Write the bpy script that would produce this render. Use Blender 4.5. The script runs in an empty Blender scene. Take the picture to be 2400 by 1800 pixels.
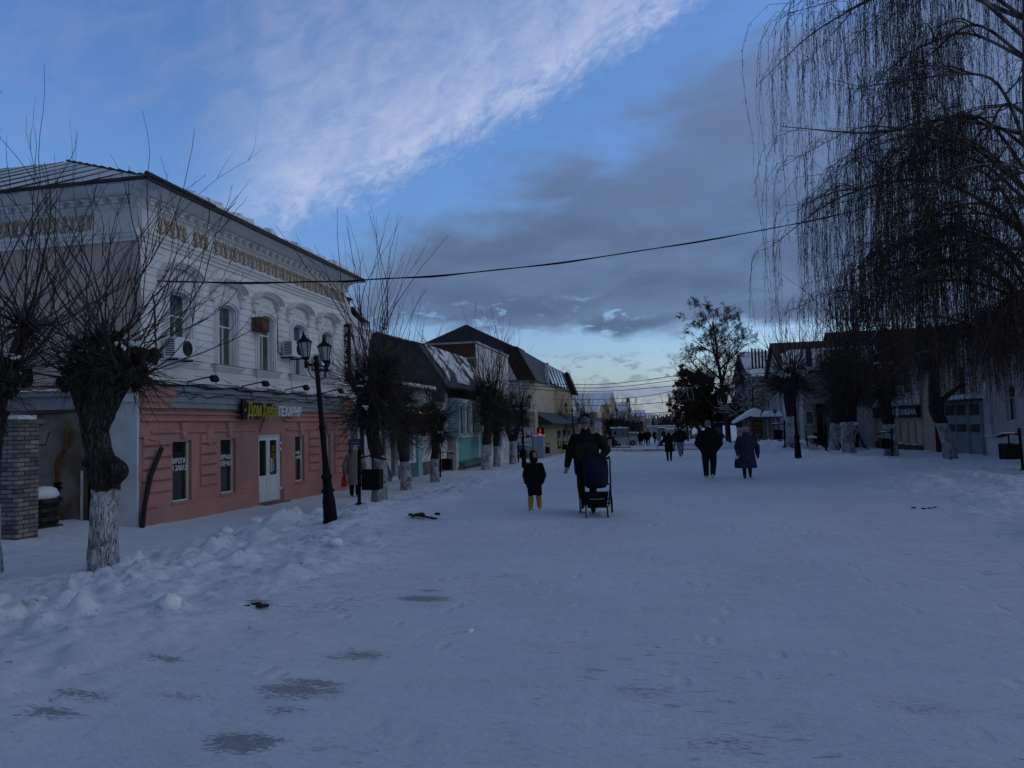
import bpy, bmesh, math, random
import numpy as np
from mathutils import Vector, Matrix
R = math.radians
scene = bpy.context.scene
COL = scene.collection
rng = random.Random(7)
nr = np.random.RandomState(11)

# ------------------------------------------------------------ camera
CAM_Z = 1.65
FPX = 1730.0
YAW, PITCH, ROLL = R(11.1), R(3.27), R(1.5)
cf = Vector((-math.sin(YAW)*math.cos(PITCH), math.cos(YAW)*math.cos(PITCH), math.sin(PITCH)))
cr0 = Vector((math.cos(YAW), math.sin(YAW), 0)); cu0 = cr0.cross(cf)
cr = cr0*math.cos(ROLL) - cu0*math.sin(ROLL); cu = cu0*math.cos(ROLL) + cr0*math.sin(ROLL)
CP = Vector((0, 0, CAM_Z))
cam_d = bpy.data.cameras.new('camera'); cam = bpy.data.objects.new('camera', cam_d); COL.objects.link(cam)
cam_d.sensor_fit = 'HORIZONTAL'; cam_d.sensor_width = 36.0
cam_d.lens = 36.0*FPX/2400.0
cam_d.clip_start = 0.05; cam_d.clip_end = 5000
m = Matrix.Identity(4)
for i in range(3):
    m[i][0] = cr[i]; m[i][1] = cu[i]; m[i][2] = -cf[i]; m[i][3] = CP[i]
cam.matrix_world = m
scene.camera = cam
def ray(px, py): return cf + cr*((px-1200)/FPX) - cu*((py-900)/FPX)
def atx(px, py, X): d = ray(px, py); return CP + d*(X/d.x)
def aty(px, py, Y): d = ray(px, py); return CP + d*(Y/d.y)
def atz(px, py, Z): d = ray(px, py); return CP + d*((Z-CAM_Z)/d.z)
def atd(px, py, D): return CP + ray(px, py)*D

# ------------------------------------------------------------ exposure, world, sun
scene.view_settings.view_transform = 'Standard'
scene.view_settings.look = 'None'
scene.view_settings.exposure = 0.0
scene.view_settings.gamma = 1.0
scene.view_settings.use_curve_mapping = False
scene.render.engine = 'CYCLES'
scene.cycles.max_bounces = 6
scene.cycles.transparent_max_bounces = 8
SUN_EL, SUN_AZ = 8.0, 62.0      # degrees; azimuth from +Y towards +X
world = bpy.data.worlds.new('World'); scene.world = world; world.use_nodes = True
wt = world.node_tree; wn = wt.nodes; wl = wt.links; wn.clear()
def wm(op, a, b=None, c=None):
    n = wn.new('ShaderNodeMath'); n.operation = op
    for i, v in enumerate((a, b, c)):
        if v is None: continue
        if isinstance(v, (int, float)): n.inputs[i].default_value = v
        else: wl.new(v, n.inputs[i])
    return n.outputs[0]
def wrange(v, a, b, c=0.0, d=1.0, smooth=True):
    n = wn.new('ShaderNodeMapRange'); n.interpolation_type = 'SMOOTHSTEP' if smooth else 'LINEAR'
    wl.new(v, n.inputs[0])
    for i, x in enumerate((a, b, c, d)): n.inputs[1+i].default_value = x
    n.clamp = True
    return n.outputs[0]
def wmix(f, a, b):
    n = wn.new('ShaderNodeMix'); n.data_type = 'RGBA'
    if isinstance(f, float): n.inputs[0].default_value = f
    else: wl.new(f, n.inputs[0])
    for i, v in ((6, a), (7, b)):
        if isinstance(v, tuple): n.inputs[i].default_value = (*v, 1)
        else: wl.new(v, n.inputs[i])
    return n.outputs[2]
def wnoise(vec, scale, detail=5, rough=.55, dist=0.0):
    n = wn.new('ShaderNodeTexNoise'); wl.new(vec, n.inputs['Vector'])
    n.inputs['Scale'].default_value = scale; n.inputs['Detail'].default_value = detail
    n.inputs['Roughness'].default_value = rough; n.inputs['Distortion'].default_value = dist
    return n.outputs[0]
tc = wn.new('ShaderNodeTexCoord'); sep = wn.new('ShaderNodeSeparateXYZ')
nv = wn.new('ShaderNodeVectorMath'); nv.operation = 'NORMALIZE'; wl.new(tc.outputs['Generated'], nv.inputs[0])
wl.new(nv.outputs[0], sep.inputs[0]); dx, dy, dz = sep.outputs
az = wm('MULTIPLY', wm('ARCTAN2', dx, dy), 57.2958)
el = wm('MULTIPLY', wm('ARCSINE', dz), 57.2958)
den = wm('ADD', wm('MAXIMUM', dz, 0.0), 0.12)
cmb = wn.new('ShaderNodeCombineXYZ'); wl.new(wm('DIVIDE', dx, den), cmb.inputs[0]); wl.new(wm('DIVIDE', dy, den), cmb.inputs[1])
plane = cmb.outputs[0]
# anisotropic coordinate for the drawn-out cirrus: stretched along the band
cm2 = wn.new('ShaderNodeCombineXYZ')
wl.new(wm('MULTIPLY', wm('ADD', wm('MULTIPLY', az, .86), wm('MULTIPLY', el, .5)), .05), cm2.inputs[0])
wl.new(wm('MULTIPLY', wm('SUBTRACT', wm('MULTIPLY', el, .86), wm('MULTIPLY', az, .5)), .09), cm2.inputs[1])
streak = cm2.outputs[0]
cm3 = wn.new('ShaderNodeCombineXYZ')
wl.new(wm('MULTIPLY', az, .05), cm3.inputs[0]); wl.new(wm('MULTIPLY', el, .13), cm3.inputs[1])
flat = cm3.outputs[0]
n1 = wnoise(plane, 1.3, 6, .6, .2)
n2 = wnoise(streak, 5.0, 7, .62, .6)
n3 = wnoise(flat, 2.1, 7, .55, .3)
n4 = wnoise(flat, 9.0, 5, .6, .4)
def half(x1, y1, x2, y2, lo, hi, nz=None, k=0.0):
    """smooth half plane left of the line (az,el)1 -> (az,el)2"""
    L = math.hypot(x2-x1, y2-y1); nx, ny = -(y2-y1)/L, (x2-x1)/L
    s = wm('ADD', wm('ADD', wm('MULTIPLY', az, nx), wm('MULTIPLY', el, ny)), -(nx*x1+ny*y1))
    if nz is not None: s = wm('ADD', s, wm('MULTIPLY', wm('SUBTRACT', nz, .5), k))
    return wrange(s, lo, hi), s
sky = wn.new('ShaderNodeTexSky'); sky.sky_type = 'NISHITA'; sky.sun_disc = False
sky.sun_elevation = R(SUN_EL); sky.sun_rotation = R(SUN_AZ)
sky.air_density = 1.0; sky.dust_density = 0.6; sky.ozone_density = 1.0
tint = wn.new('ShaderNodeMix'); tint.data_type = 'RGBA'; tint.blend_type = 'MULTIPLY'; tint.inputs[0].default_value = 1
wl.new(sky.outputs[0], tint.inputs[6])
# camera white balance, fixed on the blue side; the air near the horizon is paler
wl.new(wmix(wrange(el, 1.0, 19.0), (.95, 1.25, 2.15), (1.1, 1.62, 2.78)), tint.inputs[7])
c = tint.outputs[2]
c = wmix(wrange(el, 0.6, 5.0, .75, 0.0), c, (3.0, 3.45, 4.3))                      # milky band at the horizon
# thin veil over the upper left
veil, _ = half(-31, 15, -20, 40, -14, 16, n2, 16)
veil2 = wm('MULTIPLY', wrange(az, -12, -26), wrange(n2, .3, .78))
c = wmix(wm('MULTIPLY', wm('MULTIPLY', veil2, wrange(el, 15, 24)), .42), c, (2.3, 3.0, 5.2))
# the bright cirrus band, crisp on its lower right side
n5 = wnoise(streak, 17.0, 6, .6, .8)
e1, s1 = half(-31.5, 14.0, -5, 26.0, -1.6, 2.2, wm('ADD', wm('MULTIPLY', n5, .5), wm('MULTIPLY', n2, .5)), 6)
fall = wm('POWER', 2.718, wm('MULTIPLY', wm('MAXIMUM', s1, 0.0), -.125))
end = wm('MULTIPLY', wrange(az, -36, -27), wrange(az, 16, 2))
tex = wm('MULTIPLY', wrange(n2, .25, .72, .45, 1.0), wrange(n5, .25, .7, .68, 1.0))
band = wm('MULTIPLY', wm('MULTIPLY', wm('MULTIPLY', e1, fall), end), tex)
c = wmix(wm('MULTIPLY', band, .97), c, (6.0, 6.5, 8.5))
# grey stratocumulus bank: upper edge, left edge, lower edge
u1, _ = half(12, 29.8, -23, 14.2, -1.5, 4.2, n3, 11)
l1, _ = half(-26, 6, -22, 16, 5, -1, n3, 12)
l1 = wrange(wm('ADD', az, wm('MULTIPLY', wm('SUBTRACT', n3, .5), 16)), -28.5, -23)
b1 = wrange(wm('ADD', wm('ADD', el, wm('MULTIPLY', az, .035)), wm('MULTIPLY', wm('SUBTRACT', n3, .5), 7)), 6.2, 7.8)
bank = wm('MULTIPLY', wm('MULTIPLY', u1, l1), b1)
hole = wm('MULTIPLY', wrange(n4, .54, .66), wm('MULTIPLY', wrange(el, 10.5, 8.6), wrange(az, 1, -4)))
bank = wm('MULTIPLY', bank, wm('SUBTRACT', 1.0, wm('MULTIPLY', hole, .8)))
greyc = wmix(wrange(n1, .3, .7), (.88, 1.34, 2.45), (1.32, 1.95, 3.2))
greyc = wmix(wrange(el, 13, 23), greyc, (1.30, 1.92, 3.5))
c = wmix(wm('MULTIPLY', bank, wrange(n3, .25, .6, .8, .97)), c, greyc)
# small low bars of cloud over the far end of the street
bar = wm('MULTIPLY', wrange(n4, .50, .60), wm('MULTIPLY', wrange(el, 5.8, 4.8), wrange(el, .2, 1.2)))
c = wmix(wm('MULTIPLY', bar, .55), c, (1.75, 2.2, 3.6))
low = wm('MULTIPLY', wrange(el, 3.1, 2.5), wrange(el, 1.7, 2.1))
c = wmix(wm('MULTIPLY', low, .55), c, (1.9, 2.3, 3.7))
# the rest of the dome is mostly overcast
away = wm('MAXIMUM', wrange(wm('ABSOLUTE', wm('ADD', az, 8.0)), 55, 75), wrange(el, 33, 48))
c = wmix(wm('MULTIPLY', away, wrange(n1, .3, .52, .65, 1.0)), c, (.80, 1.22, 2.18))
# bright lobe added low in the unseen right-hand sky to light the facades
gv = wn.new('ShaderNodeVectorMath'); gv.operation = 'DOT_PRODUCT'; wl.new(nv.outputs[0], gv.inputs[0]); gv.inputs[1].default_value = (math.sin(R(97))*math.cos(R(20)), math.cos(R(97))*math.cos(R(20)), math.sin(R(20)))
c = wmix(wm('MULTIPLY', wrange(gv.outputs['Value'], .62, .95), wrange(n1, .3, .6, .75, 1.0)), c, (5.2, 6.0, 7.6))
c = wmix(wrange(el, 0.0, -2.0), c, (1.0, 1.4, 2.4))
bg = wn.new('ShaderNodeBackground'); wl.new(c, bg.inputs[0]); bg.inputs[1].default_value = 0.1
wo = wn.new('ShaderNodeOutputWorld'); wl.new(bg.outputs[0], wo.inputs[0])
sun_d = bpy.data.lights.new('sun', 'SUN'); sun = bpy.data.objects.new('sun', sun_d); COL.objects.link(sun)
sun_d.energy = 0.12; sun_d.angle = R(18); sun_d.color = (1.0, .93, .86)
sv = Vector((math.sin(R(SUN_AZ))*math.cos(R(SUN_EL+6)), math.cos(R(SUN_AZ))*math.cos(R(SUN_EL+6)), math.sin(R(SUN_EL+6))))
sun.rotation_euler = sv.to_track_quat('Z', 'Y').to_euler()

# ------------------------------------------------------------ helpers
def tag(o, label=None, cat=None, group=None, kind=None):
    if label: o['label'] = label
    if cat: o['category'] = cat
    if group: o['group'] = group
    if kind: o['kind'] = kind
    return o
def empty(name, loc=(0, 0, 0), rz=0.0, label=None, cat=None, group=None):
    o = bpy.data.objects.new(name, None); COL.objects.link(o)
    o.location = loc; o.rotation_euler = (0, 0, rz); o.empty_display_size = .3
    return tag(o, label, cat, group)
def copy_tree(o, parent=None):
    c = o.copy(); COL.objects.link(c)
    if parent is not None: c.parent = parent
    for ch in list(o.children): copy_tree(ch, c)
    return c
def frame(o, ud, nd):
    """facade frame: u along the wall, z up, d outwards"""
    o = Vector(o); ud = Vector(ud); nd = Vector(nd)
    return lambda p: o + ud*p[0] + nd*p[1] + Vector((0, 0, p[2]))
class MB:
    def __init__(s, T=None): s.v = []; s.f = []; s.T = T; s.mi = []; s.cur = 0
    def add(s, vs, fs):
        b = len(s.v)
        T = s.T
        for p in vs: s.v.append(tuple(T(p)) if T else tuple(p))
        for f in fs: s.f.append(tuple(b+i for i in f)); s.mi.append(s.cur)
        return s
    def box(s, x0, x1, y0, y1, z0, z1):
        return s.add([(x0,y0,z0),(x1,y0,z0),(x1,y1,z0),(x0,y1,z0),(x0,y0,z1),(x1,y0,z1),(x1,y1,z1),(x0,y1,z1)],
              [(0,3,2,1),(4,5,6,7),(0,1,5,4),(1,2,6,5),(2,3,7,6),(3,0,4,7)])
    def bevbox(s, x0, x1, y0, y1, z0, z1, b=.01):
        """box with its outward (y1) face chamfered"""
        return s.add([(x0,y0,z0),(x1,y0,z0),(x1,y0,z1),(x0,y0,z1),
                      (x0,y1-b,z0),(x1,y1-b,z0),(x1,y1-b,z1),(x0,y1-b,z1),
                      (x0+b,y1,z0+b),(x1-b,y1,z0+b),(x1-b,y1,z1-b),(x0+b,y1,z1-b)],
              [(0,1,5,4),(1,2,6,5),(2,3,7,6),(3,0,4,7),(4,5,9,8),(5,6,10,9),(6,7,11,10),(7,4,8,11),(8,9,10,11),(3,2,1,0)])
    def obox(s, c, size, M):
        c = Vector(c); hx, hy, hz = [a/2 for a in size]
        vs = [c + M @ Vector((sx*hx, sy*hy, sz*hz)) for sz in (-1,1) for sx, sy in ((-1,-1),(1,-1),(1,1),(-1,1))]
        return s.add(vs, [(0,3,2,1),(4,5,6,7),(0,1,5,4),(1,2,6,5),(2,3,7,6),(3,0,4,7)])
    def poly(s, pts): return s.add(pts, [tuple(range(len(pts)))])
    def tube(s, pts, rad, n=6, cap=True):
        pts = [Vector(p) for p in pts]; k = len(pts)
        if isinstance(rad, (int, float)): rad = [rad]*k
        vs = []; prev = None
        for i, p in enumerate(pts):
            t = (pts[min(i+1, k-1)] - pts[max(i-1, 0)])
            if t.length < 1e-9: t = Vector((0,0,1))
            t.normalize()
            if prev is None:
                a = Vector((1,0,0)) if abs(t.x) < .8 else Vector((0,1,0))
                nx = (a - t*a.dot(t)).normalized()
            else:
                nx = prev - t*prev.dot(t)
                nx = nx.normalized() if nx.length > 1e-6 else prev
            prev = nx; ny = t.cross(nx)
            for j in range(n):
                a = 2*math.pi*j/n
                vs.append(p + (nx*math.cos(a) + ny*math.sin(a))*rad[i])
        fs = [(i*n+j, i*n+(j+1)%n, (i+1)*n+(j+1)%n, (i+1)*n+j) for i in range(k-1) for j in range(n)]
        if cap: fs += [tuple(range(n-1, -1, -1)), tuple((k-1)*n+j for j in range(n))]
        return s.add(vs, fs)
    def lathe(s, prof, c=(0,0,0), n=12):
        k = len(prof)
        vs = [(c[0]+r*math.cos(2*math.pi*j/n), c[1]+r*math.sin(2*math.pi*j/n), c[2]+z) for r, z in prof for j in range(n)]
        fs = [(i*n+j, i*n+(j+1)%n, (i+1)*n+(j+1)%n, (i+1)*n+j) for i in range(k-1) for j in range(n)]
        fs += [tuple(range(n-1, -1, -1)), tuple((k-1)*n+j for j in range(n))]
        return s.add(vs, fs)
    def prism(s, prof, a0, a1, axis=0):
        """extrude a closed 2-D profile; axis 0: profile=(y,z) along x; axis 1: profile=(x,z) along y; axis 2: (x,y) along z"""
        k = len(prof)
        def P(q, a): return (a, q[0], q[1]) if axis == 0 else ((q[0], a, q[1]) if axis == 1 else (q[0], q[1], a))
        vs = [P(q, a0) for q in prof] + [P(q, a1) for q in prof]
        fs = [(i, (i+1)%k, k+(i+1)%k, k+i) for i in range(k)] + [tuple(range(k-1,-1,-1)), tuple(range(k, 2*k))]
        return s.add(vs, fs)
    def ell(s, c, r, n=10, m=7, noise=0.0, rg=None):
        vs = []; rg = rg or rng
        for i in range(m+1):
            th = math.pi*i/m
            for j in range(n):
                ph = 2*math.pi*j/n; q = 1 + (rg.uniform(-noise, noise) if noise else 0)
                vs.append((c[0]+r[0]*q*math.sin(th)*math.cos(ph), c[1]+r[1]*q*math.sin(th)*math.sin(ph), c[2]+r[2]*q*math.cos(th)))
        fs = [(i*n+j, (i+1)*n+j, (i+1)*n+(j+1)%n, i*n+(j+1)%n) for i in range(m) for j in range(n)]
        return s.add(vs, fs)
    def build(s, name, mat, parent=None, local=False, smooth=False, autosmooth=False):
        me = bpy.data.meshes.new(name)
        v = s.v
        if parent is not None and not local:
            L = parent_world(parent); v = [(a-L[0], b-L[1], c-L[2]) for a, b, c in v]
        me.from_pydata(v, [], s.f)
        mats = mat if isinstance(mat, (list, tuple)) else [mat]
        for mm in mats: me.materials.append(mm)
        if len(mats) > 1: me.polygons.foreach_set('material_index', s.mi)
        if smooth: me.polygons.foreach_set('use_smooth', [True]*len(me.polygons))
        me.update()
        o = bpy.data.objects.new(name, me); COL.objects.link(o)
        if parent is not None: o.parent = parent
        return o
def parent_world(p):
    L = Vector((0,0,0)); 
    while p is not None:
        L = L + Vector(p.location); p = p.parent
    return L
def add_mesh(name, vs, fs, mat, parent=None, smooth=False):
    b = MB(); b.v = vs; b.f = fs; b.mi = [0]*len(fs)
    return b.build(name, mat, parent, smooth=smooth)

# ------------------------------------------------------------ materials
MATS = {}
def mat(name, col, rough=.8, var=.12, scale=3.0, bump=0.0, bscale=None, metal=0.0, spec=.3, col2=None, detail=5, thr=(.35,.65), coords='Object', stretch=None, emit=None, es=0.0, dirt=0.0):
    if name in MATS: return MATS[name]
    m = bpy.data.materials.new(name); m.use_nodes = True; MATS[name] = m
    t = m.node_tree; n = t.nodes; l = t.links; p = n['Principled BSDF']
    p.inputs['Roughness'].default_value = rough; p.inputs['Metallic'].default_value = metal
    p.inputs['Specular IOR Level'].default_value = spec
    tcn = n.new('ShaderNodeTexCoord'); vec = tcn.outputs[coords]
    if stretch:
        mp = n.new('ShaderNodeMapping'); mp.inputs['Scale'].default_value = stretch; l.new(vec, mp.inputs[0]); vec = mp.outputs[0]
    nz = n.new('ShaderNodeTexNoise'); nz.inputs['Scale'].default_value = scale; nz.inputs['Detail'].default_value = detail; nz.inputs['Roughness'].default_value = .6
    l.new(vec, nz.inputs['Vector'])
    mr = n.new('ShaderNodeMapRange'); l.new(nz.outputs[0], mr.inputs[0]); mr.inputs[1].default_value = thr[0]; mr.inputs[2].default_value = thr[1]
    mx = n.new('ShaderNodeMix'); mx.data_type = 'RGBA'; l.new(mr.outputs[0], mx.inputs[0])
    c2 = col2 or tuple(max(0, c*(1-var*1.6)) for c in col)
    c1 = col if col2 else tuple(min(1, c*(1+var*.6)) for c in col)
    mx.inputs[6].default_value = (*c2, 1); mx.inputs[7].default_value = (*c1, 1)
    outc = mx.outputs[2]
    if dirt:
        n2_ = n.new('ShaderNodeTexNoise'); n2_.inputs['Scale'].default_value = scale*.37; n2_.inputs['Detail'].default_value = 8
        l.new(tcn.outputs[coords], n2_.inputs['Vector'])
        m2 = n.new('ShaderNodeMapRange'); l.new(n2_.outputs[0], m2.inputs[0]); m2.inputs[1].default_value = .55; m2.inputs[2].default_value = .75; m2.inputs[4].default_value = dirt
        x2 = n.new('ShaderNodeMix'); x2.data_type = 'RGBA'; l.new(m2.outputs[0], x2.inputs[0]); l.new(outc, x2.inputs[6]); x2.inputs[7].default_value = (.12, .1, .08, 1)
        outc = x2.outputs[2]
    l.new(outc, p.inputs['Base Color'])
    if bump:
        nb = n.new('ShaderNodeTexNoise'); nb.inputs['Scale'].default_value = bscale or scale*3; nb.inputs['Detail'].default_value = 6
        l.new(vec, nb.inputs['Vector'])
        bp = n.new('ShaderNodeBump'); bp.inputs['Strength'].default_value = bump; bp.inputs['Distance'].default_value = .02
        l.new(nb.outputs[0], bp.inputs['Height']); l.new(bp.outputs[0], p.inputs['Normal'])
    if emit: p.inputs['Emission Color'].default_value = (*emit, 1); p.inputs['Emission Strength'].default_value = es
    return m
def brickmat(name, cols, mortar, bw=.25, bh=.075, ms=.01, axis='yz', rough=.85):
    if name in MATS: return MATS[name]
    m = mat(name, cols[0], rough, 0.1, 4)
    t = m.node_tree; n = t.nodes; l = t.links; p = n['Principled BSDF']
    tcn = n.new('ShaderNodeTexCoord'); sp = n.new('ShaderNodeSeparateXYZ'); l.new(tcn.outputs['Object'], sp.inputs[0])
    ad = n.new('ShaderNodeMath'); ad.operation = 'ADD'; l.new(sp.outputs[0], ad.inputs[0]); l.new(sp.outputs[1], ad.inputs[1])
    cb = n.new('ShaderNodeCombineXYZ'); l.new(ad.outputs[0], cb.inputs[0]); l.new(sp.outputs[2], cb.inputs[1])
    br = n.new('ShaderNodeTexBrick'); l.new(cb.outputs[0], br.inputs[0]); br.inputs['Scale'].default_value = 1
    br.inputs['Brick Width'].default_value = bw; br.inputs['Row Height'].default_value = bh; br.inputs['Mortar Size'].default_value = ms
    br.inputs['Mortar Smooth'].default_value = .1; br.inputs['Bias'].default_value = 0
    br.inputs['Color1'].default_value = (*cols[0], 1); br.inputs['Color2'].default_value = (*cols[1], 1); br.inputs['Mortar'].default_value = (*mortar, 1)
    l.new(br.outputs[0], p.inputs['Base Color'])
    bp = n.new('ShaderNodeBump'); bp.inputs['Strength'].default_value = .6; bp.inputs['Distance'].default_value = .01
    iv = n.new('ShaderNodeMath'); iv.operation = 'SUBTRACT'; iv.inputs[0].default_value = 1; l.new(br.outputs[1], iv.inputs[1])
    l.new(iv.outputs[0], bp.inputs['Height']); l.new(bp.outputs[0], p.inputs['Normal'])
    return m
def barkmat(name, dark, light, wash=None, washz=None):
    """furrowed bark; below washz the trunk carries lime wash with bark showing through the cracks"""
    m = mat(name, dark, .95, .3, 6)
    t = m.node_tree; n = t.nodes; l = t.links; p = n['Principled BSDF']
    tcn = n.new('ShaderNodeTexCoord'); mp = n.new('ShaderNodeMapping'); l.new(tcn.outputs['Object'], mp.inputs[0]); mp.inputs['Scale'].default_value = (1, 1, .24)
    nz = n.new('ShaderNodeTexNoise'); nz.inputs['Scale'].default_value = 17; nz.inputs['Detail'].default_value = 5; nz.inputs['Roughness'].default_value = .62; nz.inputs['Distortion'].default_value = .7; l.new(mp.outputs[0], nz.inputs[0])
    sb = n.new('ShaderNodeMath'); sb.operation = 'SUBTRACT'; l.new(nz.outputs[0], sb.inputs[0]); sb.inputs[1].default_value = .5
    ab = n.new('ShaderNodeMath'); ab.operation = 'ABSOLUTE'; l.new(sb.outputs[0], ab.inputs[0])
    n3_ = n.new('ShaderNodeTexNoise'); n3_.inputs['Scale'].default_value = 38; n3_.inputs['Detail'].default_value = 4; l.new(mp.outputs[0], n3_.inputs[0])
    vo = n.new('ShaderNodeMath'); vo.operation = 'MULTIPLY_ADD'; l.new(n3_.outputs[0], vo.inputs[0]); vo.inputs[1].default_value = .10; 
    vo2 = n.new('ShaderNodeMath'); vo2.operation = 'SUBTRACT'; l.new(ab.outputs[0], vo2.inputs[0]); vo2.inputs[1].default_value = .045; l.new(vo2.outputs[0], vo.inputs[2])
    mr = n.new('ShaderNodeMapRange'); l.new(vo.outputs[0], mr.inputs[0]); mr.inputs[1].default_value = .0; mr.inputs[2].default_value = .13
    mx = n.new('ShaderNodeMix'); mx.data_type = 'RGBA'; l.new(mr.outputs[0], mx.inputs[0]); mx.inputs[6].default_value = (*[c*.35 for c in dark], 1); mx.inputs[7].default_value = (*light, 1)
    out = mx.outputs[2]
    if wash:
        sp = n.new('ShaderNodeSeparateXYZ'); l.new(tcn.outputs['Object'], sp.inputs[0])
        n2_ = n.new('ShaderNodeTexNoise'); n2_.inputs['Scale'].default_value = 7; l.new(tcn.outputs['Object'], n2_.inputs[0])
        s1_ = n.new('ShaderNodeMath'); s1_.operation = 'MULTIPLY_ADD'; l.new(n2_.outputs[0], s1_.inputs[0]); s1_.inputs[1].default_value = .16; l.new(sp.outputs[2], s1_.inputs[2])
        lt = n.new('ShaderNodeMapRange'); l.new(s1_.outputs[0], lt.inputs[0]); lt.inputs[1].default_value = washz+.09; lt.inputs[2].default_value = washz+.07
        mr2 = n.new('ShaderNodeMapRange'); l.new(vo.outputs[0], mr2.inputs[0]); mr2.inputs[1].default_value = .008; mr2.inputs[2].default_value = .035
        wv = n.new('ShaderNodeTexNoise'); wv.inputs['Scale'].default_value = 3.5; wv.inputs['Detail'].default_value = 8; l.new(tcn.outputs['Object'], wv.inputs[0])
        wr = n.new('ShaderNodeMapRange'); l.new(wv.outputs[0], wr.inputs[0]); wr.inputs[1].default_value = .38; wr.inputs[2].default_value = .5; wr.inputs[3].default_value = .45
        mu = n.new('ShaderNodeMath'); mu.operation = 'MULTIPLY'; l.new(mr2.outputs[0], mu.inputs[0]); l.new(wr.outputs[0], mu.inputs[1])
        mu2 = n.new('ShaderNodeMath'); mu2.operation = 'MULTIPLY'; l.new(mu.outputs[0], mu2.inputs[0]); l.new(lt.outputs[0], mu2.inputs[1])
        x2 = n.new('ShaderNodeMix'); x2.data_type = 'RGBA'; l.new(mu2.outputs[0], x2.inputs[0]); l.new(out, x2.inputs[6]); x2.inputs[7].default_value = (*wash, 1)
        out = x2.outputs[2]
    l.new(out, p.inputs['Base Color'])
    bp = n.new('ShaderNodeBump'); bp.inputs['Strength'].default_value = .9; bp.inputs['Distance'].default_value = .03
    l.new(mr.outputs[0], bp.inputs['Height']); l.new(bp.outputs[0], p.inputs['Normal'])
    return m

WHITE = mat('white_siding_paint', (.78,.79,.78), .6, .07, 1.3, .15, 20, dirt=.38)
TRIM = mat('white_plaster_trim', (.72,.73,.72), .65, .05, 2, .2, 25, dirt=.2)
SIDEW = mat('beige_render', (.50,.415,.37), .9, .1, 1.1, .25, 30, dirt=.3)
PINK = mat('salmon_painted_plaster', (.46,.235,.20), .85, .10, 1.3, .35, 22, dirt=.42)
GREYM = mat('grey_fascia_metal', (.27,.31,.32), .55, .12, 2, .1, 10)
ROOFM = mat('snowy_ridged_metal_roof', (.70,.73,.77), .7, .25, .9, .2, 9, col2=(.30,.33,.36), thr=(.35,.5), stretch=(3,.5,.5))
DARKM = mat('black_painted_iron', (.008,.008,.009), .6, .2, 8, .1, 40, spec=.12)
DARKR = mat('dark_roof_metal', (.035,.035,.04), .6, .3, 3)
SNOW = mat('settled_snow', (.82,.84,.87), .75, .04, 4, .5, 14)
GLASS = mat('dark_window_glass', (.018,.024,.028), .06, .3, 1.2, spec=.7)
GLASSG = mat('greenish_curtained_glass', (.10,.13,.12), .09, .5, 1.6, spec=.7, col2=(.02,.03,.035))
FRAMEW = mat('white_plastic_frame', (.70,.72,.73), .4, .04, 3)
OCHRE = mat('ochre_stucco_relief', (.40,.32,.23), .85, .2, 9, .3, 40)
WOODB = mat('brown_panel', (.11,.05,.035), .7, .2, 8)
CREAM = mat('cream_render', (.50,.42,.33), .9, .1, 1.2, .2, 20, dirt=.3)
WHITEOLD = mat('old_white_render', (.60,.61,.62), .9, .1, 1.4, .3, 16, dirt=.5)
GREYW = mat('grey_render', (.30,.30,.31), .9, .12, 1.4, .2, 16, dirt=.3)
TURQ = mat('turquoise_render', (.18,.50,.50), .8, .08, 1.4, .2, 18, dirt=.15)
TEAL = mat('pale_turquoise_render', (.28,.52,.53), .8, .08, 1.4, .2, 18, dirt=.15)
TEALD = mat('dark_teal_paint', (.09,.20,.21), .7, .15, 2)
YELLOW = mat('yellow_render', (.42,.32,.19), .9, .08, 1.2, .2, 18, dirt=.2)
CONC = mat('grey_stone_plinth', (.17,.16,.15), .95, .4, 3, .4, 12)
SLATE = mat('grey_slate_cladding', (.075,.077,.08), .85, .25, 2.2, .2, 14, dirt=.3)
REDROOF = mat("dark_red_metal_roof", (.085,.018,.020), .5, .2, 3)
BROWNM = mat('brown_mansard_metal', (.035,.018,.018), .5, .25, 3)
SHINGLE = brickmat('dark_shingle_roof', ((.022,.022,.03), (.035,.032,.04)), (.010,.010,.014), .4, .22, .02)
BRICKR = brickmat('red_brick_parapet', ((.15,.055,.03), (.11,.04,.025)), (.06,.04,.03), .26, .08, .012)
BRICKG = brickmat('grey_silicate_brick', ((.22,.21,.18), (.18,.17,.15)), (.08,.075,.07), .26, .09, .012)
BRICKN = brickmat('mottled_facing_brick', ((.30,.27,.25), (.10,.085,.09)), (.035,.03,.032), .26, .085, .009)
BRICKW = brickmat('white_glazed_brick', ((.62,.64,.66), (.55,.57,.6)), (.16,.18,.2), .30, .09, .012)
STONE = mat('stacked_dark_brick', (.05,.047,.05), .9, .4, 6, .5, 20)
WHITEP = mat('white_letter', (.75,.77,.78), .6, .04, 5)
YELP = mat('yellow_letter', (.42,.36,.05), .6, .06, 5)
BLACKP = mat('black_sign_face', (.012,.012,.014), .5, .2, 3)
BARK = barkmat('grey_brown_bark', (.035,.028,.024), (.085,.07,.06))
BARKD = mat('dark_shoot_bark', (.060,.047,.040), .85, .35, 5)
LIME = (.62,.64,.66)

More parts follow.
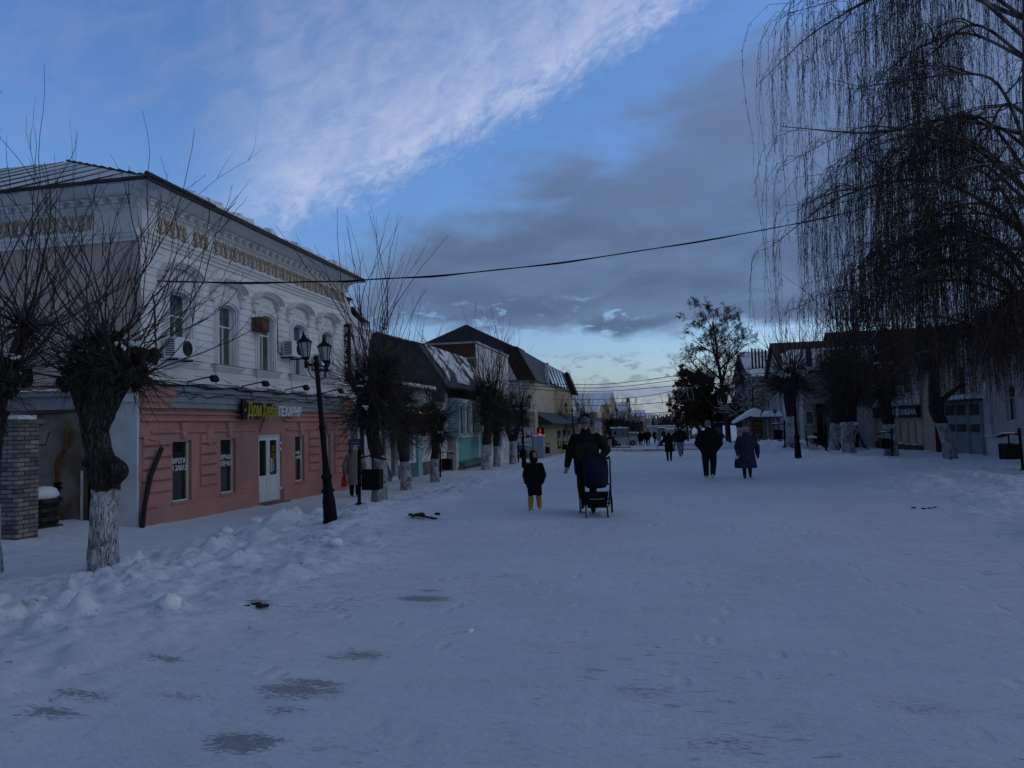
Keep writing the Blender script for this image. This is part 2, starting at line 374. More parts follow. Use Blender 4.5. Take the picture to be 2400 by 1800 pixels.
# ------------------------------------------------------------ noise
_H = nr.randint(0, 1 << 30, size=(1 << 16)).astype(np.float64)/(1 << 30)
def vn(x, y, seed=0):
    xi = np.floor(x).astype(np.int64); yi = np.floor(y).astype(np.int64)
    fx = x-xi; fy = y-yi; fx = fx*fx*(3-2*fx); fy = fy*fy*(3-2*fy)
    h = lambda a, b: _H[((a*73856093) ^ (b*19349663) ^ (seed*83492791)) & 0xFFFF]
    return (h(xi,yi)*(1-fx)+h(xi+1,yi)*fx)*(1-fy)+(h(xi,yi+1)*(1-fx)+h(xi+1,yi+1)*fx)*fy
def fbm(x, y, o=4, seed=0, g=.5):
    s = 0; a = 1; t = 0
    for i in range(o):
        s = s + a*vn(x*2**i, y*2**i, seed+i); t += a; a *= g
    return s/t
def sst(x, a, b):
    t = np.clip((x-a)/(b-a), 0, 1); return t*t*(3-2*t)
def bumpf(x, a, b, w):
    return sst(x, a-w, a+w)*(1-sst(x, b-w, b+w))

# ------------------------------------------------------------ ground
def height(x, y):
    x = np.asarray(x, float); y = np.asarray(y, float)
    xw = x + (fbm(x*.35, y*.2, 3, 5)-.5)*1.6
    z = -.40*sst(-xw, 4.9, 7.6)*1.0 - .0125*np.clip(y-14, 0, 96)
    z = z + .14*sst(-y, -11, -5)*sst(-xw, 5, 8)
    z = z - .14*sst(xw, 6.5, 12)
    # plaza: packed, barely uneven
    z = z + (fbm(x*.5, y*.5, 3, 9)-.5)*.05
    z = z + (fbm(x*2.2, y*1.5, 3, 19)-.5)*.012
    # left bank
    fade = 1-.55*sst(y, 20, 45)
    lump = fbm(x*.9, y*.7, 3, 21); small = fbm(x*3.2, y*3.0, 4, 31, .6); tiny = fbm(x*9, y*9, 3, 41, .6)
    Lb = bumpf(xw, -8.6, -4.9+1.1*(1-sst(y, 8, 14)), .8)*fade
    chunk = np.clip((fbm(x*2.0, y*2.0, 2, 77)-.55)*5, 0, 1)
    clods = np.clip((fbm(x*4.2, y*4.2, 3, 88)-.54)*6, 0, 1)
    z = z + Lb*(.02 + .24*np.clip(lump-.35, 0, 1) + .13*(small-.4) + .09*chunk*small + .08*(tiny-.5) + .03*clods*(.4+lump))
    ridge = np.exp(-((x+7.4+.3*np.sin(y*.9))/.6)**2)*bumpf(y, 10.5, 19.0, 1.2)
    z = z + ridge*(.03+.62*np.clip(fbm(x*1.6, y*1.3, 3, 61)-.40, 0, 1)+.14*chunk+.035*clods+.08*(tiny-.5))
    near = np.exp(-((x+6.4)/1.3)**2)*bumpf(y, 4.0, 9.5, 1.0)
    z = z + near*(.07 + .28*np.clip(small-.35, 0, 1) + .12*(tiny-.5) + .035*clods)
    # snow on the far left pavement strip and at the walls
    z = z + sst(-x, 10.7, 11.5)*.06*small + sst(-x, 11.3, 13)*bumpf(y, 2, 15.5, .5)*(.12+.1*small)
    # right bank
    Rb = bumpf(xw, 5.2, 8.6, .9)*(1-.3*sst(y, 30, 60))
    z = z + Rb*(.05+.52*np.clip(fbm(x*.7, y*.45, 3, 51)-.36, 0, 1)+.13*(small-.45)+.09*(tiny-.5))
    z = z + sst(xw, 7.0, 8.6)*(.05+.17*(small-.3)+.13*(tiny-.4)+.06*chunk)
    # snow heaps beside the cleared crossing
    z = z + .75*np.exp(-((x+5.4)/2.0)**2-((y-58)/3.0)**2)*(.6+.8*small)*sst(-y, -90, -40)
    z = z + .55*np.exp(-((x-5.9)/1.5)**2-((y-46)/5)**2)*(.6+.8*small)
    z = z + .5*np.exp(-((x-7.5)/1.2)**2-((y-43)/3.5)**2)*(.6+.8*small)
    z = z + .5*np.exp(-((x-5.0)/1.2)**2-((y-64)/5)**2)*(.5+small)
    z = z + .10*np.exp(-((y-50.5-.2*x)/.35)**2)*bumpf(x, -5, 4, 1)
    # ground falls gently to the river past the end of the street
    z = z - 1.3*sst(y, 200, 420)
    return z
def gh(x, y): return float(height(np.array([x]), np.array([y]))[0])
_T = np.concatenate([np.arange(2, 60, .02), np.arange(60, 160, .1)])
def gpos(px, py, z=None):
    """where the line of sight meets the snow surface"""
    d = ray(px, py); X = d.x*_T; Y = d.y*_T; Z = CAM_Z+d.z*_T
    ok = Z <= height(X, Y); k = np.argmax(ok) if ok.any() else len(_T)-1; return float(X[k]), float(Y[k])
def gdep(px, D):
    p = atd(px, 1000, D); return p.x, p.y
def axis_lines(fine0, fine1, step, lo, hi, grow=1.09):
    a = list(np.arange(fine0, fine1+step/2, step)); s = step; v = a[-1]
    while v < hi: s *= grow; v += s; a.append(min(v, hi))
    s = step; v = a[0]; b = []
    while v > lo: s *= grow; v -= s; b.append(max(v, lo))
    return np.array(b[::-1]+a)
gx = axis_lines(-12.6, 12.0, .055, -900, 900, 1.07)
ys = [3.0]
while ys[-1] < 30: ys.append(ys[-1]+max(.035, .0042*ys[-1]))
stp = .13
while ys[-1] < 2500: stp *= 1.016; ys.append(ys[-1]+stp)
pre = []; v = 3.0; stp = .05
while v > -60: stp *= 1.12; v -= stp; pre.append(v)
gy = np.array(pre[::-1]+ys)
GX, GY = np.meshgrid(gx, gy); GZ = height(GX, GY)
nx_, ny_ = len(gx), len(gy)
co = np.stack([GX, GY, GZ], -1).reshape(-1, 3).astype(np.float32)
idx = np.arange(nx_*ny_).reshape(ny_, nx_)
q = np.stack([idx[:-1,:-1], idx[:-1,1:], idx[1:,1:], idx[1:,:-1]], -1).reshape(-1, 4).astype(np.int32)
gm = bpy.data.meshes.new('ground')
gm.vertices.add(len(co)); gm.vertices.foreach_set('co', co.ravel())
gm.loops.add(q.size); gm.loops.foreach_set('vertex_index', q.ravel())
gm.polygons.add(len(q)); gm.polygons.foreach_set('loop_start', np.arange(0, q.size, 4, dtype=np.int32)); gm.polygons.foreach_set('loop_total', np.full(len(q), 4, dtype=np.int32))
gm.polygons.foreach_set('use_smooth', np.ones(len(q), bool))
gm.update(calc_edges=True); gm.validate()
ground = bpy.data.objects.new('snowy_ground', gm); COL.objects.link(ground); tag(ground, kind='structure')
def groundmat():
    m = bpy.data.materials.new('trodden_snow'); m.use_nodes = True
    t = m.node_tree; n = t.nodes; l = t.links; p = n['Principled BSDF']
    p.inputs['Roughness'].default_value = .7; p.inputs['Specular IOR Level'].default_value = .25
    tcn = n.new('ShaderNodeTexCoord'); O = tcn.outputs['Object']
    def noise(scale, detail, vec=O, rough=.6, dist=0):
        a = n.new('ShaderNodeTexNoise'); a.inputs['Scale'].default_value = scale; a.inputs['Detail'].default_value = detail; a.inputs['Roughness'].default_value = rough; a.inputs['Distortion'].default_value = dist
        l.new(vec, a.inputs['Vector']); return a.outputs[0]
    def rg(v, a, b, c=0, d=1):
        k = n.new('ShaderNodeMapRange'); l.new(v, k.inputs[0])
        for i, x in enumerate((a, b, c, d)): k.inputs[1+i].default_value = x
        return k.outputs[0]
    def ma(op, a, b):
        k = n.new('ShaderNodeMath'); k.operation = op
        for i, v in enumerate((a, b)):
            if isinstance(v, (int, float)): k.inputs[i].default_value = v
            else: l.new(v, k.inputs[i])
        return k.outputs[0]
    def mixc(f, a, b):
        k = n.new('ShaderNodeMix'); k.data_type = 'RGBA'; l.new(f, k.inputs[0])
        for i, v in ((6, a), (7, b)):
            if isinstance(v, tuple): k.inputs[i].default_value = (*v, 1)
            else: l.new(v, k.inputs[i])
        return k.outputs[2]
    sp = n.new('ShaderNodeSeparateXYZ'); l.new(O, sp.inputs[0])
    mp = n.new('ShaderNodeMapping'); mp.inputs['Rotation'].default_value = (0, 0, R(-22)); mp.inputs['Scale'].default_value = (.75, 2.4, 1); l.new(O, mp.inputs[0])
    S = mp.outputs[0]
    fresh = ma('MAXIMUM', rg(sp.outputs[0], -4.3, -5.2), rg(sp.outputs[0], 5.0, 6.6))
    base = mixc(rg(noise(.45, 6), .35, .65), (.60,.66,.74), (.68,.73,.80))
    base = mixc(fresh, base, (.77,.81,.86))
    base = mixc(rg(noise(1.7, 6, S), .42, .7, 0, .5), base, (.54,.59,.65))
    # small dirty scuffs, sparse
    area = rg(noise(.35, 3), .45, .6)
    sc = ma('MULTIPLY', rg(noise(7.0, 6, S, .7, .4), .575, .68), area)
    base = mixc(ma('MULTIPLY', sc, .7), base, (.33,.34,.36))
    pl = ma('MULTIPLY', rg(noise(13.0, 3, S, .5), .655, .71), rg(noise(1.1, 3), .46, .58))
    base = mixc(ma('MULTIPLY', pl, .85), base, (.15,.145,.14))
    # patches worn through to the paving
    tot = None
    patchn = noise(3.0, 7, S, .65, .5)
    for (px, py, rx, ry, k) in PATCH:
        pnt = atz(px, py, 0.0)
        a = ma('DIVIDE', ma('SUBTRACT', sp.outputs[0], pnt.x), rx); b = ma('DIVIDE', ma('SUBTRACT', sp.outputs[1], pnt.y), ry)
        ang = R(18); a2 = ma('ADD', ma('MULTIPLY', a, math.cos(ang)), ma('MULTIPLY', b, math.sin(ang))); b2 = ma('SUBTRACT', ma('MULTIPLY', b, math.cos(ang)), ma('MULTIPLY', a, math.sin(ang)))
        dd = ma('SQRT', ma('ADD', ma('MULTIPLY', a2, a2), ma('MULTIPLY', b2, b2)), 0)
        w = rg(ma('ADD', dd, ma('MULTIPLY', ma('SUBTRACT', patchn, .5), 1.5)), 1.0, .1, 0, k); tot = w if tot is None else ma('MAXIMUM', tot, w)
    fine = noise(26.0, 6, S, .75, .5)
    worn = rg(ma('ADD', tot, ma('MULTIPLY', fine, 3.4)), 2.10, 2.45)
    worn = ma('MULTIPLY', worn, rg(tot, .02, .15))
    base = mixc(ma('MULTIPLY', worn, .62), base, (.17,.17,.165))
    # greyish tint of the banks ploughed up with grit
    lb = ma('MULTIPLY', rg(sp.outputs[0], -4.6, -5.6), rg(noise(3.2, 7, O, .7), .56, .68, 0, .42))
    base = mixc(ma('MULTIPLY', lb, rg(sp.outputs[1], 24, 9)), base, (.36,.35,.33))
    l.new(base, p.inputs['Base Color'])
    bb = n.new('ShaderNodeBump'); bb.inputs['Strength'].default_value = .8; bb.inputs['Distance'].default_value = .05
    vr = n.new('ShaderNodeTexVoronoi'); vr.inputs['Scale'].default_value = 1.9; vr.inputs['Randomness'].default_value = 1.0
    vm = n.new('ShaderNodeMapping'); vm.inputs['Scale'].default_value = (2.3, 1.0, 1); vm.inputs['Rotation'].default_value = (0, 0, R(12)); l.new(O, vm.inputs[0]); l.new(vm.outputs[0], vr.inputs['Vector'])
    dent = ma('MULTIPLY', rg(vr.outputs['Distance'], .10, .26, 1, 0), rg(noise(.5, 3), .42, .58, .15, 1))
    rut = n.new('ShaderNodeTexNoise'); rut.inputs['Scale'].default_value = 1.0; rut.inputs['Detail'].default_value = 5; rm = n.new('ShaderNodeMapping'); rm.inputs['Scale'].default_value = (7.0, .22, 1); rm.inputs['Rotation'].default_value = (0, 0, R(-6)); l.new(O, rm.inputs[0]); l.new(rm.outputs[0], rut.inputs[0])
    h = ma('ADD', noise(5.5, 8, S, .62), ma('MULTIPLY', noise(30, 4, O, .6), .25))
    h = ma('SUBTRACT', h, ma('MULTIPLY', dent, .45)); h = ma('ADD', h, ma('MULTIPLY', rut.outputs[0], .25))
    h = ma('SUBTRACT', h, ma('MULTIPLY', ma('ADD', sc, worn), .25))
    l.new(h, bb.inputs['Height']); l.new(bb.outputs[0], p.inputs['Normal'])
    return m
PATCH = [(995,1402,.36,.17,1.0), (700,1618,.40,.17,1.0), (560,1738,.27,.17,1.0), (845,1534,.34,.16,.7), (605,1422,.22,.12,.9), (110,1676,.3,.12,.8),
         (190,1633,.3,.16,.6), (385,1552,.25,.1,.6), (985,1218,.7,.35,.45), (1290,1455,.12,.08,.3), (1010,1385,.2,.1,.6), (735,1600,.3,.12,.8), (420,1630,.35,.1,.4),
         (660,1665,.2,.1,.5), (1900,1260,.5,.2,.25), (1500,1620,.3,.2,.35), (1700,1740,.3,.2,.35), (2150,1660,.3,.2,.35)]
gm.materials.append(groundmat())

# ------------------------------------------------------------ shared facade pieces
def wall_holes(mb, u0, u1, z0, z1, holes, d=0.0, depth=.25):
    """flat wall with rectangular openings and their reveals; holes = (u0,u1,z0,z1)"""
    us = sorted({u0, u1, *[h[0] for h in holes], *[h[1] for h in holes]}); zs = sorted({z0, z1, *[h[2] for h in holes], *[h[3] for h in holes]})
    for a, b in zip(us, us[1:]):
        for c, e in zip(zs, zs[1:]):
            mu, mz = (a+b)/2, (c+e)/2
            if any(h[0] < mu < h[1] and h[2] < mz < h[3] for h in holes): continue
            mb.poly([(a,d,c),(b,d,c),(b,d,e),(a,d,e)])
    for h in holes:
        a, b, c, e = h
        mb.poly([(a,d,c),(a,d-depth,c),(a,d-depth,e),(a,d,e)]); mb.poly([(b,d,c),(b,d-depth,c),(b,d-depth,e),(b,d,e)])
        mb.poly([(a,d,e),(b,d,e),(b,d-depth,e),(a,d-depth,e)]); mb.poly([(a,d,c),(b,d,c),(b,d-depth,c),(a,d-depth,c)])
def prof_u(mb, u0, u1, prof): mb.prism(prof, u0, u1, 0)   # profile (d,z) along u
def add_window(T, house, u0, u1, z0, z1, d, fm=None, gm=None, bars=(1, 1), fw=.05, name='window'):
    fm = fm or FRAMEW; gm = gm or GLASS
    b = MB(T)
    b.box(u0, u1, d-.04, d+.02, z0, z0+fw); b.box(u0, u1, d-.04, d+.02, z1-fw, z1)
    b.box(u0, u0+fw, d-.04, d+.02, z0+fw, z1-fw); b.box(u1-fw, u1, d-.04, d+.02, z0+fw, z1-fw)
    iw = (u1-u0-2*fw); ih = (z1-z0-2*fw)
    if bars[1] > 1:
        zt = z0+fw+ih*(.66 if bars[1] == 2 else 1/bars[1]); b.box(u0+fw, u1-fw, d-.035, d+.015, zt-fw*.4, zt+fw*.4)
    for k in range(1, bars[0]):
        uc = u0+fw+iw*k/bars[0]; b.box(uc-fw*.4, uc+fw*.4, d-.035, d+.012, z0+fw, (zt-fw*.4 if bars[1] > 1 else z1-fw))
    w = b.build(name, fm, house)
    g = MB(T); g.box(u0+fw*.5, u1-fw*.5, d-.03, d-.02, z0+fw*.5, z1-fw*.5)
    go = g.build('pane', gm, house); go.parent = w
    return w
def text_mesh(s, w, h, T, u, z, d, mt, parent=None, name='lettering', ext=.01, tag_=None, spacing=1.0):
    c = bpy.data.curves.new('t', 'FONT'); c.body = s; c.size = 1; c.extrude = .5; c.resolution_u = 3; c.space_character = spacing; c.offset = .012
    c.space_line = .95; c.align_x = 'CENTER' if '\n' in s else 'LEFT'
    o = bpy.data.objects.new('t', c); COL.objects.link(o)
    dg = bpy.context.evaluated_depsgraph_get(); me = bpy.data.meshes.new_from_object(o.evaluated_get(dg))
    co = np.empty(len(me.vertices)*3); me.vertices.foreach_get('co', co); co = co.reshape(-1, 3)
    lo, hi = co.min(0), co.max(0)
    vs = [(u+(p[0]-lo[0])/(hi[0]-lo[0])*w, d+(p[2]+.5)*ext, z+(p[1]-lo[1])/(hi[1]-lo[1])*h) for p in co]
    fs = [tuple(p.vertices) for p in me.polygons]
    bpy.data.objects.remove(o); bpy.data.curves.remove(c); bpy.data.meshes.remove(me)
    b = MB(T); b.add(vs, fs)
    return b.build(name, mt, parent)
def snow_strip(mb, u0, u1, d0, d1, z, h=.08, seed=0, step=.14, miss=0.0):
    """uneven settled snow along a ledge"""
    r_ = random.Random(seed); n = max(2, int((u1-u0)/step)); prev = None
    rows = []
    for i in range(n+1):
        u = u0+(u1-u0)*i/n; k = h*r_.uniform(.35, 1.2); e = .02*r_.uniform(-1, 1)
        rows.append([(u, d0, z), (u, d0+(d1-d0)*.15, z+k*.9), (u, (d0+d1)/2, z+k), (u, d1+e-.02, z+k*.75), (u, d1+e+.015, z+k*.3), (u, d1+e, z)])
    for i in range(n):
        if r_.random() < miss: continue
        vs = rows[i]+rows[i+1]; m_ = 6
        mb.add(vs, [(j, j+1, m_+j+1, m_+j) for j in range(m_-1)]+[(0,5,11,6), (5,4,3,2,1,0), (6,7,8,9,10,11)])

# ------------------------------------------------------------ the old two-storey house with the bakery
HX, HY0, HY1 = -11.4, 14.65, 25.95
HL = HY1-HY0
house = empty('old_house', (HX-4, HY0+HL/2, -.5), label='two-storey white clapboard house over a salmon pink ground floor with bakery windows', cat='house')
FL = frame((HX, HY0, 0), (0, 1, 0), (1, 0, 0))
FS = frame((HX, HY0, 0), (-1, 0, 0), (0, -1, 0))
gw = [(15.78, 16.52, .04, 1.52), (17.76, 18.48, .06, 1.52), (21.86, 22.50, .06, 1.53), (23.84, 24.46, .08, 1.53)]
gdoor = (19.66, 20.98, -.42, 1.60)
def U(y): return y-HY0
b = MB(FL)
holes = [(U(a), U(c), z0, z1) for a, c, z0, z1 in gw] + [(U(gdoor[0]), U(gdoor[1]), gdoor[2], gdoor[3])]
wall_holes(b, 0, HL, -.9, 2.86, holes, 0, .24)
b.box(0, HL, -.5, -.30, -.9, 2.8)
# horizontal bands
def band(u0, u1, z0, z1, d): b.bevbox(u0, u1, 0.0, d, z0, z1, .012)
for (a, c) in ((0.02, U(19.55)), (U(21.1), HL-.02)):
    band(a, c, 1.98, 2.06, .075); band(a, c, 2.14, 2.20, .05)
band(U(15.0), U(17.3), 1.70, 1.76, .05); band(U(17.3), U(19.4), 1.70, 1.76, .05); band(U(21.3), U(22.9), 1.70, 1.76, .05); band(U(23.3), U(25.0), 1.70, 1.76, .05)
for yc in (16.15, 18.12, 22.18, 24.15):
    b.add([(U(yc)-.13, 0, 1.96), (U(yc)+.13, 0, 1.96), (U(yc)+.08, 0, 1.56), (U(yc)-.08, 0, 1.56),
           (U(yc)-.12, .09, 1.95), (U(yc)+.12, .09, 1.95), (U(yc)+.07, .09, 1.58), (U(yc)-.07, .09, 1.58)],
          [(4,5,6,7), (0,1,5,4), (1,2,6,5), (2,3,7,6), (3,0,4,7)])
def quoins(u0, u1, z0, z1, rows):
    hgt = (z1-z0)/rows
    for k in range(rows): b.bevbox(u0, u1, 0.0, .065, z0+k*hgt+.022, z0+(k+1)*hgt-.022, .03)
quoins(U(14.72), U(15.72), .32, 1.66, 5); quoins(U(16.85), U(17.55), .32, 1.66, 5)
quoins(U(22.78), U(23.5), .32, 1.66, 5); quoins(U(24.75), U(25.9), .10, 1.95, 7)
b.bevbox(U(14.8), U(15.25), 0, .06, -.02, .26, .04); b.bevbox(U(18.75), U(19.1), 0, .02, .1, 1.9, .02)
# oval medallion between the first windows
vs = [(U(17.2)+.17*math.cos(t*math.pi/8), 0.0, 1.62+.27*math.sin(t*math.pi/8)) for t in range(16)]+[(U(17.2)+.14*math.cos(t*math.pi/8), .085, 1.62+.24*math.sin(t*math.pi/8)) for t in range(16)]
b.add(vs, [(t, (t+1)%16, 16+(t+1)%16, 16+t) for t in range(16)]+[tuple(range(16, 32))])
b.bevbox(0, U(19.62), 0, .05, -.9, -.02, .02); b.bevbox(U(21.02), HL, 0, .05, -.9, -.06, .02)
# capped end piers carrying the fascia
for a, c in ((-.03, .95), (HL-.75, HL+.03)):
    b.box(a, c, -.02, .12, 2.28, 2.42); b.box(a-.02, c, -.02, .16, 2.42, 2.56); b.box(a-.04, c, -.02, .21, 2.56, 2.84)
b.build('ground_floor_wall', PINK, house)
b = MB(FL)
b.box(.95, HL-.75, 0, .10, 2.30, 2.44); b.box(.95, HL-.75, 0, .14, 2.44, 2.60); b.box(.95, HL-.75, 0, .17, 2.60, 2.70); b.box(.95, HL-.75, 0, .22, 2.70, 2.83)
b.build('fascia', GREYM, house)
b = MB(FL); snow_strip(b, 0, HL, .01, .2, 2.845, .035, 3, .2, .35); b.build('ledge_snow', SNOW, house)
# shop windows with lettering on the glass
def deg(): return None
SHOPG = mat('shop_glass_warm_inside', (.035,.022,.008), .05, .6, 1.3, spec=.7, col2=(.012,.014,.014), thr=(.45, .6))
txt = ['ПИРОГИ\nНА ЗАКАЗ', 'ГОРЯЧАЯ\nВЫПЕЧКА', 'кофе\nс собой', 'нежные\nторты']
for (a, c, z0, z1), s in zip(gw, txt):
    w = add_window(FL, house, U(a)-.0, U(c)-.0, z0, z1, -.12, fw=.035, gm=SHOPG)
    big = s[0].isupper(); wide = .66 if big else .44
    text_mesh(s, wide, .31 if big else .27, FL, U(c)-.07-wide, .78, -.098, WHITEP, house, ext=.006).parent = w
    MB(FL).box(U(a)-.02, U(c)+.02, -.2, .03, z0-.05, z0-.002).build('sill', PINK, house)
# double door
a, c, z0, z1 = U(gdoor[0]), U(gdoor[1]), gdoor[2], gdoor[3]
b = MB(FL)
b.box(a, c, -.14, -.05, z1-.07, z1); b.box(a, a+.06, -.14, -.05, z0, z1-.07); b.box(c-.06, c, -.14, -.05, z0, z1-.07)
door = b.build('door', FRAMEW, house)
mid = (a+c)/2
for (p, q) in ((a+.06, mid-.006), (mid+.006, c-.06)):
    l = MB(FL)
    l.box(p, p+.09, -.13, -.07, z0+.03, z1-.08); l.box(q-.09, q, -.13, -.07, z0+.03, z1-.08)
    for e0, e1 in ((z0+.03, z0+.14), (.28, .38), (z1-.18, z1-.08)): l.box(p+.09, q-.09, -.13, -.07, e0, e1)
    l.box(p+.09, q-.09, -.115, -.085, z0+.14, .28)
    l.bevbox(p+.13, q-.13, -.085, -.07, z0+.19, .23, .01)
    l.build('door_leaf', FRAMEW, house).parent = door
    g = MB(FL); g.box(p+.085, q-.085, -.11, -.10, .375, z1-.175); g.build('door_glass', SHOPG, house).parent = door
h = MB(FL); h.tube([(mid+.05, -.07, .48), (mid+.05, 0.0, .5), (mid+.05, .0, .85), (mid+.05, -.07, .87)], .016, 6); h.tube([(mid+.05, .0, .5), (mid+.16, .0, .52), (mid+.16, 0, .84), (mid+.05, 0, .86)], .014, 6)
h.build('door_handle', FRAMEW, house).parent = door
h = MB(FL)
h.box(c-.07, c+.0, -.05, -.0, 1.28, 1.36); h.box(c-.07, c, -.05, 0, 1.1, 1.18); h.box(c-.07, c, -.05, 0, -.1, -.02); h.build('hinge', FRAMEW, house).parent = door
MB(FL).box(a-.05, c+.05, 0.0, .28, -.50, -.425).build('doorstep', CONC, house)
text_mesh('КОФЕ\nС СОБОЙ', .3, .42, FL, mid+.2, .85, -.098, mat('gold_letter', (.30,.2,.03), .5), house, name='glass_lettering', ext=.004).parent = door

# upper storey
uw = [(15.64+2.04*k, 16.38+2.04*k) for k in range(5)]
UZ0, UZ1, ARC = 3.48, 4.98, .14
b = MB(FL)
holes = [(U(a), U(c), UZ0, UZ1+ARC) for a, c in uw]
wall_holes(b, 0, HL, 2.86, 6.25, holes, 0, .16)
b.build('wall', WHITE, house)
b = MB(FL)
rows = np.arange(2.93, 6.2, .187)
for z in rows:
    segs = []; prev = .0
    for a, c in uw:
        lo, hi = (U(a)-.16, U(c)+.16) if 2.8 < z < 5.25 else (U(a), U(c))
        if 2.8 < z < 5.95:
            if z > 5.25: lo, hi = U(a)-.2, U(c)+.2
            segs.append((prev, lo)); prev = hi
    segs.append((prev, HL))
    for s0, s1 in segs: b.prism([(0.001, z), (.024, z+.006), (.006, z+.18), (.001, z+.18)], s0, s1, 0)
b.build('clapboards', WHITE, house)
for k, (a, c) in enumerate(uw):
    ua, uc = U(a), U(c); um = (ua+uc)/2; hw = (uc-ua)/2
    # arched head: spandrels close the corners of the opening
    ap = [(um+hw*math.cos(t), UZ1+ARC*math.sin(t)) for t in [math.pi*i/10 for i in range(11)]]
    sp = MB(FL)
    for side in (0, 1):
        pts = ap[:6] if side == 0 else ap[5:][::-1]
        cx = uc if side == 0 else ua
        poly = [(cx, .0015, UZ1+ARC)] + [(p[0], .0015, p[1]) for p in pts]
        sp.poly(poly); 
        for i in range(5): sp.poly([(pts[i][0], .0015, pts[i][1]), (pts[i+1][0], .0015, pts[i+1][1]), (pts[i+1][0], -.15, pts[i+1][1]), (pts[i][0], -.15, pts[i][1])])
    def arcband(mb, w, zc, rise, th, d0, d1, n=12):
        for i in range(n):
            t0, t1 = math.pi*i/n, math.pi*(i+1)/n
            P = lambda t, q: (um+(w+q*.5)*math.cos(t), zc+(rise+q)*math.sin(t))
            q0, q1, q2, q3 = P(t0, 0), P(t1, 0), P(t1, th), P(t0, th)
            mb.add([(q0[0],d0,q0[1]),(q1[0],d0,q1[1]),(q2[0],d0,q2[1]),(q3[0],d0,q3[1]),(q0[0],d1,q0[1]),(q1[0],d1,q1[1]),(q2[0],d1,q2[1]),(q3[0],d1,q3[1])],
                   [(4,5,6,7),(0,1,5,4),(2,3,7,6),(0,3,7,4),(1,2,6,5)])
    arcband(sp, hw+.02, UZ1, ARC+.01, .07, 0, .07); arcband(sp, hw+.09, UZ1+.02, ARC+.06, .08, 0, .10)
    # hood mould
    zc = 5.5
    arcband(sp, hw+.24, zc, .2, .06, 0, .14); arcband(sp, hw+.30, zc+.01, .24, .06, 0, .19); arcband(sp, hw+.36, zc+.02, .28, .045, 0, .25)
    for s in (-1, 1):
        x0 = um+s*(hw+.03)
        for j, dd in enumerate((.05, .08, .065, .04)):
            p = x0+s*.055*j; lo, hi = sorted((p, p+s*.05)); sp.box(lo, hi, 0, dd, UZ0-.02, UZ1+(.02 if j else 0))
        lo, hi = sorted((um+s*(hw+.20), um+s*(hw+.44))); sp.box(lo, hi, 0, .16, zc-.10, zc); sp.box(lo+.03, hi-.03, 0, .10, zc-.34, zc-.1)
        lo, hi = sorted((um+s*(hw+.02), um+s*(hw+.25))); sp.box(lo, hi, 0, .035, 5.0, zc-.1)
    sp.box(um-hw-.02, um+hw+.02, 0, .03, UZ1+ARC+.12, zc+.12)
    # small relief over the opening
    for i in range(5): sp.ell((um+(i-2)*.07, .035, 5.42-.02*abs(i-2)), (.03, .03, .06 if i != 2 else .09), 6, 4)
    # sill and apron
    sp.box(um-hw-.34, um+hw+.34, 0, .17, UZ0-.07, UZ0-.02); sp.box(um-hw-.28, um+hw+.28, 0, .12, UZ0-.13, UZ0-.07); sp.box(um-hw-.24, um+hw+.24, 0, .08, UZ0-.18, UZ0-.13)
    sp.box(um-hw-.16, um+hw+.16, 0, .05, UZ0-.48, UZ0-.18); sp.box(um-hw-.20, um+hw+.2, 0, .08, UZ0-.52, UZ0-.48)
    surround = sp.build('window_surround', TRIM, house)
    gm = GLASSG
    w = add_window(FL, house, ua, uc, UZ0, UZ1+ARC, -.12, gm=gm if k != 3 else mat('blue_film_glass', (.02,.06,.16), .1, .5, 1.5, spec=.6, col2=(.05,.1,.2)), bars=(2, 2), fw=.045)
    t = MB(FL); t.box(um-hw-.36, um+hw+.36, -.05, .19, UZ0-.02, UZ0-.008); t.build('sill', mat('weathered_tin', (.12,.12,.12), .6, .4, 8), house)
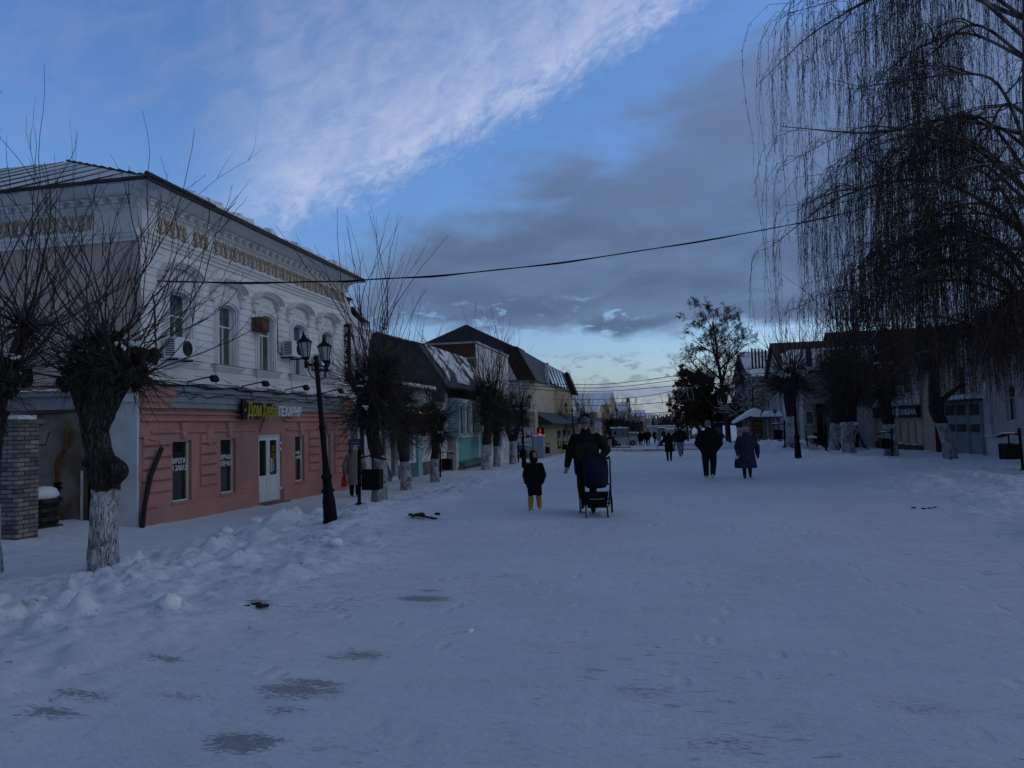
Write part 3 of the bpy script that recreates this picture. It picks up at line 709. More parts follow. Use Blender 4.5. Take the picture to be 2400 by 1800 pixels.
# string course, frieze, brackets, coved cornice: facade side and gable side
def warp(F): return lambda p: F((p[0], p[1], p[2] if p[2] < 6.86 else 6.86+(p[2]-6.86)*.66))
for T, Lw, first in ((warp(FL), HL, True), (warp(FS), 12.0, False)):
    e = .0 if first else 0.0
    b = MB(T)
    s0 = -.12 if first else .0
    prof_u(b, 0, Lw, [(0,6.10),(.05,6.10),(.05,6.16),(.10,6.2),(.10,6.25),(.15,6.28),(.15,6.34),(0,6.38)])
    b.box(0, Lw, 0, .03, 6.38, 6.86)
    prof_u(b, 0, Lw, [(0,6.86),(.06,6.86),(.08,6.9),(.13,6.92),(.13,6.96),(0,6.97)])
    b.box(0, Lw, 0, .05, 6.97, 7.22)
    prof_u(b, 0, Lw, [(0,7.2),(.14,7.2),(.15,7.24),(.22,7.25),(.30,7.30),(.42,7.40),(.55,7.46),(.60,7.47),(.60,7.52),(0,7.52)])
    n = int(Lw/.375)
    for i in range(n+1):
        u = .18+(Lw-.36)*i/n
        b.box(u-.07, u+.07, .05, .17, 7.0, 7.13); b.box(u-.10, u+.10, .05, .21, 7.13, 7.2); b.box(u-.05, u+.05, .05, .12, 6.98, 7.0)
    b.build('cornice', TRIM, house)
    b = MB(T); rr = random.Random(5)
    u = .62; i = 0
    end = Lw-.15
    while u < end:
        gap = first and 1.55 < u < 1.75 or first and 2.55 < u < 2.7 or (not first and .0 < u < 1.15)
        if not gap:
            if i % 2 == 0:
                # fan palmette
                pts = []
                for k in range(22):
                    t = 2*math.pi*k/22; rx = .082*(1+.34*math.cos(7*t)); rz = .175*(1+.2*math.cos(7*t))
                    pts.append((u+rx*math.cos(t), 6.63+rz*math.sin(t)))
                b.add([(p[0], .03, p[1]) for p in pts]+[(u+(p[0]-u)*.75, .075, 6.63+(p[1]-6.63)*.75) for p in pts], [(k, (k+1)%22, 22+(k+1)%22, 22+k) for k in range(22)]+[tuple(range(22, 44))])
                b.box(u-.03, u+.03, .03, .07, 6.40, 6.46)
                for s in (-1, 1): b.tube([(u, .05, 6.43), (u+s*.09, .06, 6.42), (u+s*.15, .05, 6.47)], .016, 5)
            else:
                for s in (-1, 1):
                    b.tube([(u, .05, 6.42), (u+s*.04, .06, 6.50), (u+s*.035, .06, 6.62), (u+s*.07, .06, 6.72), (u+s*.11, .05, 6.82)], [.009, .016, .011, .019, .009], 5)
                b.tube([(u, .05, 6.46), (u, .06, 6.78)], [.008, .013], 5)
        u += .225; i += 1
    b.build('frieze_relief', OCHRE, house)
# side wall
b = MB(FS)
b.box(.012, 12.0, -.3, 0, 2.86, 6.25)
for z in np.arange(4.1, 6.0, .33): b.bevbox(.02, .42 if int(z*3) % 2 else .55, 0, .012, z, z+.31, .006)
b.build('side_wall', SIDEW, house)
b = MB(FS); b.box(.012, 12.0, -.3, .02, -.9, 2.855); b.build('side_basement_wall', mat('stained_grey_render', (.36,.32,.29), .9, .2, .6, .3, 14, col2=(.15,.115,.08), thr=(.42,.6)), house)
b = MB(FS); b.box(.9, 12, .02, .16, 2.60, 2.72); b.box(.9, 12, .02, .10, 2.3, 2.6); b.build('side_ledge', GREYW, house)
b = MB(FS); snow_strip(b, .9, 12, .02, .17, 2.721, .07, 9); b.build('side_ledge_snow', SNOW, house)
b = MB(FS); b.box(.0, .78, .02, .10, -.9, 2.42); b.box(-.02, .84, .02, .16, 2.42, 2.6); b.bevbox(.82, 1.15, .02, .05, -.9, 1.9, .01); b.build('corner_pilaster', WHITEOLD, house)
# hipped roof: ribbed metal under patchy snow
ex0, ey0, ey1, ez = HX+.62, HY0-.62, HY1+.3, 7.30
r1 = (-18.5, 20.3, 10.6); r2 = (-24.5, 20.3, 10.6); bk = -30
b = MB(); b.add([(ex0,ey0,ez),(ex0,ey1,ez),r1,(bk,ey0,ez),(bk,ey1,ez),r2], [(0,1,2),(0,2,5,3),(1,4,5,2),(3,5,4)])
b.add([(ex0,ey0,ez-.05),(ex0,ey1,ez-.05),(bk,ey1,ez-.05),(bk,ey0,ez-.05)], [(0,1,2,3)])
roof = b.build('roof', ROOFM, house)
b = MB()
for i in range(16):
    x = ex0-.5-1.05*i
    # seam runs up the slope facing the side yard
    if x > r1[0]: t = (ex0-x)/(ex0-r1[0])
    elif x > r2[0]: t = 1.0
    else: t = max(0.03, (x-bk)/(r2[0]-bk))
    p0 = Vector((x, ey0, ez)); p1 = Vector((x, ey0+(20.3-ey0)*t, ez+(10.6-ez)*t))
    b.tube([p0+Vector((0,0,.03)), p1+Vector((0,0,+.0))], .018, 4)
for i in range(18):
    y = ey0+.4+.65*i; t = min((y-ey0)/(20.3-ey0), (ey1-y)/(ey1-20.3))
    if t <= 0: continue
    b.tube([(ex0, y, ez+.03), (ex0+(r1[0]-ex0)*t, y, ez+.03+(10.6-ez)*t)], .05, 4)
b.build('roof_seams', DARKR, house).parent = roof
b = MB(); b.box(ex0-.02, ex0+.06, ey0-.03, ey1, ez-.05, ez+.07); b.box(bk, ex0-.02, ey0-.05, ey0+.0, ez-.04, ez+.03)
b.tube([(ex0+.05, ey0-.06, ez+.06), (ex0+.05, 16.5, ez+.05)], [.06, .05], 8)
b.build('gutter', DARKR, house).parent = roof
b = MB(frame((ex0, ey0, 0), (0,1,0), (1,0,0)))
rr = random.Random(12); y = 1.5
while y < ey1-ey0-.3:
    L_ = rr.uniform(.3, 1.1); snow_strip(b, y, y+L_, -.45, .02, ez+.05, rr.uniform(.12, .28), rr.randint(0, 999), .11); y += L_+rr.uniform(0, .35)
snow_strip(b, .1, 1.2, -.6, -.05, ez+.05, .1, 4)
b.build('roof_snow', SNOW, house).parent = roof

# ---------------- things hung on the house
def hung(name, label, cat, loc, group=None): return empty(name, loc, label=label, cat=cat, group=group)
# bakery sign
s = hung('shop_sign', 'black bakery signboard with yellow and white Cyrillic letters over the door', 'sign', FL((4.15, .12, 2.3)))
b = MB(FL); b.box(3.72, 5.50, .22, .27, 2.10, 2.50); b.bevbox(3.72, 3.92, .22, .285, 2.02, 2.58, .01); b.build('backboard', BLACKP, s)
b = MB(FL)
for u in (4.1, 5.2, 6.1, 6.8): b.box(u, u+.04, .14, .225, 2.2, 2.4)
b.build('bracket', DARKM, s)
text_mesh('Дом', .70, .50, FL, 3.96, 2.03, .275, YELP, s, ext=.03); text_mesh('Хлеба', .80, .42, FL, 4.74, 2.08, .275, YELP, s, ext=.03)
b = MB(FL); b.ell((3.82, .30, 2.28), (.035,.02,.05), 8, 5); b.ell((5.62, .30, 2.30), (.03,.02,.04), 8, 5); b.build('ornament', YELP, s)
text_mesh('ПЕКАРНЯ', 1.40, .31, FL, 5.72, 2.13, .225, WHITEP, s, ext=.05)
# air conditioners
def aircon(T, u, z, label, d=.30):
    o = hung('air_conditioner', label, 'air conditioner', T((u, .2, z)), 'air conditioner units on the white house')
    b = MB(T); b.bevbox(u-.38, u+.38, .14, .14+d, z, z+.5, .015); b.build('casing', FRAMEW, o)
    b = MB(T)
    for k in range(5):
        r_ = .035+.036*k; pts = [(u+.08+r_*math.cos(t*math.pi/8), .15+d, z+.25+r_*math.sin(t*math.pi/8)) for t in range(17)]; b.tube(pts, .006, 4, False)
    for k in range(8): b.box(u-.385, u-.38, .18, .12+d, z+.06+k*.05, z+.085+k*.05)
    b.build('fan_grille', DARKM, o)
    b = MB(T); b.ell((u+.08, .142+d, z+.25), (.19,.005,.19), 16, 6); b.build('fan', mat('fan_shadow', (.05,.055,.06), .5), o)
    b = MB(T); b.box(u-.3, u-.26, .0, .14+d, z-.05, z-.01); b.box(u+.26, u+.3, .0, .14+d, z-.05, z-.01); b.tube([(u-.3,.03,z+.1),(u-.5,.03,z+.1),(u-.55,.03,z+1.2),(u-.6,.02,z+1.5)], .02, 5); b.build('bracket', DARKM, o)
aircon(FL, 1.00, 3.45, 'white air conditioner by the first window from the near corner, hose rising above')
aircon(FL, 6.62, 3.98, 'white air conditioner left of the fourth upper window with blue glass')
aircon(FL, 8.65, 3.75, 'white air conditioner behind the lamp heads, left of the last upper window')
o = hung('junction_box', 'rusty brown square box on the wall left of the third upper window', 'box', FL((4.85, .2, 4.75)))
b = MB(FL); b.bevbox(4.62, 5.08, .03, .34, 4.58, 4.98, .02); b.build('casing', mat('rusty_brown_metal', (.14,.075,.055), .8, .4, 7), o)
b = MB(FL); b.box(4.66, 5.04, .345, .35, 4.62, 4.94); b.tube([(4.85,.02,4.98),(4.8,.02,5.3)], .012, 5); b.build('lid', mat('rusty_brown_metal', (.1,.06,.05)), o)
# floodlights on arms
for u in (1.55, 3.95, 6.35, 8.9):
    o = hung('floodlight', ['black floodlight on an arm over the first pink shop window', 'black floodlight on an arm over the second pink shop window', 'black floodlight on an arm over the bakery door', 'black floodlight on an arm over the fourth pink shop window'][[1.55,3.95,6.35,8.9].index(u)], 'floodlight', FL((u, .2, 3.0)), 'floodlights above the pink shopfront')
    b = MB(FL); b.tube([(u, .1, 2.84), (u, .12, 2.95), (u+.05, .75, 3.06)], .018, 5); b.build('arm', DARKM, o)
    b = MB(FL); b.obox((u+.06, .8, 3.0), (.24, .10, .14), Matrix.Rotation(.5, 3, 'X')); b.build('lamp_head', DARKM, o)
# cable bundles along the ledge
b = MB(FL)
for k in range(4):
    pts = [(i*.35, .22+.02*k, 2.87-.02*k+.035*math.sin(i*1.3+k)+.02*math.sin(i*3.1)) for i in range(int(HL/.35)+1)]; b.tube(pts, .013, 4)
pts = [(1.0+i*.3, .23, 2.62+.05*math.sin(i*1.1)+.03*math.sin(i*2.7)) for i in range(30)]; b.tube(pts, .011, 4)
b.tube([(5.0, .2, 2.05), (5.02, .12, 1.95), (5.0, .06, 1.75), (5.08, .04, 1.66)], .014, 4)
for (u, z) in ((1.2, 2.7), (4.2, 2.6), (7.5, 2.75)): b.tube([(u, .22, 2.86), (u+.08, .25, z-.1), (u+.3, .22, z-.2), (u+.6, .23, 2.62)], .01, 4)
for u0 in (.4, 2.8, 5.2): b.tube([(u0, .03, 3.2), (u0+.5, .05, 3.05), (u0+1.0, .08, 2.95)], .008, 4)
tag(b.build('cable', DARKM), 'bundle of black cables sagging along the ledge above the bakery', 'cable')
# plastic hose standing out of the snow at the corner
b = MB(); pts = [Vector((-11.27, 14.55, -.5)), Vector((-11.26, 14.62, .1)), Vector((-11.24, 14.80, .75)), Vector((-11.2, 15.12, 1.36))]
b.tube([tuple(p) for p in pts], .055, 8); b.tube([tuple(pts[-1]), (-11.25, 15.1, 1.5), (-11.35, 14.8, 1.58), (-11.38, 14.6, 1.6)], .008, 4)
tag(b.build('plastic_pipe', mat('black_plastic_pipe', (.012,.012,.013), .5, .1)), 'black plastic pipe leaning out of the snow at the pink corner', 'pipe')
# gas pipe with valve on the side wall
FS2 = FS
o = empty('gas_pipe', FS((2.3, .1, -.3)), label='rust-orange gas riser with a bend and valve on the side wall', cat='pipe')
ORG = mat('rusty_orange_paint', (.16,.075,.015), .7, .4, 7)
b = MB(FS); b.tube([(2.02,.12,-.3),(2.02,.12,.95),(2.04,.12,1.08),(1.92,.12,1.28),(1.82,.12,1.38),(1.80,.12,1.5),(1.80,.12,1.85)], .05, 8); b.build('riser', ORG, o)
b = MB(FS); b.lathe([(.055,0),(.085,.0),(.085,.05),(.055,.05)], (2.02, .12, .60), 8); b.box(1.9, 2.14, .1, .14, .50, .54); b.lathe([(.06,0),(.06,.14)], (2.02,.12,.45), 8); b.build('valve', DARKM, o)
b = MB(FS); b.tube([(3.3,.06,1.9),(3.0,.07,2.0),(2.5,.07,1.97)], .012, 4); b.tube([(3.05,.06,2.05),(3.15,.07,1.7),(2.9,.06,1.5),(2.4,.06,1.5),(2.3,.06,1.8)], .012, 4)
b.tube([(5,.05,2.2),(3.5,.06,2.16),(1.6,.07,2.25)], .01, 4)
tag(b.build('cable', DARKM), 'loose black cable looped across the grey side wall behind the tree', 'cable')
b = MB(FS); b.tube([(1.42,.08,-.4),(1.42,.08,.9)], .03, 6); tag(b.build('water_pipe', WHITEOLD), 'thin pale pipe standing against the side wall behind the near tree', 'pipe')
b = MB(FS); b.box(1.12, 1.22, .05, .12, -.4, 1.75); b.build('drain_pipe', DARKM); tag(bpy.data.objects['drain_pipe'], 'dark square drainpipe beside the white corner pilaster', 'drainpipe')
# notary sign, hung at right angles to the wall
NY = 25.75
pA = aty(797, 762, NY); pB = aty(821, 890, NY)
o = empty('vertical_sign', (pA.x, NY, pB.z), label='tall dark red hanging sign with white vertical letters at the house end', cat='sign')
REDS = mat('dark_red_sign', (.035,.006,.008), .5, .1)
b = MB(); b.box(pA.x, pB.x+.03, NY-.05, NY+.05, pB.z, pA.z); b.build('panel', REDS, o)
b = MB(); b.box(HX, pA.x+.1, NY-.02, NY+.02, pA.z-.15, pA.z-.1); b.box(HX, pA.x+.1, NY-.02, NY+.02, pB.z+.3, pB.z+.35); b.tube([(HX,NY,pA.z+.02),(pB.x,NY,pA.z+.02)], .015, 5); b.build('bracket', DARKM, o)
TN = frame((pA.x+.03, NY-.052, 0), (1,0,0), (0,-1,0)); wN = pB.x-pA.x-.03
hN = pA.z-pB.z
for i, ch in enumerate('НОТАРИУС'):
    text_mesh(ch, wN*.50, hN*.072, TN, wN*.25, pA.z-hN*(.29+.098*i), 0, WHITEP, o, name='letter', ext=.006)
b = MB(TN); c0 = (wN*.5, 0.006, pA.z-hN*.11)
for r_ in (.10, .075): b.tube([(c0[0]+x*r_, 0.006, c0[2]+z*r_) for x, z in ((-1,1),(0,1.15),(1,1),(1,-.2),(0,-1.3),(-1,-.2),(-1,1))], .008, 4)
b.tube([(c0[0], .006, c0[2]+.05),(c0[0], .006, c0[2]-.06)], .01, 4); b.build('emblem', WHITEP, o)
# brick gate pillar and the stack of bricks by the side yard
pb = atz(38, 1285, -.42)
o = empty('brick_pillar', (pb.x-.3, pb.y+.2, -.5), label='mottled brick gate pillar at the left edge under the near tree crown', cat='pillar')
top = 1.95
b = MB(); b.box(pb.x-.62, pb.x, pb.y, pb.y+.5, -.6, top); b.build('shaft', BRICKN, o)
b = MB(); b.box(pb.x-.68, pb.x+.06, pb.y-.06, pb.y+.56, top, top+.08); b.build('cap', CONC, o)
b = MB(); b.box(pb.x-.60, pb.x-.02, pb.y+.03, pb.y+.46, top+.08, top+.16); b.build('cap_snow', SNOW, o)
b = MB(); b.box(pb.x-6, pb.x-.62, pb.y+.15, pb.y+.35, -.6, 1.6)
tag(b.build('brick_fence', BRICKN), 'low mottled brick wall left of the gate pillar', 'wall')
pk = aty(105, 1230, 13.7)
o = empty('brick_stack', (pk.x, 13.6, -.4), label='stack of dark bricks on a pallet half covered with snow by the side wall', cat='brick stack')
b = MB(); rr = random.Random(3)
for i in range(9):
    w_ = 1.15
    for j in range(int(w_/.26)):
        x = pk.x-.7+j*.265+(.1 if i % 2 else 0); b.obox((x, 13.55+rr.uniform(-.03,.03), -.33+i*.095), (.25, .55, .086), Matrix.Rotation(rr.uniform(-.05,.05), 3, 'Z'))
b.build('bricks', STONE, o)
b = MB(); [b.ell((pk.x-.62+.15*k, 13.55+rr.uniform(-.06,.06), .50+.05*math.sin(k*1.1)), (.2,.34,.10+.07*rr.random()), 12, 7, .06) for k in range(6)]; b.ell((pk.x-.45, 13.2, .2), (.22,.12,.28), 10, 7, .1); b.build('snow_cap', SNOW, o, smooth=True)

# ------------------------------------------------------------ trees
def bez(pts, n):
    """smooth polyline through control points (Catmull-Rom)"""
    P = [Vector(p) for p in pts]; P = [P[0]*2-P[1]]+P+[P[-1]*2-P[-2]]; out = []
    segs = len(P)-3
    for i in range(n+1):
        t = i/n*segs; k = min(int(t), segs-1); f = t-k; a, b, c, d = P[k:k+4]
        out.append(.5*((2*b)+(c-a)*f+(2*a-5*b+4*c-d)*f*f+(3*b-a-3*c+d)*f**3))
    return out
def interp(vals, n):
    k = len(vals)-1; return [vals[min(int(i/n*k), k-1)]*(1-(i/n*k-min(int(i/n*k), k-1)))+vals[min(int(i/n*k), k-1)+1]*(i/n*k-min(int(i/n*k), k-1)) for i in range(n+1)]
def limb(mb, pts, rads, n=14, sides=14, rough=.08, rg=rng):
    c = bez(pts, n); r = interp(rads, n)
    b0 = len(mb.v); mb.tube([tuple(p) for p in c], r, sides)
    for i in range(b0, len(mb.v)):
        j = (i-b0)//sides
        if j > n: break
        p = Vector(mb.v[i]); ctr = c[j] if mb.T is None else mb.T(c[j]); ctr = Vector(ctr)
        q = ctr+(p-ctr)*(1+rg.uniform(-rough, rough)); mb.v[i] = tuple(q)
    return c
def shoot(mb, p, d, L, r0, rg, up=.5, wav=.12, seg=9, kids=2, sides=3):
    pts = [Vector(p)]; d = Vector(d).normalized(); k = Vector((rg.uniform(-1,1), rg.uniform(-1,1), 0))*wav
    for i in range(seg):
        d = (d + Vector((0,0,up/seg)) + k/seg + Vector((rg.uniform(-1,1), rg.uniform(-1,1), rg.uniform(-.6,.6)))*wav*.55).normalized()
        if rg.random() < .25: k = Vector((rg.uniform(-1,1), rg.uniform(-1,1), 0))*wav*1.6
        pts.append(pts[-1]+d*L/seg)
    mb.tube([tuple(q) for q in pts], [r0*(1-.78*i/seg) for i in range(seg+1)], sides, False)
    for _ in range(kids):
        i = rg.randint(seg//3, seg-1); dd = (pts[i+1]-pts[i]).normalized()+Vector((rg.uniform(-1,1), rg.uniform(-1,1), rg.uniform(0,.8)))*.55
        shoot(mb, pts[i], dd, L*rg.uniform(.12,.3), r0*.45, rg, up*.6, wav, 4, 0, 3)
def pollard(root, trunk, heads, rg, nsh=60, shl=(2, 4), nbr=300, brl=(.4, 1.2), washz=1.0, lean=.9, snow=6, r0=.010, barkm=None, sides=14, rootr=1.12, droop=-.3, kids=2, upb=.5):
    """trunk: list of (points, radii) limbs; heads: [(centre, radius)]"""
    T = lambda p: Vector(p)
    bm_ = barkm or barkmat('limewashed_bark_%d' % int(washz*100), (.035,.028,.024), (.085,.07,.06), LIME, washz)
    mb = MB()
    for i, (pts, rad) in enumerate(trunk): limb(mb, pts, rad, 16, sides, .07, rg)
    for c, r in heads:
        for k in range(9):
            q = Vector(c)+Vector((rg.gauss(0,.42), rg.gauss(0,.42), rg.uniform(-.7,.5)))*r
            mb.ell(tuple(q), (r*rg.uniform(.2,.38),)*2+(r*rg.uniform(.24,.46),), 11, 8, .3, rg)
        for k in range(6):
            a = rg.uniform(0, 6.28); q = Vector(c)+Vector((math.cos(a), math.sin(a), 0))*r*rg.uniform(.2,.6)
            limb(mb, [q, q+Vector((math.cos(a)*.1, math.sin(a)*.1, r*rg.uniform(.5,1.1)))], [r*.22, r*.13], 4, 7, .12, rg)
    t = mb.build('trunk', bm_, root, local=True, smooth=True)
    cb = MB(); clumps = [(rg.randrange(len(heads)), rg.uniform(0, 6.283), rg.uniform(-.9, .8), rg.uniform(.55, 1.35), rg.uniform(-.8, .9)) for _ in range(22)]
    for k in range(nbr):
        hi, ca, ce, cl, cd = clumps[rg.randrange(len(clumps))] if k % 4 else (rg.randrange(len(heads)), rg.uniform(0, 6.283), rg.uniform(-1, .9), .7, rg.uniform(droop, upb))
        c, r = heads[hi]; a = ca+rg.gauss(0, .28); e = ce+rg.gauss(0, .22)
        dr = Vector((math.cos(a)*math.cos(e), math.sin(a)*math.cos(e), math.sin(e)))
        p = Vector(c)+Vector((dr.x, dr.y, dr.z*1.15))*r*rg.uniform(.3, 1.0)
        dd = dr+Vector((rg.uniform(-.5,.5), rg.uniform(-.5,.5), rg.uniform(-.4,.4)))
        shoot(cb, p, dd, rg.uniform(*brl)*cl, r0*.55*rg.uniform(.7,1.3), rg, cd+rg.uniform(-.3,.3), .5, 6, 1 if rg.random() < .6 else 0)
    for k in range(nsh):
        c, r = heads[rg.randrange(len(heads))]; a = rg.uniform(0, 6.283); e = math.acos(1-rg.random()**1.1*lean)
        dr = Vector((math.cos(a)*math.sin(e), math.sin(a)*math.sin(e), math.cos(e)))
        p = Vector(c)+Vector((dr.x*.8, dr.y*.8, dr.z))*r*rg.uniform(.5,.95)
        shoot(cb, p, dr, rg.uniform(*shl)*(1-.22*e), r0*rg.uniform(.65,1.25), rg, .25+.6*e, .36, 12, kids if rg.random() < .55 else 0)
    cb.build('crown', BARKD, root, local=True)
    if snow:
        sb = MB()
        for k in range(snow):
            c, r = heads[rg.randrange(len(heads))]; a = rg.uniform(0, 6.28); q = rg.uniform(.2, .95)
            base = Vector(c)+Vector((math.cos(a)*q*r, math.sin(a)*q*r, r*(.95-.55*q)*rg.uniform(.6,1.05)))
            for j in range(9):
                pp = base+Vector((rg.gauss(0,.26), rg.gauss(0,.26), rg.gauss(0,.12)))*r*1.1
                sb.ell(tuple(pp), (r*rg.uniform(.03,.15), r*rg.uniform(.03,.15), r*rg.uniform(.03,.10)), 7, 5, .4, rg)
        sb.build('snow_patches', SNOW, root, local=True, smooth=True)
    return root
GT = 'pollarded trees with whitewashed trunks'
# near tree, shaped on its own
D = 11.0
o0 = Vector(atd(242, 1330, D)); o0.z = gh(o0.x, o0.y)-.05
W = lambda px, py, d=D: Vector(atd(px, py, d))-o0
tr = empty('pollarded_tree', tuple(o0), label='nearest pollarded tree, thick bent whitewashed trunk with a knotty snow-dotted head and long bare shoots', cat='tree', group=GT)
main = [W(242,1345), W(243,1240), W(247,1150), W(243,1105), W(232,1060), W(222,1010), W(222,960)]
washz = W(245,1148).z
hd = [(W(205,850), .34), (W(300,850, 10.85), .33), (W(252,815, 11.1), .32), (W(175,890, 11.1), .20), (W(310,890, 10.9), .2)]
pollard(tr, [(main, [.215,.195,.19,.225,.175,.185,.2]), ([W(222,1000), W(195,930), W(180,880), W(195,830)], [.165,.14,.14,.09]), ([W(228,1000), W(262,930), W(290,880), W(296,840)], [.165,.15,.15,.1]),
     ([W(222,960), W(240,880), W(250,800)], [.2,.16,.1]), ([W(262,1075, 10.9), W(280,1105, 10.85), W(262,1140, 10.9)], [.07,.13,.05]), ([W(205,1090,10.9), W(198,1082,10.85)], [.06,.05])],
     hd, random.Random(21), nsh=84, shl=(2.2, 4.3), nbr=700, brl=(.25,.75), washz=washz, lean=.95, snow=14, r0=.0135, kids=3, sides=26)
# the one cut by the left edge
o1 = Vector(atd(-42, 1330, 10.6)); o1.z = gh(o1.x, o1.y)-.05
W1 = lambda px, py, d=10.6: Vector(atd(px, py, d))-o1
tr1 = empty('pollarded_tree', tuple(o1), label='pollarded tree cut by the left picture edge, its shoots reaching over the brick pillar', cat='tree', group=GT)
pollard(tr1, [([W1(-42,1345), W1(-45,1150), W1(-35,1040), W1(-15,960)], [.25,.22,.21,.2]), ([W1(-15,960), W1(30,850), W1(55,790), W1(88,765)], [.14,.08,.07,.05]), ([W1(50,800), W1(60,770), W1(95,760)], [.05,.05,.03]), ([W1(-30,1000), W1(-80,900), W1(-90,850)], [.17,.15,.12])],
     [(W1(-5,900), .33), (W1(10,870,10.4), .28), (W1(-80,850), .33), (W1(62,765), .10)], random.Random(5), nsh=85, shl=(2.2,4.6), nbr=500, brl=(.3,.8), washz=W1(0,1150).z, lean=1.0, snow=8, r0=.0145, kids=3, sides=20)

# three patterns of street pollard, copied along both rows
def proto(seed, h, hr, fork, nsh, shl, nbr, brl, lean, washz, snow=5):
    rg = random.Random(seed)
    root = empty('pollarded_tree', (0, 0, 0), label='x', cat='tree', group=GT)
    lx = rg.uniform(-.15,.15)
    if fork:
        tk = [([(0,0,-.1),(.02,0,.8),(lx,.02,h*.5)], [.22,.18,.17]), ([(lx,.02,h*.45),(lx-.25,.0,h*.75),(lx-.34,0,h)], [.14,.13,.11]), ([(lx,.02,h*.45),(lx+.22,.05,h*.75),(lx+.40,0,h*1.05)], [.15,.14,.12])]
        hd = [((lx-.36,0,h+.1), hr*.8), ((lx+.42,0,h*1.05+.15), hr*.85)]
    else:
        tk = [([(0,0,-.1),(.03,0,.7),(lx,.02,h*.7),(lx,0,h+.1)], [.23,.18,.175,.22])]
        hd = [((lx,0,h+.25), hr), ((lx+.15,.1,h+.85), hr*.8), ((lx-.1,-.05,h-.2), hr*.6), ((lx-.2,.1,h+.6), hr*.6)]
    pollard(root, tk, hd, rg, nsh=nsh, shl=shl, nbr=nbr, brl=brl, washz=washz, lean=lean, snow=snow, r0=.016, sides=10, kids=1, droop=-.5, upb=.9)
    return root
PA = proto(31, 2.35, .56, False, 32, (3.0,5.0), 1000, (.6,1.7), .10, 1.05)
PB = proto(32, 2.4, .52, False, 34, (2.4,4.6), 950, (.5,1.6), .12, 1.02)
PC = proto(33, 2.2, .46, True, 64, (1.2,2.8), 800, (.5,1.4), .35, 1.1, 9)
PROTO = {'A': PA, 'B': PB, 'C': PC}
used = set()
def place_tree(kind, x, y, rz, sc, label, dz=0.0, tilt=(0,0)):
    P = PROTO[kind]
    o = P if kind not in used else copy_tree(P); used.add(kind)
    o.location = (x, y, gh(x, y)+dz); o.rotation_euler = (tilt[0], tilt[1], rz); o.scale = (sc[0], sc[0], sc[1]); o['label'] = label
    return o
for (kind, px, py, z, rz, sc, lab, tl) in [
    ('A', 889, 1166, -.38, .3, (1.0,1.0), 'pollarded tree right behind the litter bin and the woman in beige', (0,0)),
    ('B', 952, 1148, -.38, 1.4, (1.0,1.0), 'second whitewashed tree past the bakery, in front of the black awnings', (0,-.03)),
    ('A', 1020, 1130, -.38, 2.6, (.95,.92), 'third whitewashed tree past the bakery, beside the bin and the turquoise wall', (0,.02)),
    ('B', 1140, 1101, -.35, 3.9, (1.3,1.35), 'left one of two thick whitewashed trees right of the turquoise wall', (0,0)),
    ('A', 1165, 1093, -.33, 5.0, (1.15,1.15), 'right one of two whitewashed trees standing close together past the turquoise wall', (0,0)),
    ('C', 1203, 1088, -.30, .0, (1.3,1.35), 'forked whitewashed tree behind the child and the lamp post', (0,0)),
    ('B', 1283, 1060, -.2, .8, (1.3,1.15), 'leaning whitewashed tree beside the beige shop, left of the second bin', (0,-.06)),
    ('A', 1308, 1060, -.2, 2.2, (1.2,1.1), 'whitewashed tree just left of the man with the pram', (0,.0)),
    ('B', 1374, -62, -.1, 1.2, (1.05,.88), 'whitewashed tree behind the man with the pram', (0,0)),
    ('A', 1428, -74, -.1, 4.2, (1.1,.80), 'whitewashed tree behind the advertising frame', (0,0)),
    ('B', 1450, -84, -.05, 3.1, (1.1,.85), 'bushy small tree past the advertising frame', (0,0)),
    ('A', 1470, -97, -.05, 5.2, (1.1,.85), 'distant bushy tree, third from the far end of the left row', (0,0)),
    ('B', 1488, -110, -.0, .4, (1.15,.85), 'distant bushy tree, next to last of the left row', (0,0)),
    ('A', 1501, -124, -.0, .9, (1.15,.85), 'last and smallest bushy tree of the left row', (0,0)),
    ('C', 1858, 1049, -.1, 1.0, (1.5,1.5), 'snowy forked whitewashed tree left of the right-hand lamp post', (0,0)),
    ('B', 1955, 1054, -.1, 2.0, (1.7,1.75), 'whitewashed tree with a big snow patch, right of the bench', (.0,-.12)),
    ('A', 1990, 1060, -.1, 3.3, (1.8,1.65), 'dark thick whitewashed tree beside the folding board', (0,.0)),
    ('B', 2088, 1066, -.1, .6, (1.6,1.5), 'whitewashed tree behind the bin in front of the black sign', (0,.02)),
    ('C', 1735, 1040, -.05, 2.1, (1.5,1.4), 'snow-covered forked tree beside the tall tree at the square', (0,0)),
    ]:
    x, y = gpos(px, py, z) if py > 0 else gdep(px, -py); place_tree(kind, x, y, rz, sc, lab, 0, tl)
# leaning tree before the grey gate
x, y = gpos(2228, 1076, -.12); zz = gh(x, y)
o = empty('pollarded_tree', (x, y, zz), label='tree leaning left in front of the grey gate, bent whitewashed trunk with a forked top', cat='tree', group=GT)
dq = (Vector((x, y, zz))-CP).dot(cf); WQ = lambda px, py: Vector(atd(px, py, dq))-Vector((x, y, zz))
pollard(o, [([WQ(2228,1080), WQ(2222,1045), WQ(2208,995), WQ(2192,960), WQ(2190,900), WQ(2188,840)], [.32,.26,.25,.27,.22,.24]), ([WQ(2192,955), WQ(2215,932), WQ(2250,905), WQ(2265,900)], [.17,.12,.08,.05])],
        [(WQ(2185,820), .45), (WQ(2195,780), .42), (WQ(2178,850), .35)], random.Random(8), nsh=50, shl=(1.0,2.2), nbr=420, brl=(.5,1.3), washz=WQ(2200,992).z, lean=.6, snow=4, r0=.013)

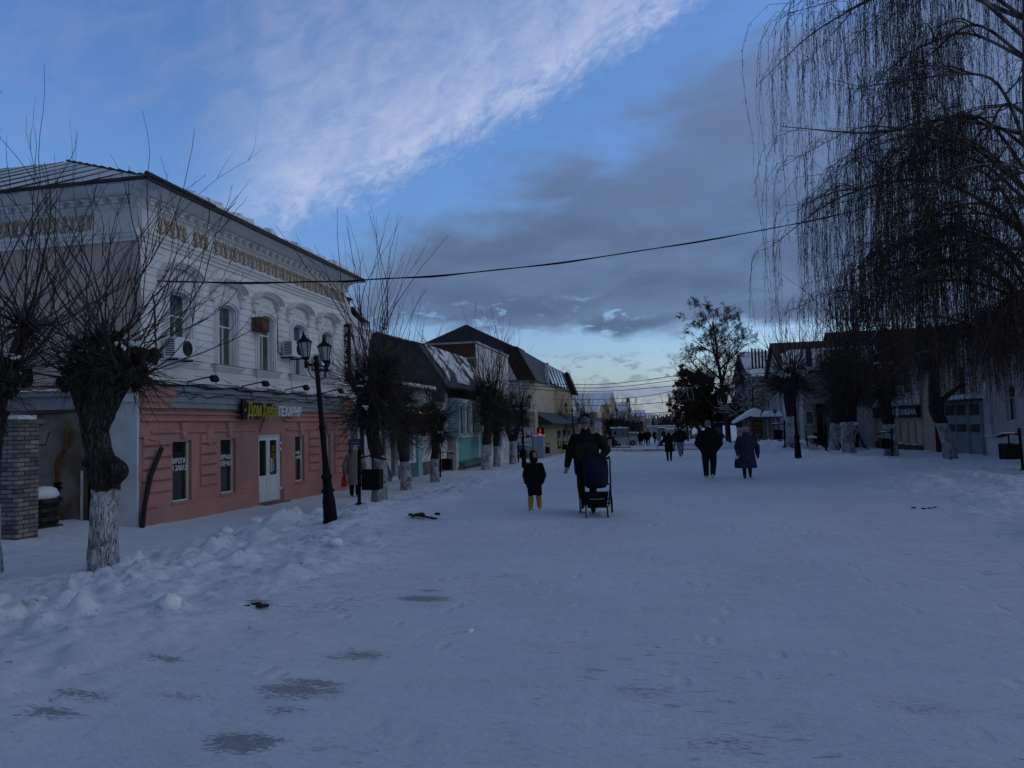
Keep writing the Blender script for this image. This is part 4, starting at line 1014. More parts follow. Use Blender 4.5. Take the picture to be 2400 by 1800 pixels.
# weeping birch at the right edge
def weeping_birch(x, y, rg, nl, nstr, label):
    z0 = gh(x, y)-.1
    root = empty('weeping_birch', (x, y, z0), label=label, cat='tree')
    BB = mat('pale_birch_bark', (.20,.18,.165), .85, .5, 3, .3, 12, col2=(.03,.026,.024), thr=(.4,.55), stretch=(1,1,.4))
    tb = MB(); tp = limb(tb, [(0,0,0),(.1,.1,5),(-.2,0,10),(.1,.2,17)], [.42,.34,.24,.06], 24, 14, .04, rg)
    lims = []
    for k in range(nl):
        h = 3.2+12.8*((k+rg.random())/nl)**1.35; base = bez([(0,0,0),(.1,.1,5),(-.2,0,10),(.1,.2,17)], 34)[min(34, int(h*2))]
        # fuller on the street side
        a = rg.gauss(math.pi*1.0, 1.25)
        L = min(8.6, 6.5+.2*h)*rg.uniform(.5, 1.0)
        o_ = Vector((math.cos(a), math.sin(a), 0)); rise = rg.uniform(1.0, 2.8); drop = rg.uniform(.2, 2.0)
        p = [base, base+o_*L*.35+Vector((0,0,rise)), base+o_*L*.7+Vector((rg.uniform(-.4,.4), rg.uniform(-.4,.4), rise*.95)), base+o_*L+Vector((rg.uniform(-.5,.5), rg.uniform(-.5,.5), rise-drop))]
        c = bez(p, 18); r = [.066*(1-.85*i/18)*(.6+.4*L/8) for i in range(19)]
        tb.tube([tuple(q) for q in c], r, 7); lims.append((c, o_))
        for j in range(4):
            i = rg.randint(4, 14); s_ = Vector((-o_.y, o_.x, 0))*rg.choice((-1,1)); L2 = L*rg.uniform(.2,.42)
            q = bez([c[i], c[i]+(s_+o_*.5)*L2*.5+Vector((0,0,rg.uniform(.1,.6))), c[i]+(s_*.9+o_)*L2+Vector((0,0,rg.uniform(-.6,.2)))], 8)
            tb.tube([tuple(v) for v in q], [.03*(1-.8*m_/8) for m_ in range(9)], 5); lims.append((q, o_))
    tb.build('trunk', BB, root, local=True, smooth=True)
    cb = MB(); lf = MB()
    for k in range(nstr):
        c, o_ = lims[rg.randrange(len(lims))]; n = len(c)-1
        i = min(n, int(n*(.22+.8*rg.random()**.8))); p = Vector(c[i])+Vector((rg.gauss(0,.12), rg.gauss(0,.12), 0))
        zend = rg.uniform(2.6, 4.6) if rg.random() < .6 else 0
        L = rg.uniform(1.4, 5.0)*(1 if rg.random() < .75 else 1.4)
        L = min(L, max(.8, p.z-1.7-rg.random()*1.5))
        a = rg.uniform(0, 6.28); d = (o_*.7+Vector((math.cos(a)*.8, math.sin(a)*.8, rg.uniform(-.2,.7)))).normalized()
        pts = [p]; seg = 9
        for s in range(seg):
            w = min(1, s/2.2+.25); d = (d*(1-w*.75)+Vector((0,0,-1))*w*.75+Vector((rg.uniform(-1,1), rg.uniform(-1,1), 0))*.10).normalized()
            pts.append(pts[-1]+d*L/seg)
        cb.tube([tuple(q) for q in pts], [.0078-.0055*s/seg for s in range(seg+1)], 3, False)
        for _ in range(int(L*5.5)):
            s = rg.randint(1, seg-1); t = rg.random(); q = pts[s]*(1-t)+pts[s+1]*t
            a = rg.uniform(0, 6.28); l = rg.uniform(.06, .28); h_ = Vector((math.cos(a), math.sin(a), 0)); e = q+h_*l*.45+Vector((0,0,-l))
            side = Vector((-h_.y, h_.x, 0))*.0035
            lf.add([tuple(q-side), tuple(q+side), tuple(e+side), tuple(e-side)], [(0,1,2,3)])
            m_ = .012+.014*rg.random(); u1 = Vector((math.cos(a+1), math.sin(a+1), rg.uniform(-.3,.3)))*m_*.6
            v1 = Vector((rg.uniform(-.3,.3), rg.uniform(-.3,.3), -1)).normalized()*m_*rg.uniform(1.0,2.4)
            lf.add([tuple(e-u1), tuple(e+v1), tuple(e+u1), tuple(e-v1*.4)], [(0,1,2,3)])
    cb.build('hanging_twigs', mat('dark_purple_twig', (.052,.036,.030), .8, .3, 2), root, local=True)
    lf.build('catkins_and_leaves', mat('withered_brown_leaf', (.075,.046,.030), .85, .4, 1.5), root, local=True)
    return root
bx_, by_ = atd(2490, 1100, 21.5).x, atd(2490, 1100, 21.5).y
weeping_birch(bx_, by_, random.Random(17), 42, 5300, 'huge weeping birch at the right edge with dark curtains of hanging twigs')
bx2, by2 = atd(2290, 1050, 30.5).x, atd(2290, 1050, 30.5).y

# branching trees down the street
def branch_tree(root, h, spread, rg, levels=5, leaf=.0, leafm=None, twigm=None, trunk_r=.25, start=.18, lm=.05, narrow=1.0, snowy=False, nk0=15):
    tb = MB(); lf = MB(); sn = MB()
    def rec(p, d, L, r, lv):
        seg = 5 if lv else 8; pts = [Vector(p)]; dd = Vector(d)
        for i in range(seg):
            dd = (dd+Vector((rg.uniform(-1,1), rg.uniform(-1,1), rg.uniform(-.5,.7)))*(.06 if lv == 0 else .16)).normalized(); pts.append(pts[-1]+dd*L/seg)
        rr = [r*(1-(.8 if lv == 0 else .6)*i/seg) for i in range(seg+1)]
        tb.tube([tuple(q) for q in pts], rr, [9, 7, 5, 4, 3, 3][min(lv, 5)], False)
        if snowy and 1 <= lv <= 3 and rg.random() < .8:
            sn.tube([tuple(q+Vector((0,0,rr[i]*.8))) for i, q in enumerate(pts)], [max(0.015, x*.8) for x in rr], 4)
        if lv >= levels:
            if leaf and rg.random() < leaf:
                for _ in range(3):
                    q = pts[rg.randint(1, seg)]+Vector((rg.gauss(0,.08), rg.gauss(0,.08), rg.gauss(0,.08))); s = lm*rg.uniform(.6,1.4)
                    a = Vector((rg.uniform(-1,1), rg.uniform(-1,1), rg.uniform(-1,1))).normalized()*s; b_ = a.cross(Vector((rg.uniform(-1,1), rg.uniform(-1,1), rg.uniform(-1,1)))).normalized()*s*.7
                    lf.add([tuple(q-a), tuple(q+b_), tuple(q+a), tuple(q-b_)], [(0,1,2,3)])
            return
        nk = nk0 if lv == 0 else (6 if lv < 3 else 4)
        for k in range(nk):
            t = start+(1-start)*(k+rg.random())/nk if lv == 0 else rg.uniform(.2, 1)
            i = min(seg-1, int(t*seg)); q = pts[i]*(1-(t*seg-i))+pts[i+1]*(t*seg-i)
            a = rg.uniform(0, 6.28) if lv else k*2.4; pd = (pts[i+1]-pts[i]).normalized()
            s1 = pd.orthogonal().normalized(); s2 = pd.cross(s1); out = s1*math.cos(a)+s2*math.sin(a)
            ang = rg.uniform(.7,1.15) if lv == 0 else rg.uniform(.45,.95); nd = (pd*math.cos(ang)+out*math.sin(ang)+Vector((0,0,.12))).normalized()
            nl = spread*narrow*(1-.62*t)*rg.uniform(.75,1.1) if lv == 0 else L*rg.uniform(.32,.58)
            rec(q, nd, nl, max(.011, rr[i]*(.55 if lv == 0 else .5)), lv+1)
    rec(Vector((0,0,-.1)), (0,0,1), h, trunk_r, 0)
    tb.build('trunk_and_branches', twigm or BARKD, root, local=True)
    if lf.v: lf.build('leaves', leafm, root, local=True)
    if sn.v: sn.build('branch_snow', SNOW, root, local=True)
LEAFD = mat('dry_dark_leaf', (.055,.04,.025), .9, .4, 1.5); LEAFR = mat('rusty_dead_leaf', (.10,.035,.02), .9, .4, 1.2)
p = Vector((*gdep(1706, 80), 0))
o = empty('tall_tree', (p.x, p.y, gh(p.x,p.y)), label='tallest bare tree with dry tufts standing above the street end, left of the gabled house', cat='tree')
branch_tree(o, 13.4, 7.0, random.Random(47), 5, .75, LEAFD, trunk_r=.32, start=.16, lm=.042, nk0=21)
p = atd(1640, 1020, 92)
o = empty('leafy_tree', (p.x, p.y, gh(p.x,p.y)), label='smaller bushy tree with rusty leaves left of the tallest tree', cat='tree')
branch_tree(o, 8.6, 4.2, random.Random(43), 5, .8, LEAFR, trunk_r=.25, start=.12, lm=.085)
p = atd(1672, 1020, 84)
o = empty('leafy_tree', (p.x, p.y, gh(p.x,p.y)), label='dark red-brown tree standing directly behind the tallest tree', cat='tree')
branch_tree(o, 6.4, 3.6, random.Random(44), 5, .9, LEAFR, trunk_r=.25, start=.1, lm=.085)
p = atd(1612, 1014, 108)
o = empty('leafy_tree', (p.x, p.y, gh(p.x,p.y)), label='outermost rusty-leaved tree over the green stall', cat='tree')
branch_tree(o, 6.8, 3.6, random.Random(45), 5, .8, LEAFR, trunk_r=.22, start=.1, lm=.085)
p = atd(1760, 1020, 66)
o = empty('dark_tree', (p.x, p.y, gh(p.x,p.y)), label='low dark spreading tree in front of the grey house wall', cat='tree')
branch_tree(o, 5.2, 3.4, random.Random(46), 5, 0, None, trunk_r=.2, start=.2, snowy=True)

# ------------------------------------------------------------ the other buildings of the street
def FR(side, X, y0): return frame((X, y0, 0), (0, 1, 0), (side, 0, 0))      # side +1: left row looking +x; -1: right row
def body(root, side, X, y0, y1, depth, z0, z1, m, holes=(), name='wall', hd=.18):
    T = FR(side, X, y0); b = MB(T); L = y1-y0
    wall_holes(b, 0, L, z0, z1, list(holes), 0, hd)
    b.poly([(0,0,z0),(0,-depth,z0),(0,-depth,z1),(0,0,z1)]); b.poly([(L,0,z0),(L,-depth,z0),(L,-depth,z1),(L,0,z1)])
    b.poly([(0,-depth,z0),(L,-depth,z0),(L,-depth,z1),(0,-depth,z1)]); b.poly([(0,-hd-.02,z1-.01),(L,-hd-.02,z1-.01),(L,-depth,z1-.01),(0,-depth,z1-.01)])
    b.box(.01, L-.01, -hd-.06, -hd-.03, z0, z1-.02)
    return b.build(name, m, root), T
def wins(T, root, lst, d=-.14, **k):
    for w in lst: add_window(T, root, *w, d, **k)
def cornice(T, root, L, z, m=None, out=.3, h=.35, name='cornice', wrap=0.0):
    b = MB(T); prof_u(b, -wrap, L, [(0,z-h),(.06,z-h),(.08,z-h*.6),(out*.5,z-h*.45),(out*.55,z-h*.25),(out,z-h*.15),(out,z),(0,z)])
    return b.build(name, m or TRIM, root)
def gable_roof(root, x0, x1, y0, y1, z0, z1, axis, m, ov=.3, th=.1, snow=None, endm=None):
    """axis 'x': ridge along x; 'y': ridge along y"""
    b = MB()
    if axis == 'x':
        ym = (y0+y1)/2; k = (z1-z0)/((y1-y0)/2)
        prof = [(y0-ov, z0-ov*k), (ym, z1), (y1+ov, z0-ov*k), (y1+ov, z0-ov*k+th), (ym, z1+th), (y0-ov, z0-ov*k+th)]
        b.prism(prof, x0-ov, x1+ov, 0)
        r = b.build('roof', m, root)
        g = MB(); g.prism([(y0, z0), (y1, z0), (ym, z1-.01)], x0+.01, x1-.01, 0); g.build('gable_wall', endm or m, root)
    else:
        xm = (x0+x1)/2; k = (z1-z0)/((x1-x0)/2)
        prof = [(x0-ov, z0-ov*k), (xm, z1), (x1+ov, z0-ov*k), (x1+ov, z0-ov*k+th), (xm, z1+th), (x0-ov, z0-ov*k+th)]
        b.prism(prof, y0-ov, y1+ov, 1)
        r = b.build('roof', m, root)
        g = MB(); g.prism([(x0, z0), (x1, z0), (xm, z1-.01)], y0+.01, y1-.01, 1); g.build('gable_wall', endm or m, root)
    return r
LX = -11.4
# narrow white house with the ornate parapet
h = empty('parapet_house', (LX-3, 27.1, -.5), label='narrow white house with ornate broken parapet right behind the red vertical sign', cat='house')
w_, T = body(h, 1, LX-.02, 25.97, 28.2, 9, -1.4, 5.65, WHITEOLD, [(.45, 1.6, 3.1, 4.6), (.25, .95, -.4, 1.75)])
wins(T, h, [(.45, 1.6, 3.1, 4.6)], bars=(2,2), gm=GLASSG)
cornice(T, h, 2.23, 5.65, out=.28); cornice(T, h, 2.23, 2.9, out=.14, h=.2)
b = MB(T); b.box(.0, .35, -.35, .05, 5.66, 6.45); b.box(1.9, 2.22, -.3, .05, 5.66, 6.0); b.prism([(.35,5.66),(.7,5.66),(1.15,5.75),(1.9,5.66),(1.9,5.75),(1.1,6.0),(.6,6.1),(.35,6.3)], -.3, .0, 1)
b.build('parapet', WHITEOLD, h)
b = MB(T); b.box(-.05, .42, -.42, .12, 6.62, 6.68); b.box(.05,.1,-.3,-.25,6.45,6.62); b.box(.27,.32,-.3,-.25,6.45,6.62); b.box(.05,.1,-.02,.03,6.45,6.62); b.box(.27,.32,-.02,.03,6.45,6.62); b.prism([(.45,6.32),(1.2,6.05),(2.1,5.95),(2.2,6.0),(1.2,6.14),(.5,6.4)], -.35, .1, 1); b.build('chimney_cap', mat('rusty_tin', (.05,.035,.03), .7, .4, 6), h)
b = MB(T); snow_strip(b, 0, 2.2, -.3, .25, 5.66, .06, 5); b.build('ledge_snow', SNOW, h)
for k in range(3):
    b = MB(T); u = .3+.75*k; b.bevbox(u, u+.14, 0, .07, 4.75, 5.3, .01); b.box(u-.03, u+.17, 0, .09, 4.65, 4.75); b.build('pilaster', TRIM, h)
b = MB(T); b.box(.25, .95, -.16, -.1, -.4, 1.75); b.build('door', mat('grey_door', (.2,.2,.22), .6), h)
s = empty('street_name_sign', T((.5,.1,1.9)), label='small blue plate with white letters over the door beside the pink corner', cat='sign')
BLUES = mat('blue_enamel_sign', (.015,.035,.13), .4, .1)
b = MB(T); b.box(.05, 1.1, .06, .10, 1.72, 2.22); b.build('plate', BLUES, s); b = MB(T); b.tube([(.07,.1,1.74),(1.08,.1,1.74),(1.08,.1,2.2),(.07,.1,2.2),(.07,.1,1.74)], .012, 4); b.build('rim', WHITEP, s)
text_mesh('АДВОКАТ', .8, .15, T, .18, 1.84, .10, WHITEP, s)
s = empty('blue_notice', T((.5,.1,.9)), label='dark blue notice board with rows of small white writing left of the drainpipe', cat='sign')
b = MB(T); b.box(.0, 1.02, .05, .08, .72, 1.32); b.build('plate', BLUES, s)
b = MB(T)
for k in range(4): b.box(.08, .95-.1*(k%2), .081, .086, .82+k*.12, .845+k*.12)
b.build('writing', mat('faint_white_print', (.25,.28,.36), .6), s)
b = MB(T); b.tube([(1.25,.08,-.3),(1.25,.08,2.6)], .07, 8); tag(b.build('drain_pipe', DARKR), 'dark drainpipe between the blue notice and the first bushy tree', 'drainpipe')
# barn-like slate gambrel house
h = empty('gambrel_house', (LX-5, 33, -.5), label='shop house under a big dark slate gambrel gable with a strip window and snowy roof', cat='house')
gy0, gy1 = 28.25, 39.45
holes = [(.35, .95, -.1, 1.5), (2.2, 3.05, -.45, 1.6), (3.4, 5.2, .15, 1.6)]
w_, T = body(h, 1, LX+.0, gy0, gy1, 8, -1.6, 3.55, TRIM, holes)
wins(T, h, [holes[0], holes[2]], bars=(2,1), gm=GLASSG); add_window(T, h, *holes[1], -.1, gm=GLASSG, name='door')
b = MB(T); b.box(0, 2.15, 0, .05, -1.6, -.15); b.box(3.1, 5.6, 0, .05, -1.6, .05); b.build('plinth', TEALD, h)
b = MB(T); b.box(5.6, 6.2, .0, .12, -1.2, 2.4); b.build('pilaster', TEAL, h)
b = MB(T); b.box(6.2, 11.1, .0, .06, -1.6, .0); b.build('lower_wall', CONC, h)
b = MB(); b.prism([(LX+.35,3.5),(LX+.35,3.6),(LX-4,4.35),(LX-8,4.35),(LX-8,3.5)], gy0-.05, 36.4, 1); r0_ = b.build('front_roof', DARKR, h)
b = MB(); b.prism([(LX+.3,3.62),(LX+.25,3.78),(LX-4,4.62),(LX-8,4.62),(LX-8,4.37),(LX-4,4.37)], gy0-.02, 36.38, 1); b.build('front_roof_snow', SNOW, h).parent = r0_
GY = 36.5
q = [aty(866,783,GY), aty(978,812,GY), aty(1027,881,GY), aty(1040,905,GY)]
xl, zl = q[0].x-6, q[0].z+(q[0].z-q[1].z)/(q[1].x-q[0].x)*6
gpr = [(xl, 3.0), (q[3].x, 3.0), (q[3].x, q[3].z), (q[2].x, q[2].z), (q[1].x, q[1].z), (q[0].x, q[0].z), (xl, zl)]
b = MB(); b.prism(gpr, GY, GY+.2, 1); b.build('slate_gable', SLATE, h)
b = MB()
for k in range(16):
    x = xl+2+.55*k
    if x < q[1].x-.1: b.box(x, x+.03, GY-.02, GY, 3.4, 5.2)
b.build('cladding_joints', DARKR, h)
a_, c_ = aty(866, 842, GY-.1), aty(932, 872, GY-.1)
wo = MB(); wo.box(a_.x-2, c_.x, GY-.06, GY-.03, c_.z-.15, a_.z); st = wo.build('strip_window', BLACKP, h)
wo = MB()
for k in range(10): x = a_.x-2+(c_.x-a_.x+2)*k/10; wo.box(x, x+.05, GY-.09, GY-.06, c_.z-.15, a_.z)
wo.build('window_bars', DARKR, h).parent = st
def off_(pp, d): return (pp.x+d*.55, pp.z+d)
b = MB(); b.prism([(q[3].x+.1, q[3].z-.1), (q[3].x+.2, q[3].z), off_(q[2], .12), off_(q[1], .14), (xl, zl+.16), (xl, zl+.02), (q[1].x, q[1].z+.01), (q[2].x, q[2].z)], GY-.12, 46.2, 1); rf = b.build('roof', DARKR, h)
b = MB(); b.prism([off_(q[3], .1), off_(q[2], .14), off_(q[1], .16), (xl, zl+.18), (xl, zl+.22), off_(q[1], .22), off_(q[2], .18), off_(q[3], .14)], GY+.9, 46.1, 1); b.build('roof_snow', mat('patchy_roof_snow', (.72,.74,.78), .8, .1, .9, .4, 9, col2=(.06,.06,.065), thr=(.46,.52)), h).parent = rf
b = MB(); b.box(LX-8, LX-.3, GY+.3, 46.2, 3.0, 4.2); b.build('upper_wall', SLATE, h)
b = MB(T); b.tube([(1.1,.12,2.4),(1.1,.12,.35),(1.5,.3,-.35)], .07, 8); tag(b.build('drain_pipe', TEALD), 'teal drainpipe kicking out at its foot beside the shop window', 'drainpipe')
for u, lab in ((2.6, 'left black domed awning over the shop door behind the second tree'), (4.75, 'right black domed awning next to the turquoise pilaster')):
    a = empty('domed_awning', T((u, .3, 2.2)), label=lab, cat='awning', group='black domed shop awnings')
    b = MB(T); n = 8
    for i in range(n):
        t0, t1 = math.pi/2*i/n, math.pi/2*(i+1)/n
        f = lambda t, uu: (uu, .02+.85*math.sin(t), 1.62+.75*math.cos(t))
        b.add([f(t0,u-.75), f(t0,u+.75), f(t1,u+.75), f(t1,u-.75)], [(0,1,2,3)])
        for s in (-1, 1): b.add([(u+s*.75,.02,1.62), f(t0,u+s*.75), f(t1,u+s*.75)], [(0,1,2)])
    b.box(u-.75, u+.75, .84, .87, 1.48, 1.63); b.build('canopy', mat('black_awning_fabric', (.012,.012,.013), .7, .2), a)
    b = MB(T); 
    for s in (-.74, .74): b.tube([(u+s,.85,1.6),(u+s,.04,.9)], .015, 4)
    b.build('brace', DARKM, a)
b = MB(T); b.box(3.08, 3.3, .02, .05, .3, 1.6); tag(b.build('poster', mat('yellow_green_poster', (.32,.34,.08), .6, .3, 6, col2=(.4,.42,.42))), 'narrow yellow-green poster between shop door and window', 'poster')
for u in (2.1, 4.9):
    l = MB(T); l.ell((u, .5, 2.45), (.05,.05,.09), 8, 6); tag(l.build('wall_lamp', mat('orange_lit_lamp', (.8,.3,.1), .4, emit=(1,.32,.10), es=1.6)), 'small glowing orange wall lamp %s' % ('left of the second tree trunk' if u < 3 else 'right of the second tree trunk'), 'lamp', 'orange wall lamps')
    l = MB(T); l.tube([(u,.0,2.5),(u,.46,2.5)], .012, 4); l.build('arm', DARKM, bpy.data.objects[[o.name for o in bpy.data.objects if o.name.startswith('wall_lamp')][-1]], local=True)
# turquoise building and the flat-roofed brick one above it
h = empty('turquoise_house', (LX-4, 43, -.5), label='turquoise shop wall with white half columns over a blank turquoise panel', cat='house')
w_, T = body(h, 1, LX+.25, 39.5, 46.2, 6, -1.8, 3.3, TEAL, [])
b = MB(T); b.box(.9, 5.7, .005, .03, -.25, 1.02); b.build('panel', TURQ, h)
b = MB(T); b.prism([(.0,-.55),(.45,-.55),(.42,-.45),(.05,-.25),(0,-.25)], .9, 5.9, 0); b.build('sill', TEALD, h)
b = MB(T); b.box(.6, 6.1, 0, .22, -1.8, -.56); b.build('plinth', CONC, h)
b = MB(T); b.box(.4, .9, 0, .06, -.9, 1.1); b.box(.4, 6.0, 0, .12, 1.05, 1.2); b.box(5.7, 6.0, 0, .06, -.3, 1.05); b.box(0, 6.7, 0, .1, 3.1, 3.3); b.build('panel_frame', TRIM, h)
for k in range(4):
    c_ = MB(T); u = 1.1+1.35*k; pc = [(u+.14*math.cos(t*math.pi/5), .01+.16*math.sin(t*math.pi/5)) for t in range(6)]
    c_.prism(pc, 1.22, 3.1, 2); c_.box(u-.2, u+.2, 0, .2, 1.2, 1.3); c_.build('half_column', TRIM, h)
for k in range(3):
    c_ = MB(T); u = 1.85+1.35*k; c_.box(u-.12, u+.12, .0, .03, 1.3, 2.9); c_.build('slot_window', GLASSG, h)
b = MB(T); b.box(-.3,.38,-.5,.04,-.9,1.1); b.build('side_panel', GREYW, h)
h = empty('flat_roofed_block', (LX-6, 50, -.5), label='flat-roofed block with red brick parapet, grey brick side and pale street face', cat='house')
by0, by1 = 46.25, 56.7
w_, T = body(h, 1, LX-.0, by0, by1, 14, -2.0, 7.05, WHITEOLD, [(1.0,2.0,-.2,1.4), (2.6,3.8,-.4,1.2), (6,7.2,.0,1.5)])
wins(T, h, [(1.0,2.0,-.2,1.4), (6,7.2,.0,1.5)], gm=GLASSG); add_window(T, h, 2.6,3.8,-.4,1.2,-.1, name='door', gm=GLASSG)
b = MB(); b.box(LX-13.9, LX-.02, by0-.05, by0+.0, 6.2, 7.08); b.build('brick_parapet', BRICKR, h)
b = MB(); b.box(LX-13.9, LX-.02, by0-.03, by0+.0, 2.0, 6.1); b.build('side_wall', BRICKG, h)
b = MB(); b.box(LX-13.9, LX+.12, by0-.12, by1, 7.08, 7.2); b.build('coping', mat('pale_tin_coping', (.4,.43,.46), .5, .1), h)
b = MB(T); 
for z in (4.2, 5.6): b.box(0, by1-by0, 0, .02, z, z+.04)
for k in range(7): b.box(1.45*k+.7, 1.45*k+.74, 0.0, .018, 2.4, 7.0)
b.build('panel_joints', GREYW, h)
# mansard house with the dark shingle hip
h = empty('mansard_house', (LX-5, 68, -.5), label='tall pale house with dark shingled hip roof, brown mansard and arched attic window', cat='house')
hy0 = 59.0
b = MB(); b.box(LX-9, LX+1.2, hy0, 90, -2.5, 5.4); b.build('wall', CREAM, h)
b = MB(); b.box(LX+1.2, LX+1.25, 74, 90, 2.2, 5.35); b.build('yellow_wall', YELLOW, h)
b = MB(); b.box(LX-1.8, LX+1.22, hy0-.06, hy0-.005, -2.5, 5.3); b.build('white_front', WHITEOLD, h)
b = MB(); b.box(LX-4.6, LX+.15, hy0-.12, hy0-.07, 3.1, 4.4); tag(b.build('blank_billboard', mat('dull_board', (.33,.31,.25), .8)), 'blank dull billboard under the arched attic window of the mansard house', 'billboard')
# attic gable facing the camera: trapezoid with arched window
b = MB(); b.prism([(LX-4.1,5.4),(LX+.3,5.4),(LX-.9,8.0),(LX-3.3,8.0)], hy0-.35, hy0+1.2, 1); att = b.build('attic_gable', WHITEOLD, h)
arc = [(LX-1.9+1.15*math.cos(math.pi*t/12), 6.3+.85*math.sin(math.pi*t/12)) for t in range(13)]
b = MB(); b.prism([(LX-3.05,5.7),(LX-.75,5.7)]+arc, hy0-.40, hy0-.36, 1); aw = b.build('arched_window', GLASSG, h)
b = MB()
for x0, x1, z0, z1 in ((LX-3.1,LX-.7,6.26,6.33),(LX-2.6,LX-2.53,5.7,6.3),(LX-1.3,LX-1.23,5.7,6.3),(LX-3.1,LX-.7,5.64,5.7)): b.box(x0, x1, hy0-.45, hy0-.405, z0, z1)
b.tube([(p[0], hy0-.42, p[1]) for p in arc], .05, 5); b.build('window_frame', FRAMEW, h).parent = aw
b = MB(); b.add([(LX+.35,hy0-.3,5.4),(LX-.9,hy0-.5,8.15),(LX+.4,hy0-.5,8.1),(LX+1.9,hy0-.3,5.3),(LX+.35,hy0+3,5.4),(LX-.9,hy0+3,8.15),(LX+.4,hy0+3,8.1),(LX+1.9,hy0+3,5.3)], [(0,3,2,1),(4,5,6,7),(0,4,7,3),(1,2,6,5),(2,3,7,6),(0,1,5,4)]); b.build('brown_mansard', BROWNM, h)
b = MB(); b.box(LX-6.2, LX-4.15, hy0-.3, hy0+.1, 5.2, 7.9); b.build('brown_cladding', BROWNM, h)
b = MB(); xr = LX+1.3
apex = (LX-5.0, hy0+4.5, 11.3)
pts = [(LX-9.4,hy0-.6,7.95),(xr-.8,hy0-.6,7.95),(xr-1.0,90.5,7.9),(LX-9.4,90.5,7.9),(LX-4.6,hy0+2.6,10.55),(LX-4.6,86,10.3)]
b.add(pts, [(0,1,4),(1,2,5,4),(2,3,5),(3,0,4,5),(0,3,2,1)]); rf = b.build('shingle_roof', SHINGLE, h)
b = MB(); b.prism([(LX-9,5.4),(xr-.05,5.4),(xr-.9,7.95),(LX-9,7.95)], hy0+3.0, 90.2, 1); b.build('mansard_slope', mat('blue_grey_mansard', (.05,.06,.07), .6, .2), h)
for k in range(5):
    y = 72+k*2.6; q = MB(); q.add([(xr+.02,y,5.75),(xr+.02,y+1.5,5.75),(xr-.62,y+1.5,7.7),(xr-.62,y,7.7)], [(0,1,2,3)]); q.build('skylight', mat('pale_skylight', (.3,.34,.38), .1, spec=.8), h)
b = MB(); b.box(LX+1.0, LX+1.32, 69.5, 70.0, 5.4, 7.6); b.build('white_pier', WHITEOLD, h)
b = MB(); b.prism([(LX+.6,5.35),(LX+2.0,5.2),(LX+.9,8.0),(LX+.6,8.0)], 88.5, 90.6, 1); b.build('end_dormer', BROWNM, h)
# low mattress shop and beige shops
h = empty('yellow_shop', (LX+1, 62, -.5), label='low yellow shop with a big mattress banner behind the forked tree', cat='shop')
b = MB(); b.box(LX-2.5, LX+1.9, 57.6, 58.9, -2.5, 2.7); b.build('wall', mat('pale_yellow_render', (.50,.44,.28), .9, .1), h)
b = MB(frame((LX-2.5, 57.5, 0), (1,0,0), (0,-1,0))); snow_strip(b, 0, 4.4, -.9, .1, 2.7, .28, 6, .3); b.build('roof_snow', SNOW, h)
b = MB(); b.box(LX+1.0, LX+1.4, 57.52, 57.59, 1.55, 2.25); b.build('window', GLASS, h)
bn = empty('mattress_banner', (LX, 57.4, -.5), label='white banner with red Cyrillic letters МАТРАСЫ partly hidden by the forked tree', cat='banner')
TB = frame((LX-1.9, 57.45, 0), (1,0,0), (0,-1,0))
b = MB(TB); b.box(0, 3.7, 0, .05, -.5, 1.55); b.build('sheet', mat('banner_white', (.6,.62,.66), .6, .05), bn)
text_mesh('МАТРАСЫ', 3.4, .52, TB, .15, .62, .055, mat('banner_red', (.42,.02,.02), .6), bn)
for i, c_ in enumerate([(.5,.42,.05),(.45,.1,.15),(.03,.16,.42),(.35,.38,.4)]):
    b = MB(TB); b.box(.3+.85*i, 1.0+.85*i, .051, .07, -.42, .05+.08*(i==2)); b.build('picture', mat('banner_patch_%d' % i, c_, .6, .3, 8), bn)
text_mesh('ОДЕЯЛА', 1.8, .22, TB, 1.7, .22, .055, mat('banner_teal', (.05,.22,.28), .6), bn)
b = MB(TB); b.ell((2.3, .055, 1.3), (.5,.012,.16), 12, 6); b.build('logo', BLUES, bn)
cb_ = empty('utility_cabinet', (LX+3.1, 58.0, -.5), label='tall grey-blue utility cabinet with snow on top next to the mattress banner', cat='cabinet')
pA = aty(1253, 1057, 57.0); pB = aty(1273, 1022, 57.0)
b = MB(); b.box(pA.x, pB.x, 57, 57.9, gh(pA.x,57)-.2, pB.z); b.box((pA.x+pB.x)/2-.01, (pA.x+pB.x)/2+.01, 56.97, 57, gh(pA.x,57), pB.z-.05); b.build('casing', mat('grey_blue_metal', (.26,.33,.38), .6, .08), cb_)
b = MB(); b.box(pA.x-.03, pB.x+.03, 56.95, 57.95, pB.z+.002, pB.z+.09); b.build('snow_cap', SNOW, cb_)
ls = empty('lit_sign', (pB.x-.2, 58.2, 1), label='small glowing red vertical shop sign above the grey cabinet', cat='sign')
pA = aty(1261, 1021, 58.2); pB = aty(1272, 1005, 58.2)
b = MB(); b.box(pA.x-.1, pB.x+.1, 58.2, 58.35, pA.z-.05, pB.z+.1); b.build('case', BLACKP, ls)
b = MB(); xm = (pA.x+pB.x)/2; zz0, zz1 = pA.z, pB.z; hh = zz1-zz0
b.box(xm-.04, xm+.04, 58.17, 58.2, zz0+hh*.5, zz1); b.box(xm-.12, xm+.12, 58.17, 58.2, zz0, zz0+hh*.3); b.box(xm-.12, xm-.06, 58.17, 58.2, zz0, zz0+hh*.45); b.build('glowing_mark', mat('red_glow', (.8,.05,.03), .4, emit=(1,.06,.04), es=.45), ls)
h = empty('beige_shop', (LX+2, 70, -.5), label='low beige shops with dark pitched roof behind the bins and the leaning tree', cat='shop')
